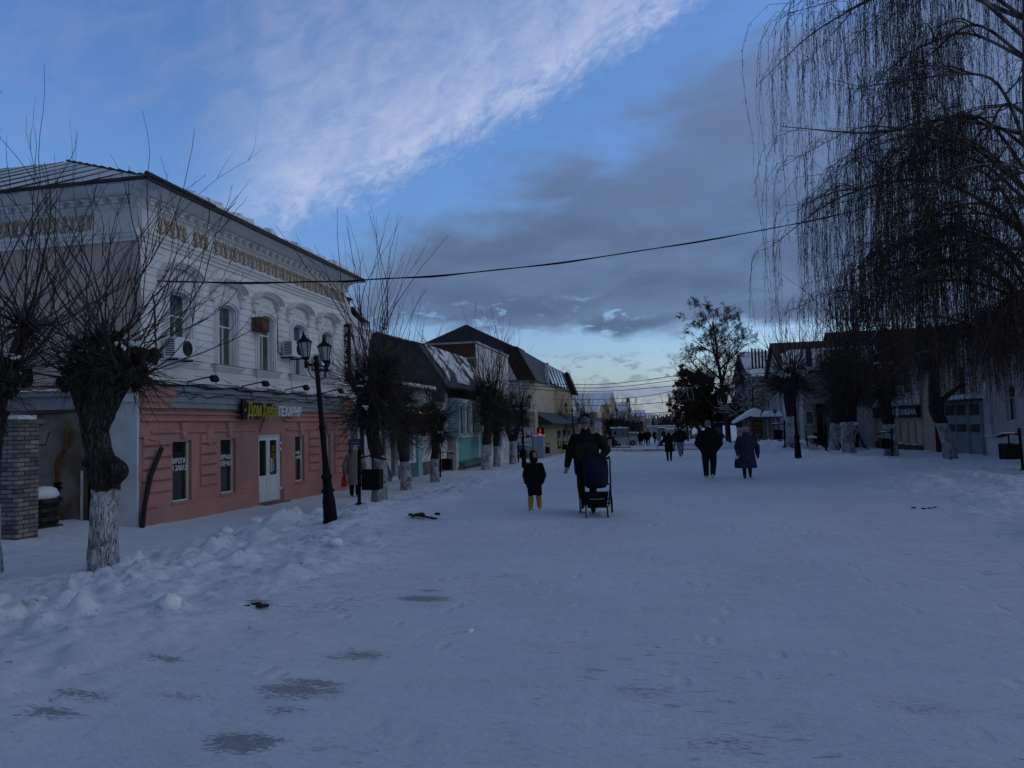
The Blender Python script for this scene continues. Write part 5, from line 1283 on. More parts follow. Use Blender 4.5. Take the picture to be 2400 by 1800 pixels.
b = MB(); pA = atx(1276, 1000, LX+2.0); b.box(LX-5, LX+2.0, 60.5, 89, -3, 1.75); b.build('wall', mat('beige_shop_render', (.40,.33,.22), .9, .1), h)
T = FR(1, LX+2.0, 60.5)
for u in (9, 13, 17, 22): 
    b = MB(T); b.box(u, u+2.2, .0, .06, -.6, 1.1); g = b.build('shop_window', GLASS, h); b = MB(T); b.box(u+.5, u+1.5, .065, .08, -.4, .1); b.build('window_poster', mat('yellow_poster', (.45,.38,.04), .6), h).parent = g
b = MB(); b.prism([(LX-5.4,1.7),(LX+3.0,1.7),(LX+3.0,1.8),(LX-1,4.1),(LX-5.4,4.1)], 60.0, 89.3, 1); b.build('roof', DARKR, h)
# farther houses of the left row
def simple_house(label, x0, x1, y0, y1, z1, zr, wallm, roofm, axis='x', name='townhouse', nwin=3, zs=((.2,1.6),), front='x', snow=True):
    o = empty(name, ((x0+x1)/2, (y0+y1)/2, gh((x0+x1)/2, y0)), label=label, cat='house')
    b = MB(); b.box(x0, x1, y0, y1, -5, z1); b.build('wall', wallm, o)
    r = gable_roof(o, x0, x1, y0, y1, z1, zr, axis, roofm, .35, .12, endm=wallm)
    for (a, c) in zs:
        for k in range(nwin):
            t = (k+.5)/nwin
            if front == 'x' : # wall facing the street on the x1 side
                yc = y0+(y1-y0)*t; q = MB(frame((x1, yc, 0), (0,1,0), (1,0,0)))
            elif front == '-x': yc = y0+(y1-y0)*t; q = MB(frame((x0, yc, 0), (0,1,0), (-1,0,0)))
            else: xc = x0+(x1-x0)*t; q = MB(frame((xc, y0, 0), (1,0,0), (0,-1,0)))
            q.box(-.55, .55, .0, .05, a-.08, c+.08); w = q.build('window', FRAMEW, o)
            q2 = MB(q.T); q2.box(-.46, .46, .051, .06, a, c); q2.build('pane', GLASS, o).parent = w
    return o
def snowroof(): return SNOW
o = simple_house('small snow-roofed house just right of the mansard house', LX-6, LX+.5, 92, 100, 4.4, 5.9, WHITEOLD, SNOW, 'x', nwin=3, zs=((1.8,3.4),))
o = simple_house('second snow-roofed white house with a steep gable, right of the mansard house', LX-6, LX+1.2, 104, 114, 4.0, 6.1, WHITEOLD, SNOW, 'x', nwin=3, zs=((1.6,3.2),))
o = simple_house('long yellow house with a big snow-covered roof above the advertising frame', LX-12, LX+3.0, 128, 150, 5.0, 7.4, YELLOW, SNOW, 'x', nwin=5, zs=((.0,1.6),(2.8,4.3)))
o = simple_house('yellowish low house below the long snowy roof', LX-6, LX+2.0, 117, 126, 3.6, 5.0, CREAM, SNOW, 'x', nwin=3, zs=((.8,2.6),))
o = simple_house('snowy-roofed house with dormer and chimney farther down the left row', LX-6, LX+4.6, 165, 190, 4.4, 6.6, WHITEOLD, SNOW, 'x', nwin=4, zs=((.2,1.6),(2.4,3.6)))
b = MB(); b.box(LX+4.2, LX+5.0, 176, 177, 4.0, 7.6); b.build('chimney', BRICKR, o)
b = MB(); b.box(LX+1.0, LX+2.4, 166, 168, 4.6, 5.9); b.build('dormer', DARKR, o)
o = simple_house('pale house with snowy roof at the far end of the left row', LX-6, LX+7.5, 205, 225, 3.6, 5.2, CREAM, SNOW, 'x', nwin=3, zs=((.2,1.5),(2.2,3.2)))
o = simple_house('last tiny house of the left row by the river', LX-6, LX+9.0, 245, 262, 3.0, 4.6, YELLOW, SNOW, 'x', nwin=3, zs=((.5,2.4),))
# ---------------- right row
RX = 15.5
h = empty('pink_white_house', (RX+4, 34, -.3), label='pale pink rendered house with red brick band and dark red gable at the right edge', cat='house')
w_, T = body(h, -1, RX, 27, 39.3, 9, -1.6, 6.6, mat('pale_pink_render', (.52,.46,.47), .9, .1, 1.2, .2, 14, dirt=.4), [(2,3.1,1.2,3.0),(9.3,10.2,1.3,2.9)])
wins(T, h, [(2,3.1,1.2,3.0),(9.3,10.2,1.3,2.9)], bars=(2,2))
b = MB(T); b.box(0, 12.3, 0, .10, -.7, .55); b.box(0, 12.3, 0, .16, .55, .66); b.build('plinth', WHITEOLD, h)
b = MB(T); b.box(11.6, 12.3, 0, .12, .66, 6.6); b.build('pilaster', WHITEOLD, h)
b = MB(T); b.box(2.0, 11.6, .0, .04, 4.3, 5.1); b.build('brick_band', mat('dark_red_paint', (.20,.05,.03), .8, .2), h)
b = MB(T); b.prism([(0,5.0),(6.8,5.0),(7.2,5.6),(6.4,6.2),(3,7.2),(0,7.2)], .05, .6, 1); b.build('red_gable_hood', REDROOF, h)
h = empty('gate_house', (RX+4, 42, -.3), label='cream house with a dark upper window behind the grey gates and snowy canopy', cat='house')
w_, T = body(h, -1, RX+.05, 39.35, 48.2, 9, -1.6, 5.3, CREAM, [(2.3,3.5,2.65,4.15)])
wins(T, h, [(2.3,3.5,2.65,4.15)], bars=(1,1)); cornice(T, h, 8.8, 5.3, out=.35)
b = MB(T); snow_strip(b, 0, 8.8, -.6, .3, 5.3, .18, 3, .3); b.build('roof_snow', SNOW, h)
b = MB(T); b.box(1.6, 2.1, 0, .1, 2.5, 5.0); b.box(3.7, 3.95, 0, .1, 2.5, 5.0); b.build('pilaster', TRIM, h)
g = empty('grey_gate', T((2.4, .3, -.3)), label='wide grey metal gate with mesh panels under a snowy canopy', cat='gate')
GG = mat('blue_grey_gate_paint', (.24,.29,.31), .7, .12, 2)
for k, (a, c) in enumerate(((.1,1.35),(1.7,3.1),(3.1,4.6))):
    b = MB(T); b.box(a, c, .2, .25, -1.2, .75); b.box(a, c, .2, .25, 1.15, 1.6); b.box(a, c, .2, .25, 2.15, 2.3)
    b.box(a, a+.06, .18, .27, -.5, 2.3); b.box(c-.06, c, .18, .27, -.5, 2.3); b.build('gate_leaf', GG, g)
    b = MB(T); b.box(a+.06, c-.06, .21, .23, .76, 1.14); b.box(a+.06, c-.06, .21, .23, 1.61, 2.14); b.build('mesh_panel', mat('gate_mesh', (.06,.06,.06), .8, .3, 20), g)
b = MB(T); b.tube([(1.5,.25,-.5),(1.5,.25,2.3)], .09, 8); b.box(-.05,.08,.15,.3,-.5,2.3); b.build('post', GG, g)
b = MB(T); b.box(-.1, 4.8, -.0, .75, 2.32, 2.40); b.build('canopy', DARKR, g); b = MB(T); snow_strip(b, -.1, 4.8, .05, .75, 2.402, .28, 9, .2); b.build('canopy_snow', SNOW, g)
b = MB(T); b.box(5.3, 6.3, .0, .22, -1.5, 2.55); 
for k in range(5): b.box(5.3+.2*k, 5.36+.2*k, .22, .25, -1.5, 2.55)
tag(b.build('red_metal_shutter', mat('oxide_red_metal', (.085,.016,.012), .6, .15)), 'dark red ribbed metal shutter between the black sign and the leaning tree', 'shutter')
h = empty('lounge_house', (RX+4, 53, -.3), label='cream house with narrow windows and the long black sign reading LACK SHISH', cat='house')
lw = [(5.6-4.9,6.15-4.9,-.1,1.35)]
holes = [(.9,1.35,-.05,1.3),(2.2,2.65,-.05,1.3),(3.7,4.2,-.05,1.3),(6.2,6.8,-.05,1.3),(1.5,2.6,3.1,4.8),(4.5,5.6,3.1,4.8)]
w_, T = body(h, -1, RX+.0, 48.25, 58.5, 9, -1.6, 5.2, CREAM, holes)
wins(T, h, holes, bars=(1,1), fw=.07); cornice(T, h, 10.2, 5.2, out=.3)
b = MB(T); b.box(0, 10.2, 0, .08, -.7, -.15); b.build('plinth', mat('brown_stone_plinth', (.12,.07,.055), .9, .2), h)
b = MB(T)
for (a, c, z0, z1) in holes[:4]: snow_strip(b, a-.2, c+.2, .02, .2, z0-.1, .07, int(a*9), .1)
b.build('sill_snow', SNOW, h)
b = MB(T); b.box(0, 10.2, .01, .05, 2.35, 4.95); b.build('white_cladding', WHITEOLD, h)
for (a, c, z0, z1) in holes[4:]:
    b = MB(T); b.box(a, c, .052, .06, z0, z1); b.build('upper_pane', GLASS, h)
sg = empty('long_black_sign', T((3, .2, 1.9)), label='long black fascia sign with white angular letters LACK SHISH around an oval emblem', cat='sign')
b = MB(T); b.box(-.1, 9.3, .06, .22, 1.55, 2.28); b.build('panel', BLACKP, sg)
TR = frame((RX, 48.25+9.3, 0), (0,-1,0), (-1,0,0))
text_mesh('SHISHA', 2.9, .36, TR, 6.2, 1.72, .225, WHITEP, sg); text_mesh('BLACK', 2.1, .36, TR, 2.9, 1.72, .225, WHITEP, sg)
b = MB(TR); oc = (5.6,.23,1.92)
for s_ in (1, .72): b.tube([(oc[0]+.3*s_*math.cos(t*math.pi/8), .23, oc[2]+.33*s_*math.sin(t*math.pi/8)) for t in range(17)], .018, 4)
b.tube([(5.6,.23,2.1),(5.6,.23,1.75)], .03, 4); b.tube([(5.5,.23,1.95),(5.7,.23,1.95)], .02, 4); b.build('emblem', WHITEP, sg)
rs = empty('round_black_sign', T((5.0,.4,3.2)), label='round black hanging sign with a pale arrow above the long black fascia', cat='sign')
b = MB(T); b.ell((4.9,.5,3.05), (.42,.06,.42), 14, 8); b.build('disc', BLACKP, rs); b = MB(T); b.tube([(4.9,.0,3.4),(4.9,.5,3.4)], .02, 4); b.tube([(4.8,.57,2.95),(4.9,.57,3.12),(5.0,.57,2.95)], .02, 4); b.build('mark', WHITEP, rs)
# booth with the dark red poster, white glazed brick wall, folding board
bo = empty('white_booth', T((11.0,.5,-.3)), label='narrow white booth with a tall dark red poster beside the glazed brick wall', cat='booth')
b = MB(T); b.box(9.6, 11.2, -.1, 1.2, -1.5, 2.45); b.build('body', WHITEOLD, bo); b = MB(T); b.box(9.85, 10.85, 1.2, 1.24, .15, 2.3); b.build('poster', mat('dark_red_poster', (.14,.025,.04), .6, .5, 9, col2=(.25,.14,.14)), bo); b = MB(T); b.box(9.6, 11.2, 1.2, 1.26, -1.2, -.1); b.build('kick_board', mat('rust_red_board', (.16,.035,.015), .8), bo)
bw = MB(T); bw.box(11.3, 15.0, .6, .8, -1.5, 2.0); tag(bw.build('glazed_brick_wall', BRICKW), 'low white glazed brick wall behind the folding board', 'wall')
p = Vector((*gpos(2020, 1052), 0)); fb = empty('folding_board', (p.x-.3, p.y, gh(p.x,p.y)), label='dark folding pavement board with grey legs before the white brick wall', cat='board')
b = MB()
for s in (-1,1): b.add([(p.x-.3+s*.02,p.y-.35,1.25+gh(p.x,p.y)),(p.x-.3+s*.02,p.y+.35,1.25+gh(p.x,p.y)),(p.x-.3+s*.5,p.y+.35,gh(p.x,p.y)),(p.x-.3+s*.5,p.y-.35,gh(p.x,p.y)),(p.x-.3+s*.06,p.y-.35,1.25+gh(p.x,p.y)),(p.x-.3+s*.06,p.y+.35,1.25+gh(p.x,p.y)),(p.x-.3+s*.54,p.y+.35,gh(p.x,p.y)),(p.x-.3+s*.54,p.y-.35,gh(p.x,p.y))], [(0,1,2,3),(4,5,6,7),(0,4,5,1),(1,5,6,2),(2,6,7,3),(3,7,4,0)])
b.build('panels', BLACKP, fb)
b = MB(); zg = gh(p.x,p.y)
for s in (-1,1): b.tube([(p.x-.3,p.y-.4,zg+1.3),(p.x-.3+s*.6,p.y-.4,zg-.02)], .045, 5)
b.build('legs', GG, fb)
# cream house with dark roof behind the pollards
h = empty('dark_roofed_house', (19, 66, -.3), label='cream house with a broad dark gabled roof behind the birch twigs', cat='house')
b = MB(); b.box(14.6, 26, 61, 71, -2, 5.0); b.build('wall', CREAM, h)
gable_roof(h, 14.6, 26, 61, 71, 5.0, 8.7, 'x', mat('dark_brown_roof', (.04,.028,.028), .6, .3), .5, .15, endm=CREAM)
for k in range(3):
    T2 = frame((15.4+2.3*k, 61, 0), (1,0,0), (0,-1,0)); add_window(T2, h, 0, 1.0, .6, 2.1, .04)
T2 = frame((14.6, 61, 0), (0,1,0), (-1,0,0))
for k in range(4): add_window(T2, h, .8+2.3*k, 1.7+2.3*k, .4, 2.1, .04)
b = MB(); b.box(14.4, 15.0, 60.9, 61.3, -2, 4.95); b.build('pilaster', TRIM, h)
yb = empty('yellow_kiosk_box', (13.4, 57, -.2), label='pale cabinet with a yellow strip and snow on top between the two whitewashed trunks', cat='cabinet')
b = MB(); b.box(12.6, 14.0, 57, 57.8, -.1, 1.1); b.build('casing', mat('cream_box', (.5,.46,.36), .7), yb); b = MB(); b.box(13.4, 13.75, 56.96, 57, .15, 1.05); b.build('strip', mat('mustard', (.38,.26,.02), .6), yb)
b = MB(); b.box(12.6, 14.0, 57.0, 57.8, -1.6, -.1); b.build('base', BLACKP, yb); b = MB(frame((12.5,56.95,0),(1,0,0),(0,1,0))); snow_strip(b, 0, 1.6, 0, .9, 1.1, .2, 5); b.build('snow_cap', SNOW, yb)
# gabled house with the red roof at the square
h = empty('gabled_house', (12, 61, -.2), label='white-cornered house with snowy dark red gable roof and arched glass entrance', cat='house')
gx0, gx1, gy0_, gy1_ = 9.35, 15.6, 58.2, 66.0
b = MB(); b.box(gx0, gx1, gy0_, gy1_, -2, 5.3); b.build('wall', mat('greyish_pink_render', (.36,.31,.32), .9, .1, dirt=.2), h)
rf = gable_roof(h, gx0, gx1+1, gy0_, gy1_, 5.3, 7.7, 'x', REDROOF, .3, .08, endm=WHITEOLD)
b = MB(); k = (7.7-5.3)/3.9
b.add([(gx0-.1,gy0_-.28,5.3-.28*k+.09),(gx1+1,gy0_-.28,5.3-.28*k+.09),(gx1+1,gy0_+2.7,5.3+2.7*k+.09),(gx0+1.0,gy0_+2.5,5.3+2.5*k+.09),(gx0+.1,gy0_+1.9,5.3+1.9*k+.09),
       (gx0-.1,gy0_-.28,5.3-.28*k+.26),(gx1+1,gy0_-.28,5.3-.28*k+.26),(gx1+1,gy0_+2.7,5.3+2.7*k+.2),(gx0+1.0,gy0_+2.5,5.3+2.5*k+.2),(gx0+.1,gy0_+1.9,5.3+1.9*k+.22)], [(5,6,7,8,9),(0,1,6,5),(1,2,7,6),(2,3,8,7),(3,4,9,8),(4,0,5,9)])
b.build('roof_snow', SNOW, h).parent = rf
b = MB(); b.box(gx0+1.7, gx0+2.05, gy0_-.1, gy0_+.25, 5.0, 7.0); b.build('chimney', DARKR, h).parent = rf
b = MB(); b.box(gx0-.04, gx0+.5, gy0_-.06, gy0_+.5, -2, 5.2); b.box(gx0+1.0, gx0+1.3, gy0_-.05, gy0_, -2, 5.0); b.box(gx0-.05, gx0, gy0_+2.5, gy0_+3, -.8, 5.2); b.build('pilaster', TRIM, h)
TG = frame((gx0, gy0_, 0), (1,0,0), (0,-1,0))
en = MB(TG); en.box(2.2, 2.45, 0, .9, -1.5, 2.7); en.box(3.75, 4.0, 0, .9, -1.5, 2.7); en.build('entrance_frame', DARKM, h)
en = MB(TG); en.box(2.5, 3.7, .1, .14, -.3, 2.2); en.build('glass_door', mat('pale_lit_glass', (.28,.27,.28), .15, .2, 1, spec=.6), h)
en = MB(TG); pts = [(3.15+1.35*math.cos(math.pi*t/10), 2.72+1.1*math.sin(math.pi*t/10)) for t in range(11)]; en.prism(pts, 0, .9, 1); en.build('arched_canopy', mat('frosted_canopy', (.25,.30,.31), .3, .2, 2), h)
en = MB(TG); snow_strip(en, 2.5, 3.8, .1, .8, 3.75, .15, 4); en.build('canopy_snow', SNOW, h)
en = MB(TG); en.tube([(2.4,1.0,.8),(3.6,1.0,.8),(3.65,1.0,-.3)], .03, 4); en.tube([(2.6,.95,2.5),(3.4,.95,.8)], .03, 4); en.build('handrail', DARKM, h)
for k, u in enumerate((1.4, 4.6, 5.4)): add_window(TG, h, u, u+.6, .3 if k else 1.2, 2.2, .04, gm=GLASSG)
b = MB(TG)
for k in range(9): b.box(1.9+.28*k, 1.95+.28*k, 2.3, 2.36, -.2, .35)
b.box(1.8, 4.4, 2.28, 2.38, .35, .42); b.box(1.8, 1.9, 2.2, 2.4, -.4, .5); b.box(4.3, 4.4, 2.2, 2.4, -.4, .5)
tag(b.build('iron_railing', DARKM), 'low black iron railing with white gaps before the glass entrance', 'railing')
# grey house and chimneys behind
o = simple_house('grey house with a snowy roof left of the red-roofed gable house', 9.2, 18, 76, 92, 6.0, 9.0, GREYW, SNOW, 'x', nwin=0, zs=())
b = MB()
ch = empty('chimney_row', (10, 78, 6.6), label='row of seven thin black flues on the grey house roof', cat='chimney')
for k in range(7):
    q = MB(); q.tube([(9.6+.33*k, 78.0, 6.4),(9.6+.33*k, 78.0, 8.9-.05*k)], .085, 6); q.build('flue', DARKM, ch)
# stalls at the square
st = empty('market_stall', (8.2, 58, 0), label='wooden market stall with snow-heaped roof and gold-lettered poster at the square', cat='stall')
WOODG = mat('weathered_grey_boards', (.16,.15,.135), .9, .3, 3, .3, 20, stretch=(8,8,.6))
zb = gh(8, 57)
sx0, sx1, sy = aty(1752,1030,56.5).x, aty(1830,1030,56.5).x, 56.5
b = MB(); b.box(sx0, sx1, sy, sy+2.2, zb-.2, 1.75); b.build('walls', WOODG, st)
b = MB()
for k in range(7): x = sx0+(sx1-sx0)*(k+.2)/7; b.box(x, x+.09, sy-.05, sy, zb-.1, 1.72)
b.build('posts', mat('pale_boards', (.32,.31,.29), .9, .2), st)
b = MB(); b.box(sx0-.1, sx1+.1, sy-.4, sy+2.4, 1.76, 1.84); b.add([(sx0-.9,sy-.5,1.35),(sx0+.3,sy-.5,1.85),(sx0+.3,sy+2,1.85),(sx0-.9,sy+2,1.35),(sx0-.9,sy-.5,1.43),(sx0+.3,sy-.5,1.93),(sx0+.3,sy+2,1.93),(sx0-.9,sy+2,1.43)], [(0,1,5,4),(1,2,6,5),(2,3,7,6),(3,0,4,7),(4,5,6,7),(0,3,2,1)]); b.build('roof', DARKR, st)
b = MB(); b.prism([(sx0-.9,1.44),(sx0+.25,1.95),(sx0+.5,1.86),(sx0+.9,1.86),(sx0+1.0,2.35),(sx0+.6,2.5),(sx0+.2,2.3),(sx0-.85,1.6)], sy-.45, sy+1.9, 1); b.prism([(sx0+1.25,1.86),(sx1+.1,1.86),(sx1+.1,2.05),(sx1-.2,2.3),(sx0+1.5,2.28)], sy-.4, sy+2.0, 1); b.build('roof_snow', SNOW, st)
pA = aty(1765, 1026, sy-.1); pB = aty(1787, 985, sy-.1)
b = MB(); b.box(pA.x, pB.x, sy-.12, sy-.06, pA.z, pB.z); po = b.build('poster', mat('dark_brown_poster', (.035,.014,.01), .6, .4, 8), st)
TP = frame((pA.x, sy-.125, 0), (1,0,0), (0,-1,0)); pw, ph_ = pB.x-pA.x, pB.z-pA.z
GOLD = mat('orange_gold_letters', (.38,.15,.025), .6)
text_mesh('52', pw*.42, ph_*.17, TP, pw*.3, pA.z+ph_*.68, 0, GOLD, st, ext=.01); text_mesh('ПО ВКУСУ', pw*.8, ph_*.11, TP, pw*.1, pA.z+ph_*.5, 0, GOLD, st, ext=.01)
b = MB(TP); b.tube([(pw*.5+pw*.4*math.cos(t*math.pi/10), .01, pA.z+ph_*.68+ph_*.24*math.sin(t*math.pi/10)) for t in range(11)], .03, 4); b.build('arch_mark', GOLD, st)
text_mesh('МЕНЮ', pw*.6, ph_*.08, TP, pw*.2, pA.z+ph_*.3, 0, GOLD, st, ext=.01); text_mesh('горячий\nшашлык', pw*.6, ph_*.16, TP, pw*.2, pA.z+ph_*.07, 0, mat('cream_letters', (.45,.40,.33), .6), st, ext=.01)
for (px, py, d, w, hh, col_, lab, nm) in [(1576, 1010, 140, 2.1, 1.55, (.30,.36,.38), 'small pale grey pavilion at the far end of the street', 'pavilion'), (1601, 1012, 128, 1.0, 2.2, (.02,.16,.08), 'green stall beside the pale pavilion', 'stall'),
      (1613, 1010, 122, 1.3, 1.5, (.4,.42,.42), 'white market booth with window right of the green stall', 'booth'), (1684, 1025, 84, 1.0, 2.2, (.02,.05,.22), 'dark blue booth behind the man in the puffer jacket', 'booth'), (1560, 1005, 185, 9, 1.9, (.28,.33,.34), 'long low pale shed across the street end', 'shed'),
      (1551, 1008, 150, 1.1, 1.7, (.03,.03,.03), 'narrow dark stall left of the small pale pavilion', 'stall')]:
    if not col_: continue
    p = atd(px, py, d); zb = gh(p.x, p.y)
    o = empty(nm, (p.x, p.y, zb), label=lab, cat=nm)
    b = MB(); b.box(p.x-w/2, p.x+w/2, p.y, p.y+2.2, zb-.3, zb+hh); b.build('body', mat('stall_%d' % px, col_, .7, .15), o)
    b = MB(); b.box(p.x-w/2-.15, p.x+w/2+.15, p.y-.25, p.y+2.4, zb+hh+.001, zb+hh+.16); b.build('snowy_roof', SNOW, o)
    b = MB(); b.box(p.x-w*.32, p.x+w*.32, p.y-.03, p.y, zb+hh*.45, zb+hh*.8); b.build('hatch', mat('stall_hatch', (.2,.22,.23), .3), o)
# far bank: forest ridge as one mass, frozen river
b = MB(); rr = random.Random(9)
for i in range(900):
    x = rr.uniform(-420, 420); y = rr.uniform(640, 760); hgt = rr.uniform(8, 13)+2.5*math.sin(x*.02); r_ = rr.uniform(1.6, 3.5)
    z0 = -3.8; b.lathe([(r_*.5,0),(r_,hgt*.35),(r_*.75,hgt*.7),(r_*.15,hgt)], (x,y,z0), 5)
fo = b.build('far_forest', mat('far_winter_wood', (.032,.036,.048), .95, .5, .05)); tag(fo, 'dark winter forest along the horizon past the street end', 'forest', kind='stuff')

# ------------------------------------------------------------ street furniture
LGLASS = mat('frosted_lantern_glass', (.34,.35,.36), .25, .15, 6, spec=.5)
def lamp_proto():
    o = empty('street_lamp', (0,0,0), label='x', cat='street lamp', group='cast-iron double lanterns along the street')
    b = MB(); H = 3.42; A = .47
    b.lathe([(.17,-.1),(.17,.0),(.15,.05),(.135,.45),(.105,.62),(.14,.64),(.14,.68),(.10,.72),(.095,.92),(.12,.94),(.12,.98),(.08,1.05),(.062,1.3),(.06,2.0),(.075,2.02),(.075,2.08),(.055,2.1),(.05,H),(.06,H+.02),(.06,H+.08),(.03,H+.1),(.052,H+.14),(.052,H+.19),(.0,H+.23)], n=12)
    b.build('post', DARKM, o, local=True, smooth=False)
    b = MB(); b.tube([(-A,0,H),(A,0,H)], .020, 6)
    for s in (-1,1):
        b.tube([(s*(.06+(A-.1)*math.sin(t*math.pi/14)), 0, H-.32+.30*(1-math.cos(t*math.pi/14))) for t in range(8)], .013, 5)
        b.tube([(s*(.13+.05*math.cos(t*math.pi/5)), 0, H-.08+.05*math.sin(t*math.pi/5)) for t in range(9)], .009, 4)
        b.tube([(s*(A-.09+.035*math.cos(t*math.pi/5)), 0, H-.09+.035*math.sin(t*math.pi/5)) for t in range(9)], .008, 4)
    b.build('cross_arm', DARKM, o, local=True)
    for s in (-1,1):
        c = s*A; k_ = .68
        b = MB(); z = H-.09
        sc_ = lambda pr: [(r*k_*1.12, q*k_) for r, q in pr]
        b.lathe(sc_([(.055,0),(.055,.20),(.03,.23),(.10,.30),(.11,.34)]), (c,0,z), 6)
        b.lathe(sc_([(.225,.80),(.235,.815),(.21,.84),(.12,.93),(.06,.98),(.055,1.04),(.02,1.06),(.03,1.1),(.0,1.2)]), (c,0,z), 6)
        for k in range(6):
            a = 2*math.pi*k/6; b.tube([(c+.08*math.cos(a), .08*math.sin(a), z+.34*k_), (c+.142*math.cos(a), .142*math.sin(a), z+.81*k_)], .010, 4)
        l = b.build('lantern', DARKM, o, local=True)
        g = MB(); g.lathe([(.072,.345*k_),(.132,.80*k_)], (c,0,z), 6); g.build('lantern_glass', LGLASS, o, local=True).parent = l
    return o
LP_ = lamp_proto(); first = True
def place(Pr, usedf, x, y, rz, label, sc=1.0, dz=0.0, tilt=(0,0)):
    o = Pr if not usedf else copy_tree(Pr)
    o.location = (x, y, gh(x,y)+dz); o.rotation_euler = (Matrix.Rotation(tilt[1], 3, 'Y') @ Matrix.Rotation(tilt[0], 3, 'X') @ Matrix.Rotation(rz, 3, 'Z')).to_euler(); o.scale = (sc,sc,sc); o['label'] = label; return o
lst = [(775,1217,-.28,R(89),(.0,-.085),.88,'nearest black double-lantern lamp, leaning left in front of the pink bakery'),
       (1229,1096,-.2,R(-6),(0,-.02),1.03,'double-lantern lamp right behind the child'),
       (1345,-60,-.1,R(2),(0,-.03),1.0,'double-lantern lamp beside the left shoulder of the man with the pram'),
       (1438,1047,-.05,R(0),(0,0),1.0,'thin lamp post just left of the advertising frame'),
       (1482,-95,-.05,R(0),(0,0),1.0,'distant lamp post past the right side of the advertising frame'),
       (1871,1074,-.12,R(8),(0,-.02),1.07,'double-lantern lamp in the right-hand snow, before the glass entrance'),
       (1686,-112,-.05,R(0),(0,-.01),1.0,'distant lamp post right of the man in the dark puffer jacket'),
       (1619,-118,-.05,R(0),(0,0),1.0,'distant lamp post left of the man in the dark puffer jacket'),
       (1636,-140,-.03,R(0),(0,0),1.0,'farthest lamp post, hidden partly behind the puffer jacket man')]
for i, (px, py, z, rz, tl, sc, lab) in enumerate(lst):
    x, y = gpos(px, py, z) if py > 0 else gdep(px, -py); place(LP_, i > 0, x, y, rz, lab, sc, -.05, tl)
def bin_proto():
    o = empty('litter_bin', (0,0,0), label='x', cat='litter bin', group='black litter bins along both kerbs')
    b = MB(); b.lathe([(.10,-.05),(.10,.02),(.045,.05),(.045,1.22),(.06,1.24),(.06,1.27),(.03,1.29),(.05,1.33),(.0,1.39)], n=8); b.build('post', DARKM, o, local=True)
    b = MB(); b.box(.14, .56, -.2, .2, .38, .86); b.box(.05,.14,-.02,.02,.45,.5); b.box(.05,.14,-.02,.02,.75,.8)
    b.build('basket', DARKM, o, local=True)
    for k in range(2):
        p = MB(); p.box(.13+.225*k, .345+.225*k, -.225, -.202, .37, .88); p.build('front_panel', DARKM, o, local=True)
    b = MB(); b.tube([(.05,0,1.15),(.25,0,1.20),(.45,0,1.17),(.66,0,1.10)], .02, 5); b.prism([(.12,1.17),(.35,1.19),(.66,1.09),(.66,1.11),(.35,1.215),(.12,1.19)], -.22, .22, 1); b.box(.33,.36,-.02,.02,.86,1.17); b.build('lid', DARKM, o, local=True)
    return o
BP_ = bin_proto()
def snowlid(o):
    b = MB(); b.ell((.38,0,1.215), (.24,.17,.035), 10, 5, .12); b.build('lid_snow', SNOW, o, local=True)
blst = [(842,1180,-.38,0,'nearest left bin, in front of the woman in the beige coat',0), (1032,1118,-.38,0,'bin between the third tree and the turquoise panel',1), (1215,1084,-.25,0,'bin just left of the second lamp post, behind the child',1),
        (1272,1073,-.2,0,'bin with a tall left post near the grey cabinet',0), (1316,1062,-.15,0,'bin behind the whitewashed tree beside the man with the pram',0),
        (2398,1102,-.12,math.pi,'large black bin cut by the right picture edge, snow on its lid',1), (2092,1068,-.12,math.pi,'bin with snowy lid in front of the tree before the black sign',1),
        (1936,1054,-.12,math.pi,'bin beside the iron railing and the snow-patched tree',0), (1840,1046,-.1,math.pi,'bin left of the snowy forked tree on the right',1)]
for i, (px, py, z, rz, lab, sn) in enumerate(blst):
    x, y = gpos(px, py, z); o = place(BP_, i > 0, x, y, rz+rng.uniform(-.1,.1), lab, 1.0, -.02, (0, rng.uniform(-.03,.03)))
    if i == 0: base_ = o
    if sn: snowlid(o)
# overhead cables
def cable(p0, p1, sag, n=40, r=.014, label='', sub=None, mt=None, kink=.0, cat='cable', rg=None):
    p0, p1 = Vector(p0), Vector(p1); pts = []
    for i in range(n+1):
        t = i/n; p = p0.lerp(p1, t); p.z -= sag*4*t*(1-t); 
        if kink: p.z += kink*math.sin(t*61)*math.sin(t*23)
        pts.append(tuple(p))
    b = MB(); b.tube(pts, r, 5); o = b.build('overhead_cable', mt or DARKM); tag(o, label, cat); return o, pts
a0 = aty(130, 640, 14.58); a1 = Vector(atd(1900, 490, 24)); a2 = Vector(atd(2600, 360, 29))
def screencurve(ptsd, r, label):
    pts = bez([atd(*p) for p in ptsd], 60); b = MB(); b.tube([tuple(p) for p in pts], r, 6)
    b.tube([tuple(p+Vector((0,0,.02*math.sin(i*.9)-.008))) for i, p in enumerate(pts)], r*.8, 5)
    o = b.build('overhead_cable', DARKM); return tag(o, label, 'cable', 'cables strung across the street')
screencurve([(128,638,19.2),(300,655,17.6),(520,662,17),(760,660,17.5),(870,655,18),(1060,643,19),(1300,617,20.5),(1550,580,22),(1800,537,24),(2000,495,26),(2400,405,30),(2700,340,33)], .016, 'long black cable sweeping over the street from the white house to the birch')
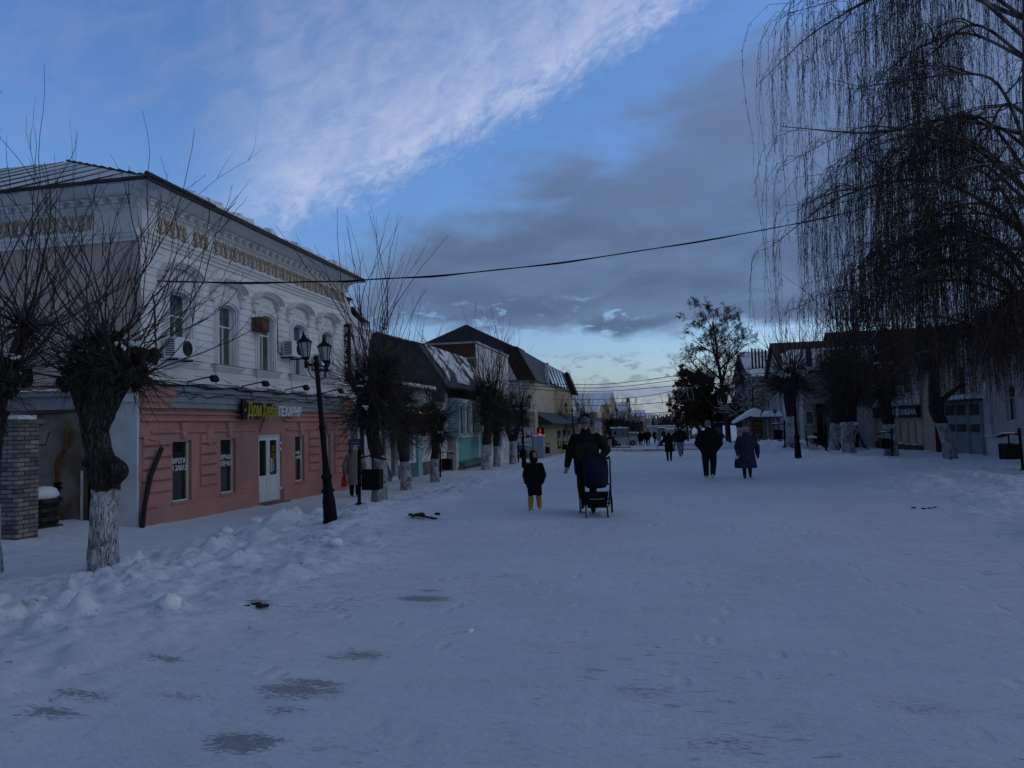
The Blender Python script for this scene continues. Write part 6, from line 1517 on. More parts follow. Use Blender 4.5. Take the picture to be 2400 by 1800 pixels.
for i, (l, m_, r_, lab) in enumerate([((1150,893),(1400,901),(1830,858),'upper thin cable crossing high over the far street'), ((1150,900),(1400,909),(1830,872),'second thin cable crossing high over the far street'), ((1150,905),(1380,918),(1850,890),'third thin cable crossing over the far street')]):
    p = [Vector(atd(l[0],l[1],58)), Vector(atd(m_[0],m_[1],57)), Vector(atd((m_[0]+r_[0])/2, (m_[1]+r_[1])/2-2, 56)), Vector(atd(r_[0],r_[1],56))]
    b = MB(); b.tube([tuple(q) for q in bez(p, 40)], .022, 4); tag(b.build('overhead_cable', DARKM), lab, 'cable', 'cables strung across the street')
# icicle light garlands strung over the street
GARL = mat('unlit_garland_wire', (.30,.31,.33), .5, .1)
def garland(pl, pm, pr, d, hmax, n, label, seed, spread=.12):
    rg = random.Random(seed); pts = bez([atd(*pl,d), atd(*pm,d), atd(*pr,d)], 50)
    o = empty('light_garland', tuple(pts[25]), label=label, cat='garland', group='icicle light garlands across the street')
    b = MB(); b.tube([tuple(q) for q in pts], .026*d/60, 4, False); b.build('wire', GARL, o)
    b = MB()
    for k in range(n):
        p = pts[min(50, int(rg.random()*50))]; q = [p]; L = hmax*rg.uniform(.3,1)
        for s in range(5): q.append(q[-1]+Vector((rg.uniform(-1,1)*spread, rg.uniform(-.1,.1), -L/5)))
        b.tube([tuple(v) for v in q], .019*d/60, 3, False)
        for s in range(1,6):
            w = q[s]; b.tube([tuple(w), tuple(w+Vector((rg.choice((-1,1))*.09,0,-.02)))], .02*d/60, 3, False)
    b.build('icicle_strands', GARL, o)
garland((1290,937),(1480,932),(1640,905),70,1.3,26,'nearest icicle garland hanging in sparse curly strands against the pale sky',1,.16)
garland((1300,950),(1470,949),(1640,935),85,.25,5,'plain wire garland below the curly one',2)
garland((1440,972),(1560,966),(1700,948),95,1.5,60,'low dense icicle garland in front of the rusty trees',3,.1)
garland((1350,985),(1520,975),(1680,960),120,1.8,70,'faint distant icicle garland above the forest line',4,.1)
# advertising frame, road sign, blue sign
pA = atd(1436, 1040, 72); 
ad = empty('advertising_frame', (pA.x+.8, pA.y, gh(pA.x,pA.y)), label='advertising board on two tall legs with snow along its top, beside the parked white car', cat='billboard')
b = MB(); xl, xr_ = pA.x, atd(1476,1040,72).x; yy = pA.y; zt = atd(1440, 1004, 72).z; zbp = atd(1440, 1024, 72).z
b.tube([(xl,yy,gh(xl,yy)-.1),(xl-.12,yy,zt)], .035, 5); b.tube([(xr_,yy,gh(xr_,yy)-.1),(xr_-.12,yy,zt)], .035, 5); b.build('legs', DARKM, ad)
b = MB(); b.box(xl-.1, xr_-.1, yy-.03, yy+.03, zbp, zt); pn = b.build('panel', mat('faded_poster', (.20,.25,.27), .5, .6, 3, col2=(.06,.08,.10)), ad)
b = MB(); b.ell((xl+.28, yy-.04, zbp+.38), (.13,.02,.19), 10, 6); b.build('dark_oval', BLACKP, ad).parent = pn
b = MB(frame((xl-.2,yy-.12,0),(1,0,0),(0,1,0))); snow_strip(b, 0, xr_-xl+.2, 0, .24, zt, .14, 5, .2); b.build('snow_cap', SNOW, ad)
b = MB(); b.box(xl-.15, xr_+.1, yy-.15, yy+.15, gh(xl,yy)-.05, gh(xl,yy)+.08); b.build('base', CONC, ad)
p = atd(1404, 1048, 60); sg = empty('road_sign', (p.x, p.y, gh(p.x,p.y)), label='round grey-backed road sign on a pole behind the man with the pram', cat='road sign')
b = MB(); c = atd(1402, 996, 60); b.tube([(p.x,p.y,gh(p.x,p.y)-.1),(c.x,p.y,c.z+.55)], .035, 6); b.build('pole', DARKM, sg)
b = MB(); b.ell((c.x,c.y+.05,c.z), (.32,.012,.32), 24, 12); b.build('disc', mat('zinc_back', (.42,.43,.45), .5, .05), sg)
p = atd(1816, 964, 50); sg = empty('road_sign', (p.x, p.y, gh(p.x,p.y)), label='small round blue road sign on a thin pole by the market stall', cat='road sign')
b = MB(); b.tube([(p.x,p.y+.03,gh(p.x,p.y)-.1),(p.x,p.y+.03,p.z+.3)], .03, 6); b.build('pole', GG, sg); b = MB(); b.ell(tuple(p), (.15,.012,.15), 18, 9); b.build('disc', mat('blue_disc', (.03,.08,.3), .5, .05), sg)
x0_, y0_ = gpos(1425, 1056); x1_, y1_ = gpos(1640, 1053)
b = MB(); b.add([(x0_,y0_,gh(x0_,y0_)-.1),(x1_,y1_,gh(x1_,y1_)-.1),(x1_,y1_+.3,gh(x1_,y1_)-.1),(x0_,y0_+.3,gh(x0_,y0_)-.1),(x0_,y0_,gh(x0_,y0_)+.06),(x1_,y1_,gh(x1_,y1_)+.05),(x1_,y1_+.3,gh(x1_,y1_)+.05),(x0_,y0_+.3,gh(x0_,y0_)+.06)], [(0,1,5,4),(1,2,6,5),(2,3,7,6),(3,0,4,7),(4,5,6,7)])
tag(b.build('kerb', mat('sandy_kerb', (.22,.21,.17), .9, .4, 1.5, col2=(.5,.52,.50))), kind='structure')
# bicycle-stand like hoop and poles on the left
for px, lab in ((1236,'grey utility pole right of the second lamp post'), (1256,'thin grey-green pole left of the grey cabinet')):
    x, y = gpos(px, 1075, -.2); b = MB(); b.tube([(x,y,gh(x,y)-.1),(x-.1,y,3.2)], .045, 6); tag(b.build('utility_pole', GG), lab, 'pole')
x, y = gpos(1250, 1078, -.2); b = MB(); b.tube([(x-.85,y,gh(x,y)-.1),(x-.85,y,.75),(x-.75,y,.85),(x-.1,y,.85),(x,y,.75),(x,y,gh(x,y)-.1)], .03, 6); tag(b.build('steel_hoop', DARKM), 'bent steel hoop barrier standing in the snow behind the child', 'barrier')
# benches on the right-hand square
def bench(px, py, z, rz, label):
    x, y = gpos(px, py, z); o = empty('bench', (x, y, gh(x,y)), rz, label, 'bench', 'snow-covered benches')
    b = MB(); b.box(-.9,.9,-.2,.25,.40,.45); b.build('seat', WOODG, o, local=True); b = MB(); b.box(-.9,.9,.27,.31,.5,.85); b.build('backrest', WOODG, o, local=True)
    for s in (-.75,.75): b = MB(); b.tube([(s,-.18,0),(s,-.18,.4)], .03, 5); b.tube([(s,.25,0),(s,.3,.8)], .03, 5); b.build('leg', DARKM, o, local=True)
    b = MB(frame((0,0,0),(1,0,0),(0,1,0))); snow_strip(b, -.9, .9, -.22, .25, .452, .12, 3); b.build('seat_snow', SNOW, o, local=True)
bench(1905, 1046, -.1, 1.4, 'snowy bench in front of the glass entrance'); bench(1700, 1030, -.05, 1.4, 'snowy bench under the tallest tree')
# parked cars past the advertising frame
def car(x, y, rz, colr, label, name='parked_car', rot=0):
    o = empty(name, (x, y, gh(x,y)), rz, label, 'car', 'cars parked at the crossing')
    prof = [(-2.1,.28),(-2.1,.75),(-1.95,.92),(-1.35,.98),(-.75,1.42),(.75,1.46),(1.45,1.05),(2.0,.92),(2.15,.7),(2.15,.28),(1.75,.28),(1.65,.55),(1.4,.62),(1.15,.55),(1.05,.28),(-1.05,.28),(-1.15,.55),(-1.4,.62),(-1.65,.55),(-1.75,.28)]
    b = MB(); b.prism(prof, -.82, .82, 1); b.build('body', mat('car_paint_%d' % int(colr[0]*100), colr, .3, .05, spec=.6), o, local=True)
    for s in (-1,1):
        b = MB(); b.prism([(-1.22,.98),(-.72,1.36),(.7,1.40),(1.28,1.02)], s*.825-.01, s*.825+.01, 1); b.build('side_window', GLASS, o, local=True)
        for q in (-1.4,1.4):
            w = MB(); w.tube([(q,s*.70,.31),(q,s*.86,.31)], .31, 14); wo_ = w.build('wheel', BLACKP, o, local=True); w = MB(); w.tube([(q,s*.86,.31),(q,s*.875,.31)], .18, 12); rm = w.build('rim', mat('steel_rim', (.3,.3,.32), .4, metal=.6), o, local=True); rm.parent = wo_
        b = MB(); b.box(-2.13,-2.09, s*.65-.14, s*.65+.14, .68, .86); b.build('tail_light', mat('tail_red', (.35,.01,.01), .3), o, local=True)
        b = MB(); b.box(2.12,2.17, s*.6-.16, s*.6+.16, .62, .76); b.build('headlight', mat('headlamp', (.5,.5,.5), .1), o, local=True)
    b = MB(); b.add([(-1.9,-.68,.95),(-1.9,.68,.95),(-.9,.62,1.4),(-.9,-.62,1.4)], [(0,1,2,3)]); b.add([(1.9,-.68,.97),(1.9,.68,.97),(.85,.62,1.43),(.85,-.62,1.43)], [(0,1,2,3)]); b.build('windscreen', GLASS, o, local=True)
    b = MB(); b.ell((0,0,1.46), (.75,.7,.07), 14, 6, .06); b.build('roof_snow', SNOW, o, local=True)
    return o
p = atd(1452, 1036, 84); car(p.x, p.y, R(8), (.5,.5,.52), 'white car parked behind the legs of the advertising frame')
p = atd(1480, 1031, 90); car(p.x, p.y, R(100), (.55,.54,.54), 'white car with red tail light right of the advertising frame')
p = atd(1400, 1036, 80); car(p.x, p.y, R(5), (.03,.035,.03), 'dark green car by the whitewashed trunks behind the road sign')
p = atd(1660, 1020, 105); car(p.x, p.y, R(10), (.06,.06,.07), 'dark snow-covered car parked by the square behind the puffer jacket man')
# loose debris, snow clods
def clod(px, py, z, r, label, m_=SNOW, name='snow_clod', sq=.75):
    x, y = gpos(px, py, z); b = MB(); b.ell((0,0,r*.2), (r, r*.8, r*sq*.8), 12, 8, .2); o = b.build(name, m_, smooth=True); o.location = (x, y, gh(x,y)); o.rotation_euler = (0,0,rng.uniform(0,6)); tag(o, label, 'snow clod', 'snow clods lying on the street'); return o
clod(400, 1420, 0, .10, 'rounded snow clod at the foot of the near left bank', sq=1.0); clod(785, 1275, 0, .10, 'greyish snow clod on the bank below the nearest lamp')
clod(1101, 1482, 0, .035, 'lone small snow lump in the middle of the street'); clod(600, 1225, -.1, .16, 'larger snow clod on the ridge left of the nearest lamp'); clod(530, 1250, -.1, .13, 'snow clod at the left end of the ploughed ridge')
x, y = gpos(985, 1215, 0.05); z = gh(x,y)
b = MB(); rr = random.Random(4)
b.tube([(x-.25,y+.1,z+.05),(x+.05,y,z+.04),(x+.35,y-.1,z+.0)], .02, 5)
for k in range(9): b.obox((x+rr.uniform(-.25,.35), y+rr.uniform(-.1,.12), z+.03+rr.uniform(0,.05)), (.09*rr.random()+.03,.05,.04), Matrix.Rotation(rr.uniform(-1,1),3,'Z'))
tag(b.build('debris_heap', mat('dark_debris', (.03,.028,.022), .9, .4)), 'dark splintered stick and rubble on the snow below the bank', 'debris')
x, y = gpos(607, 1424, 0.0); z = gh(x,y); b = MB()
for k in range(6): b.obox((x+rr.uniform(-.12,.12), y+rr.uniform(-.05,.05), z+.02), (.10*rr.random()+.03,.035,.025), Matrix.Rotation(rr.uniform(-1,1),3,'Z'))
tag(b.build('debris_heap', mat('dark_debris', (.03,.028,.022))), 'small dark scrap in the snow nearer the camera on the left', 'debris')
x, y = gpos(2170, 1192, 0.0); z = gh(x,y); b = MB()
for k in range(4): b.obox((x+(k-1.5)*.12, y+rr.uniform(-.25,.25), z+.01), (.075,.03,.02), Matrix.Rotation(rr.uniform(-1,1),3,'Z'))
tag(b.build('debris_heap', mat('dark_debris', (.03,.028,.022))), 'few dark bark chips on the right-hand snow', 'debris')

# ------------------------------------------------------------ people
def capsule(mb, p0, r0, p1, r1, n=10):
    p0, p1 = Vector(p0), Vector(p1); d = (p1-p0); L = max(d.length, 1e-4); d /= L
    a = Vector((1,0,0)) if abs(d.x) < .8 else Vector((0,1,0)); nx = (a-d*a.dot(d)).normalized(); ny = d.cross(nx)
    rings = []
    for k in range(1, 5): t = math.pi/2*k/5; rings.append((p0-d*r0*math.cos(t), r0*math.sin(t)))
    for k in range(0, 5): t = math.pi/2*k/5; rings.append((p1+d*r1*math.sin(t), r1*math.cos(t)))
    rings.insert(4, (p0, r0))
    vs = [c+(nx*math.cos(2*math.pi*j/n)+ny*math.sin(2*math.pi*j/n))*r for c, r in rings for j in range(n)]
    k = len(rings); fs = [(i*n+j, i*n+(j+1)%n, (i+1)*n+(j+1)%n, (i+1)*n+j) for i in range(k-1) for j in range(n)]+[tuple(range(n-1,-1,-1)), tuple((k-1)*n+j for j in range(n))]
    mb.add(vs, fs)
def loft(mb, rings, n=20):
    """rings = (z, rx, ry, cx, cy), bottom to top"""
    vs = [(cx+rx*math.cos(2*math.pi*j/n), cy+ry*math.sin(2*math.pi*j/n), z) for z, rx, ry, cx, cy in rings for j in range(n)]
    k = len(rings); mb.add(vs, [(i*n+j, i*n+(j+1)%n, (i+1)*n+(j+1)%n, (i+1)*n+j) for i in range(k-1) for j in range(n)]+[tuple(range(n-1,-1,-1)), tuple((k-1)*n+j for j in range(n))])
def organic(mb, name, mt, parent, vox=.01, sm=3, sc=1.0):
    me = bpy.data.meshes.new(name); me.from_pydata([tuple(Vector(v)*sc) for v in mb.v], [], mb.f); me.update()
    o = bpy.data.objects.new(name, me); COL.objects.link(o)
    r = o.modifiers.new('r', 'REMESH'); r.mode = 'VOXEL'; r.voxel_size = vox
    if sm: s = o.modifiers.new('s', 'SMOOTH'); s.factor = .5; s.iterations = sm
    dg = bpy.context.evaluated_depsgraph_get(); m2 = bpy.data.meshes.new_from_object(o.evaluated_get(dg)); m2.name = name
    o.modifiers.clear(); o.data = m2; bpy.data.meshes.remove(me)
    m2.materials.clear(); m2.materials.append(mt); m2.polygons.foreach_set('use_smooth', [True]*len(m2.polygons))
    if parent is not None: o.parent = parent
    return o
SKIN = mat('skin', (.36,.20,.15), .6, .06, 8)
def fabric(name, col, **k): return mat(name, col, .92, .22, k.get('sc', 5), .5, k.get('bs', 16), spec=.15)
BLK = fabric('black_padded_fabric', (.010,.010,.011)); OLIVE = fabric('dark_olive_fabric', (.022,.024,.022)); NAVY = fabric('dark_navy_fabric', (.010,.012,.022))
def hand(mb, w, d, curl=.5, spread=Vector((1,0,0)), s=1.0):
    """palm, four unequal fingers bent at the knuckles, and a thumb off the side"""
    w = Vector(w); d = Vector(d).normalized(); sp = (spread-d*spread.dot(d)).normalized(); nn = d.cross(sp)
    for q in (-.6, 0, .6): capsule(mb, w+sp*.025*q*s, .017*s, w+d*.075*s+sp*.034*q*s, .014*s, 8)
    for i, L in enumerate((.065,.075,.07,.052)):
        b0 = w+d*.085*s+sp*(.033-.022*i)*s; k = b0+(d+nn*curl*.4)*L*.5*s; e = k+(d*.7+nn*curl)*L*.5*s
        capsule(mb, b0, .0088*s, k, .0082*s, 6); capsule(mb, k, .0082*s, e, .007*s, 6)
    b0 = w+d*.02*s+sp*.03*s; k = b0+(d*.6+sp*.8)*.04*s; e = k+(d*.95+sp*.2+nn*.25)*.032*s
    capsule(mb, b0, .012*s, k, .010*s, 6); capsule(mb, k, .010*s, e, .008*s, 6)
def person(loc, rz, H, label, legs, arms, coat, coatm, trm, bootm, hat, vox=.011, turn=0.0, tilt=0.0, bare=(0,0), group=None, face=True, hatrim=None, boot_h=.10, trouser_r=.095, lean=0.0, hood=False, hair=None, slim=1.0, cuff=.03):
    """legs/arms: joint lists in a 1.80 m frame, person facing -y; coat: rings"""
    s = H/1.8; fs_ = .5 if vox > .016 else 1
    b = MB()
    HC = Vector((0, -.02-lean, 1.665)); Mh = Matrix.Rotation(turn, 3, 'Z') @ Matrix.Rotation(tilt, 3, 'X')
    def hp(v): return HC + Mh @ Vector(v)
    # head
    hb = MB(T=hp); hb.ell((0,0,.01), (.076,.094,.105), 16, 12); hb.ell((0,-.035,-.055), (.055,.055,.062), 12, 8)
    capsule(hb, (0,-.092,.0), .010, (0,-.112,-.03), .015, 8); hb.ell((0,-.07,-.09), (.03,.03,.025), 10, 6)
    for q in (-1,1): hb.ell((q*.078,0,-.005), (.012,.02,.032), 8, 6); hb.ell((q*.04,-.066,-.03), (.024,.022,.024), 8, 6)
    b.v += hb.v; b.f += [tuple(i for i in f) for f in hb.f]; b.mi += hb.mi
    capsule(b, (0,.0-lean,1.40), .062, (0,-.01-lean,1.60), .056)
    loft(b, [(.86,.14,.10,0,0),(1.0,.15,.10,0,0),(1.15,.135,.095,0,-lean*.5),(1.32,.17,.105,0,-lean*.8),(1.42,.17,.095,0,-lean),(1.48,.08,.06,0,-lean)])
    for L in legs:
        h_, k_, a_, t_ = [Vector(v) for v in L]
        capsule(b, h_, .082, k_, .055); capsule(b, k_, .055, a_, .038); capsule(b, a_, .04, t_, .032)
    for A, br in zip(arms, bare):
        sh, e_, w_ = [Vector(v) for v in A]
        capsule(b, sh, .05, e_, .038); capsule(b, e_, .038, w_, .027)
        if br: hand(b, w_, (w_-e_) if br != 2 else Vector((0,-.3,-1)), .5 if br != 2 else 1.0, Vector((-1 if sh.x > 0 else 1, -.5, 0)), 1.08)
    root = organic(b, 'person', SKIN, None, vox*.75*s, 2, s)
    root.location = loc; root.rotation_euler = (0,0,rz); tag(root, label, 'person', group)
    for A, br in zip(arms, bare):
        if br: continue
        sh, e_, w_ = [Vector(v) for v in A]; gl = MB(); capsule(gl, w_-(w_-e_).normalized()*.05, .04, w_, .034); hand(gl, w_, (w_-e_), .6, Vector((-1 if sh.x > 0 else 1, -.5, 0)), 1.15)
        organic(gl, 'glove', BLK, root, min(vox, .014)*s*.75, 1, s)
    # coat
    c = MB(); loft(c, [(z, rx*slim, ry*slim, cx, cy) for z, rx, ry, cx, cy in coat['rings']], 24)
    sr = coat.get('sleeve', (.085,.075,.055))
    for i, A in enumerate(arms):
        sh, e_, w_ = [Vector(v) for v in A]; capsule(c, sh*.98, sr[0], e_, sr[1]); capsule(c, e_, sr[1], w_+(e_-w_).normalized()*.02, sr[2])
    capsule(c, (0,.01-lean,1.42), .105, (0,-.01-lean,1.52), coat.get('collar', .085))
    if coat.get('ribs'):
        z0 = coat['rings'][0][0]
        for k in range(coat['ribs']):
            z = z0+.03+(1.38-z0)*k/coat['ribs']; ra = np.interp(z, [q[0] for q in coat['rings']], [q[1] for q in coat['rings']])*slim; rb = np.interp(z, [q[0] for q in coat['rings']], [q[2] for q in coat['rings']])*slim
            cy_ = float(np.interp(z, [q[0] for q in coat['rings']], [q[4] for q in coat['rings']]))
            c.ell((0,cy_,z), (ra*1.045, rb*1.05, .045), 22, 6)
    organic(c, 'coat', coatm, root, vox*s, 2, s)
    if coat.get('panel'):
        q = MB(); loft(q, [(.80,.17,.03,0,-.17),(1.0,.19,.03,0,-.175),(1.2,.20,.03,0,-.165),(1.30,.20,.03,0,-.15)], 16); organic(q, 'coat_panel', coat['panel'], root, vox*s, 1, s)
        q = MB(); q.box(-.006,.006,-.215,-.19,.78,1.45); q2 = q.build('zip', BLACKP, root, local=True); q2.scale = (s,s,s)
    if coat.get('buttons'):
        for z in coat['buttons']:
            q = MB(); q.ell((.02,-.225,z), (.014,.008,.014), 8, 5); w = q.build('button', mat('grey_button', (.3,.3,.33), .4), root, local=True); w.scale = (s,s,s)
    t = MB()
    for L in legs:
        h_, k_, a_, t_ = [Vector(v) for v in L]; capsule(t, h_, trouser_r*1.05, k_, trouser_r*.82); capsule(t, k_, trouser_r*.82, a_+(k_-a_).normalized()*cuff, trouser_r*.62)
    capsule(t, (-.06,0,.92), .12, (.06,0,.92), .12)
    organic(t, 'trousers', trm, root, vox*s, 2, s)
    for L in legs:
        h_, k_, a_, t_ = [Vector(v) for v in L]; q = MB(); up = (k_-a_).normalized(); f_ = (t_-a_); f_.normalize()
        capsule(q, a_, .058 if boot_h < .2 else .072, a_+up*boot_h, .066 if boot_h < .2 else .09); capsule(q, a_-f_*.035+Vector((0,0,-.02)), .048, t_, .042)
        organic(q, 'boot', bootm, root, vox*s*.9, 2, s)
    if hood:
        q = MB(T=hp); n = 16
        q.ell((0,.025,.015), (.115,.125,.145), 18, 12); w = organic(q, 'hood', coatm, root, vox*s, 2, s)
        # open the front of the hood
        bm = bmesh.new(); bm.from_mesh(w.data); inv = Mh.transposed()
        dl = [v for v in bm.verts if (lambda l: l.y < -.055 and (l.x/.07)**2+((l.z+.01)/.095)**2 < 1)(inv @ (v.co/s-HC))]
        bmesh.ops.delete(bm, geom=dl, context='VERTS'); bm.to_mesh(w.data); bm.free()
    elif hat:
        q = MB(T=hp); kind, hm = hat
        if kind == 'beanie': q.ell((0,.012,.055), (.094,.106,.088), 18, 12); loft(q, [(.0,.092,.106,0,.012),(.055,.096,.110,0,.012)], 18)
        elif kind == 'beret': q.ell((0,.01,.07), (.112,.118,.062), 18, 10); loft(q, [(.015,.088,.100,0,.01),(.07,.10,.11,0,.01)], 18)
        elif kind == 'knit': q.ell((0,.015,.05), (.105,.115,.10), 18, 12)
        elif kind == 'hoodup': q.ell((0,.03,.02), (.12,.125,.14), 18, 12)
        w = organic(q, 'hat', hm, root, vox*s*.8, 2, s)
    if hair:
        q = MB(T=hp); q.ell((0,.03,.02), (.088,.10,.115), 16, 10); 
        organic(q, 'hair', hair, root, vox*s*.8, 1, s)
    if face:
        for qx in (-1,1):
            q = MB(T=hp); q.ell((qx*.030,-.083,.008), (.012,.006,.006), 8, 5); w = q.build('eye', mat('dark_eye', (.02,.015,.012), .3), root, local=True); w.scale = (s,s,s)
        q = MB(T=hp); q.ell((0,-.094,-.058), (.024,.007,.005), 8, 5); w = q.build('mouth', mat('lips', (.16,.06,.05), .6), root, local=True); w.scale = (s,s,s)
    return root, hp, s
def G(px, py): x, y = gpos(px, py); return (x, y, gh(x, y))
def turn_to_cam(x, y): return math.atan2(x, -y)*0
# --- man with the pram
gp = G(1378, 1199); s_ = 1.80
man, hp, s = person((gp[0], gp[1], gp[2]), R(6), 1.80, 'man in grey knit hat, glasses and long dark jacket pushing the pram',
   legs=[[(-.10,0,.92),(-.115,-.02,.50),(-.10,.20,.16),(-.11,.12,.07)], [(.10,0,.92),(.11,-.14,.50),(.10,-.14,.09),(.10,-.29,.045)]],
   arms=[[(-.21,0,1.43),(-.31,.02,1.13),(-.37,-.06,.87)], [(.21,0,1.43),(.39,.02,1.16),(.27,-.26,1.02)]],
   coat=dict(rings=[(.70,.22,.16,.0,-.02),(.78,.235,.175,0,-.02),(1.0,.245,.18,0,-.01),(1.2,.25,.175,0,0),(1.36,.25,.155,0,0),(1.45,.17,.12,0,0),(1.50,.10,.09,0,0)], sleeve=(.095,.085,.062), panel=OLIVE, collar=.10),
   coatm=BLK, trm=BLK, bootm=BLK, hat=('beanie', fabric('grey_blue_knit', (.10,.125,.15), bs=60)), bare=(1,2), vox=.011)
g = MB(T=hp)
for q in (-1,1): g.tube([(q*.030+.024*math.cos(t*math.pi/6), -.106+abs(q*.03)*.2, .006+.018*math.sin(t*math.pi/6)) for t in range(13)], .0035, 4)
g.tube([(-.008,-.108,.008),(.008,-.108,.008)], .003, 4)
for q in (-1,1): g.tube([(q*.054,-.100,.008),(q*.08,-.02,.01)], .003, 4)
w = g.build('glasses', DARKM, man, local=True); w.scale = (s,s,s)
# --- the pram
gq = G(1399, 1207); pr = empty('pram', gq, R(6), 'dark navy pram with black frame, basket and four wheels pushed by the man', 'pram')
b = MB(); loft(b, [(.50,.18,.28,0,.02),(.56,.225,.34,0,.0),(.80,.24,.35,0,.0),(.95,.235,.24,0,.12),(1.05,.205,.20,0,.14),(1.11,.15,.13,0,.14),(1.125,.06,.06,0,.14)], 20)
organic(b, 'carrycot', fabric('navy_pram_cloth', (.010,.013,.030)), pr, .012, 3)
b = MB(); 
for a_ in (.0,.35,.7): b.tube([(.222*math.cos(t*math.pi/10), .14-.24*math.sin(a_), .83+.29*math.sin(t*math.pi/10)) for t in range(11)], .008, 4)
b.build('hood_ribs', fabric('navy_pram_cloth', (.01,.01,.03)), pr, local=True)
b = MB()
for q in (-1,1):
    b.tube([(q*.25,.46,1.0),(q*.27,.40,1.04),(q*.28,.30,.98),(q*.265,.0,.55),(q*.20,-.38,.17)], .016, 7)
    b.tube([(q*.265,.0,.55),(q*.28,.36,.17)], .016, 6); b.tube([(q*.20,-.2,.30),(q*.28,.25,.30)], .012, 5)
b.tube([(-.25,.46,1.0),(-.2,.5,1.02),(.2,.5,1.02),(.25,.46,1.0)], .018, 7); b.tube([(-.265,0,.56),(.265,0,.56)], .015, 6); b.tube([(-.2,-.36,.19),(.2,-.36,.19)], .012, 5); b.tube([(-.3,.36,.17),(.3,.36,.17)], .014, 5)
b.build('frame', DARKM, pr, local=True)
b = MB(); b.add([(-.20,-.36,.44),(.20,-.36,.44),(.24,.30,.40),(-.24,.30,.40),(-.175,-.30,.16),(.165,-.30,.16),(.2,.26,.14),(-.2,.26,.14)], [(0,1,5,4),(1,2,6,5),(2,3,7,6),(3,0,4,7),(4,5,6,7),(0,3,2,1)])
b.build('basket', BLK, pr, local=True); b = MB(); b.tube([(-.13,-.35,.325),(0,-.36,.318),(.13,-.35,.328)], .006, 4); b.build('reflective_strip', mat('strip_grey', (.3,.31,.33), .4), pr, local=True)
for q in (-1,1):
    for (y_, r_, x_) in ((-.40,.105,.19),(.36,.155,.295)):
        w = MB(); n = 18; pts = [(q*x_, y_+(r_-.02)*math.cos(t*2*math.pi/n), r_+(r_-.02)*math.sin(t*2*math.pi/n)) for t in range(n+1)]; w.tube(pts, .021, 7, False); wo_ = w.build('wheel', BLACKP, pr, local=True, smooth=True)
        w = MB()
        for t in range(5): a_ = t*2*math.pi/5; w.tube([(q*x_,y_,r_),(q*x_,y_+(r_-.03)*math.cos(a_),r_+(r_-.03)*math.sin(a_))], .007, 4)
        w.tube([(q*x_-.025,y_,r_),(q*x_+.025,y_,r_)], .02, 8); w.build('spokes', mat('snowy_grey_spokes', (.25,.27,.3), .6), pr, local=True).parent = wo_
        w = MB(); w.tube([(q*x_+.012, y_+r_*math.cos(t*2*math.pi/n), r_+r_*math.sin(t*2*math.pi/n)) for t in range(3, 12)], .006, 4, False); w.build('tyre_snow', SNOW, pr, local=True).parent = wo_
# --- child
gp = G(1254, 1196)
person(gp, R(2), 1.17, 'child in a black hooded coat and bright yellow boots walking left of the man',
   legs=[[(-.11,0,.92),(-.12,-.02,.5),(-.12,-.05,.10),(-.13,-.22,.06)], [(.11,0,.92),(.12,.0,.5),(.13,.06,.12),(.15,-.10,.08)]],
   arms=[[(-.20,0,1.36),(-.27,.05,1.05),(-.22,-.04,.84)], [(.20,0,1.36),(.27,.05,1.05),(.22,-.04,.84)]],
   coat=dict(rings=[(.46,.215,.17,.02,0),(.54,.22,.18,.01,0),(.75,.22,.18,0,0),(.95,.23,.18,0,0),(1.15,.235,.18,0,0),(1.32,.25,.18,0,0),(1.42,.17,.14,0,0)], sleeve=(.105,.10,.085), collar=.13),
   coatm=BLK, trm=BLK, bootm=mat('yellow_rubber_boot', (.50,.26,.03), .5, .1, 6), hat=None, hood=True, turn=R(38), tilt=R(-12), boot_h=.27, trouser_r=.10, cuff=.30, vox=.011)
# --- man walking away
gp = G(1664, 1123)
person(gp, R(180-4), 1.80, 'man seen from behind in a black puffer jacket, grey cap and white trainers',
   legs=[[(-.10,0,.92),(-.12,.03,.50),(-.09,.16,.14),(-.09,.10,.06)], [(.10,0,.92),(.11,-.10,.50),(.10,-.06,.09),(.10,-.24,.05)]],
   arms=[[(-.20,0,1.42),(-.32,.04,1.10),(-.22,-.06,.90)], [(.20,0,1.42),(.31,.05,1.10),(.20,-.06,.92)]],
   coat=dict(rings=[(.70,.20,.17,0,0),(.80,.24,.19,0,0),(1.0,.27,.205,0,0),(1.2,.27,.20,0,.0),(1.36,.25,.175,0,0),(1.46,.18,.14,0,0),(1.50,.12,.11,0,0)], sleeve=(.12,.115,.085), collar=.10, ribs=6),
   coatm=BLK, trm=NAVY, bootm=mat('white_trainer', (.55,.56,.56), .6, .1, 8), hat=('beanie', fabric('mid_grey_knit', (.17,.17,.18), bs=60)), trouser_r=.125, boot_h=.04, vox=.013, face=False)
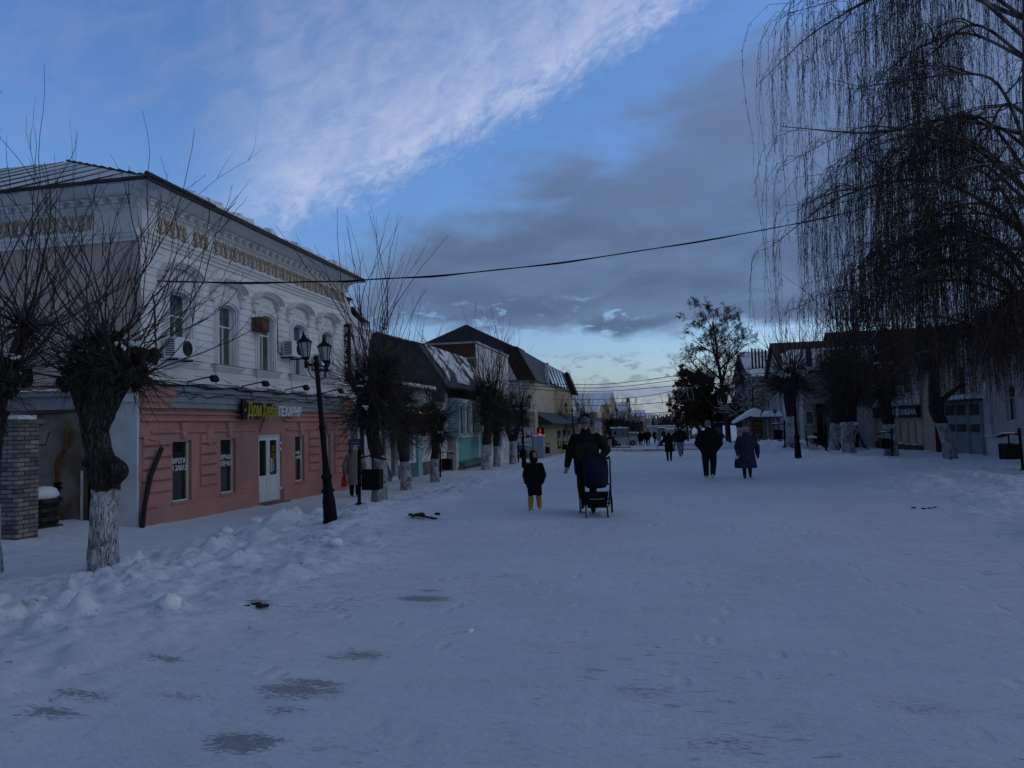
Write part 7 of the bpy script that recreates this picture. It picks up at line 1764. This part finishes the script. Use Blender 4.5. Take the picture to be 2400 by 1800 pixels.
# --- elderly woman
gp = G(1752, 1121)
ow, hp2, s2 = person(gp, R(-4), 1.58, 'elderly woman in pale pink beret and dark violet coat carrying a black bag',
   legs=[[(-.09,0,.92),(-.10,-.04,.50),(-.09,-.10,.09),(-.09,-.25,.05)], [(.09,0,.92),(.10,.02,.50),(.10,.12,.14),(.10,.0,.06)]],
   arms=[[(-.22,0,1.40),(-.31,.04,1.08),(-.28,-.10,.84)], [(.22,0,1.40),(.36,.08,1.10),(.38,.10,.83)]],
   coat=dict(rings=[(.36,.34,.26,0,0),(.45,.335,.255,0,0),(.7,.30,.23,0,0),(1.0,.265,.21,0,0),(1.2,.265,.2,0,-.02),(1.36,.25,.17,0,-.02),(1.45,.17,.14,0,-.02),(1.49,.12,.1,0,-.02)], sleeve=(.105,.10,.075), collar=.12, buttons=(.75,1.0,1.2)),
   coatm=fabric('dark_violet_cloth', (.038,.037,.062)), trm=BLK, bootm=BLK, hat=('beret', fabric('pale_pink_knit', (.38,.31,.33), bs=60)), tilt=R(22), lean=.04, bare=(1,0), vox=.013)
b = MB(); loft(b, [(.42,.09,.05,0,0),(.46,.115,.06,0,0),(.60,.11,.055,0,0),(.70,.08,.03,0,0)], 14); 
hb_ = organic(b, 'handbag', mat('black_leather', (.010,.011,.011), .5, .2), None, .012, 2, 1.0)
c_, s__ = math.cos(R(-4)), math.sin(R(-4)); off = Vector((-.26*c_+.13*s__, -.26*s__-.13*c_, 0)); hb_.location = (gp[0]+off.x, gp[1]+off.y, gp[2]-.10)
tag(hb_, 'black leather bag held by the elderly woman', 'bag')
b = MB(); b.tube([(-.06,0,.68),(-.05,0,.78),(0,0,.815),(.05,0,.78),(.06,0,.68)], .009, 5); b.build('handle', BLACKP, hb_, local=True)
# --- woman in the beige coat by the bin
gp = G(832, 1164)
bwm, hp3, s3 = person(gp, R(180+14), 1.66, 'woman seen from behind in a long beige hooded down coat beside the nearest bin',
   legs=[[(-.09,0,.92),(-.10,-.04,.50),(-.09,-.02,.09),(-.09,-.18,.05)], [(.09,0,.92),(.10,.02,.50),(.10,.08,.10),(.10,-.06,.05)]],
   arms=[[(-.22,0,1.42),(-.32,.04,1.10),(-.33,.0,.82)], [(.22,0,1.42),(.33,.04,1.12),(.36,-.04,.82)]],
   coat=dict(rings=[(.42,.24,.19,0,0),(.50,.25,.2,0,0),(.8,.255,.2,0,0),(1.1,.26,.2,0,0),(1.3,.26,.185,0,0),(1.42,.2,.15,0,0),(1.5,.13,.12,0,.02)], sleeve=(.11,.10,.08), collar=.13, ribs=8),
   coatm=fabric('beige_down_coat', (.20,.185,.155)), trm=fabric('black_skirt_cloth', (.012,.012,.013)), bootm=BLK, hat=('hoodup', fabric('cream_knit_hat', (.30,.28,.25), bs=60)), face=False, trouser_r=.12, vox=.013)
b = MB(); loft(b, [(.38,.085,.045,0,0),(.44,.105,.06,0,0),(.62,.095,.05,0,0),(.76,.03,.02,0,0)], 14)
bag = organic(b, 'carrier_bag', mat('red_yellow_carrier_bag', (.42,.03,.015), .5, .2, 5, col2=(.45,.26,.03), thr=(.45,.5)), None, .012, 2); a_ = R(194)
v = Matrix.Rotation(a_, 3, 'Z') @ Vector((.36,-.06,0)); bag.location = (gp[0]+v.x, gp[1]+v.y, gp[2]-.06); tag(bag, 'red and yellow carrier bag in the hand of the woman in beige', 'bag')
# --- woman with the pale hat, farther off
gp = G(1569, 1081)
person(gp, R(8), 1.60, 'woman in pale knitted hat and black coat, beige bag on her arm',
   legs=[[(-.09,0,.92),(-.10,-.02,.50),(-.09,-.03,.09),(-.09,-.18,.05)], [(.09,0,.92),(.10,.02,.50),(.10,.03,.09),(.10,-.12,.05)]],
   arms=[[(-.21,0,1.40),(-.30,-.02,1.12),(-.10,-.22,1.12)], [(.21,0,1.40),(.32,-.02,1.14),(.10,-.24,1.14)]],
   coat=dict(rings=[(.52,.24,.19,0,0),(.8,.23,.18,0,0),(1.1,.225,.17,0,0),(1.3,.235,.16,0,0),(1.42,.18,.13,0,0),(1.5,.12,.1,0,0)], sleeve=(.09,.08,.065), collar=.11),
   coatm=BLK, trm=BLK, bootm=BLK, hat=('knit', fabric('pale_wool', (.42,.40,.37), bs=60)), vox=.018, tilt=R(14))
b = MB(); loft(b, [(.50,.05,.09,0,0),(.6,.06,.11,0,0),(.85,.05,.09,0,0),(1.08,.012,.02,0,0)], 12); o = organic(b, 'shoulder_bag', fabric('beige_bag_cloth', (.20,.17,.15)), None, .018, 2); o.location = (gp[0]+.26, gp[1]-.16, gp[2]); tag(o, 'beige cloth bag hanging from the arm of the woman in the pale hat', 'bag')
# --- man in pale jeans and his dark neighbour
gp = G(1596, 1071)
person(gp, R(-6), 1.80, 'young person in a dark hooded jacket and pale blue jeans walking toward us',
   legs=[[(-.10,0,.92),(-.08,-.08,.50),(-.02,-.10,.09),(-.02,-.26,.05)], [(.10,0,.92),(.10,.04,.50),(.07,.22,.22),(.07,.14,.12)]],
   arms=[[(-.21,0,1.42),(-.33,.04,1.12),(-.20,-.08,.98)], [(.21,0,1.42),(.33,.04,1.12),(.20,-.08,.98)]],
   coat=dict(rings=[(.86,.22,.17,0,0),(.95,.27,.20,0,0),(1.15,.285,.205,0,0),(1.32,.26,.18,0,0),(1.44,.18,.14,0,0),(1.5,.13,.11,0,0)], sleeve=(.12,.11,.085), collar=.12),
   coatm=BLK, trm=fabric('pale_blue_denim', (.16,.20,.25)), bootm=BLK, hat=None, hood=True, trouser_r=.105, vox=.018)
def walker(px, D, H, rz, label, cm, hatm, hem=.6, wide=1.0, tm=None, face=False, grp='distant walkers on the street', hatk='beanie', ph=0):
    x_, y_ = gdep(px, D); gp = (x_, y_, gh(x_, y_))
    st_ = .16 if ph == 0 else .05
    person(gp, rz, H, label, legs=[[(-.09,0,.92),(-.10,-.05,.50),(-.10,-st_,.09),(-.10,-st_-.15,.05)], [(.09,0,.92),(.10,.05,.50),(.10,st_+.04,.12),(.10,st_-.08,.06)]],
       arms=[[(-.21,0,1.41),(-.31,.03,1.12),(-.28,-.05,.86)], [(.21,0,1.41),(.31,.03,1.12),(.28,-.05,.86)]],
       coat=dict(rings=[(hem,.23*wide,.18,0,0),(.9,.23*wide,.18,0,0),(1.2,.24*wide,.175,0,0),(1.34,.24,.16,0,0),(1.44,.17,.13,0,0),(1.5,.12,.1,0,0)], sleeve=(.095,.09,.07), collar=.10),
       coatm=cm, trm=tm or BLK, bootm=BLK, hat=(hatk, hatm), vox=.03, face=face, group=grp)
HB = fabric('dark_hat_knit', (.02,.02,.025)); 
walker(1501, 80, 1.65, R(180), 'walker in a wide dark coat with a bag, left of the pair going away', BLK, fabric('grey_brown_knit', (.12,.11,.10)), .5, 1.25)
walker(1518, 80, 1.80, R(175), 'tall walker in a short dark green jacket going away', fabric('dark_green_cloth', (.014,.022,.018)), HB, .85, 1.2)
walker(1511, 90, 1.70, R(180), 'dark walker half hidden behind the tall green-jacketed one', BLK, HB, .6, 1.0)
walker(1534, 93, 1.72, R(5), 'walker in dark blue left of the person in the white coat', NAVY, fabric('pale_wool', (.4,.4,.4)), .75, 1.0, face=False)
walker(1543, 86, 1.68, R(180), 'person in a long pale coat walking away mid-street', fabric('pale_beige_coat', (.36,.34,.32)), HB, .5, 1.1)
walker(1489, 104, 1.70, R(10), 'dark walker by the tree trunks right of the parked white car', BLK, HB, .6, 1.0)
walker(1479, 108, 1.68, R(180), 'dark walker close beside the parked white car', BLK, HB, .7, .9)
walker(1583, 62, 1.66, R(170), 'figure in dark blue half hidden behind the person in pale jeans', NAVY, HB, .7, 1.0)
walker(1555, 118, 1.70, R(0), 'tiny dark walker in front of the pale pavilion', BLK, HB, .7, 1.0)
# low bench-like bar with a dark wedge beyond the woman in the pale hat
x, y = gpos(1566, 1056); z = gh(x, y)
o = empty('low_bench', (x, y, z), label='low dark bench with a dark upright piece behind the woman in the pale hat', cat='bench')
b = MB(); b.box(x-.9, x+.55, y, y+.35, z+.36, z+.42); b.build('seat', BLACKP, o); b = MB(); b.add([(x-.75,y,z+.42),(x-.4,y,z+.42),(x-.3,y,z+.85),(x-.45,y,z+.9),(x-.75,y+.3,z+.42),(x-.4,y+.3,z+.42),(x-.3,y+.3,z+.85),(x-.45,y+.3,z+.9)], [(0,1,2,3),(4,7,6,5),(0,4,5,1),(1,5,6,2),(2,6,7,3),(3,7,4,0)]); b.build('upright', BLACKP, o)
for q in (-.8,.4): b = MB(); b.box(x+q, x+q+.06, y+.05, y+.3, z-.05, z+.36); b.build('leg', BLACKP, o)
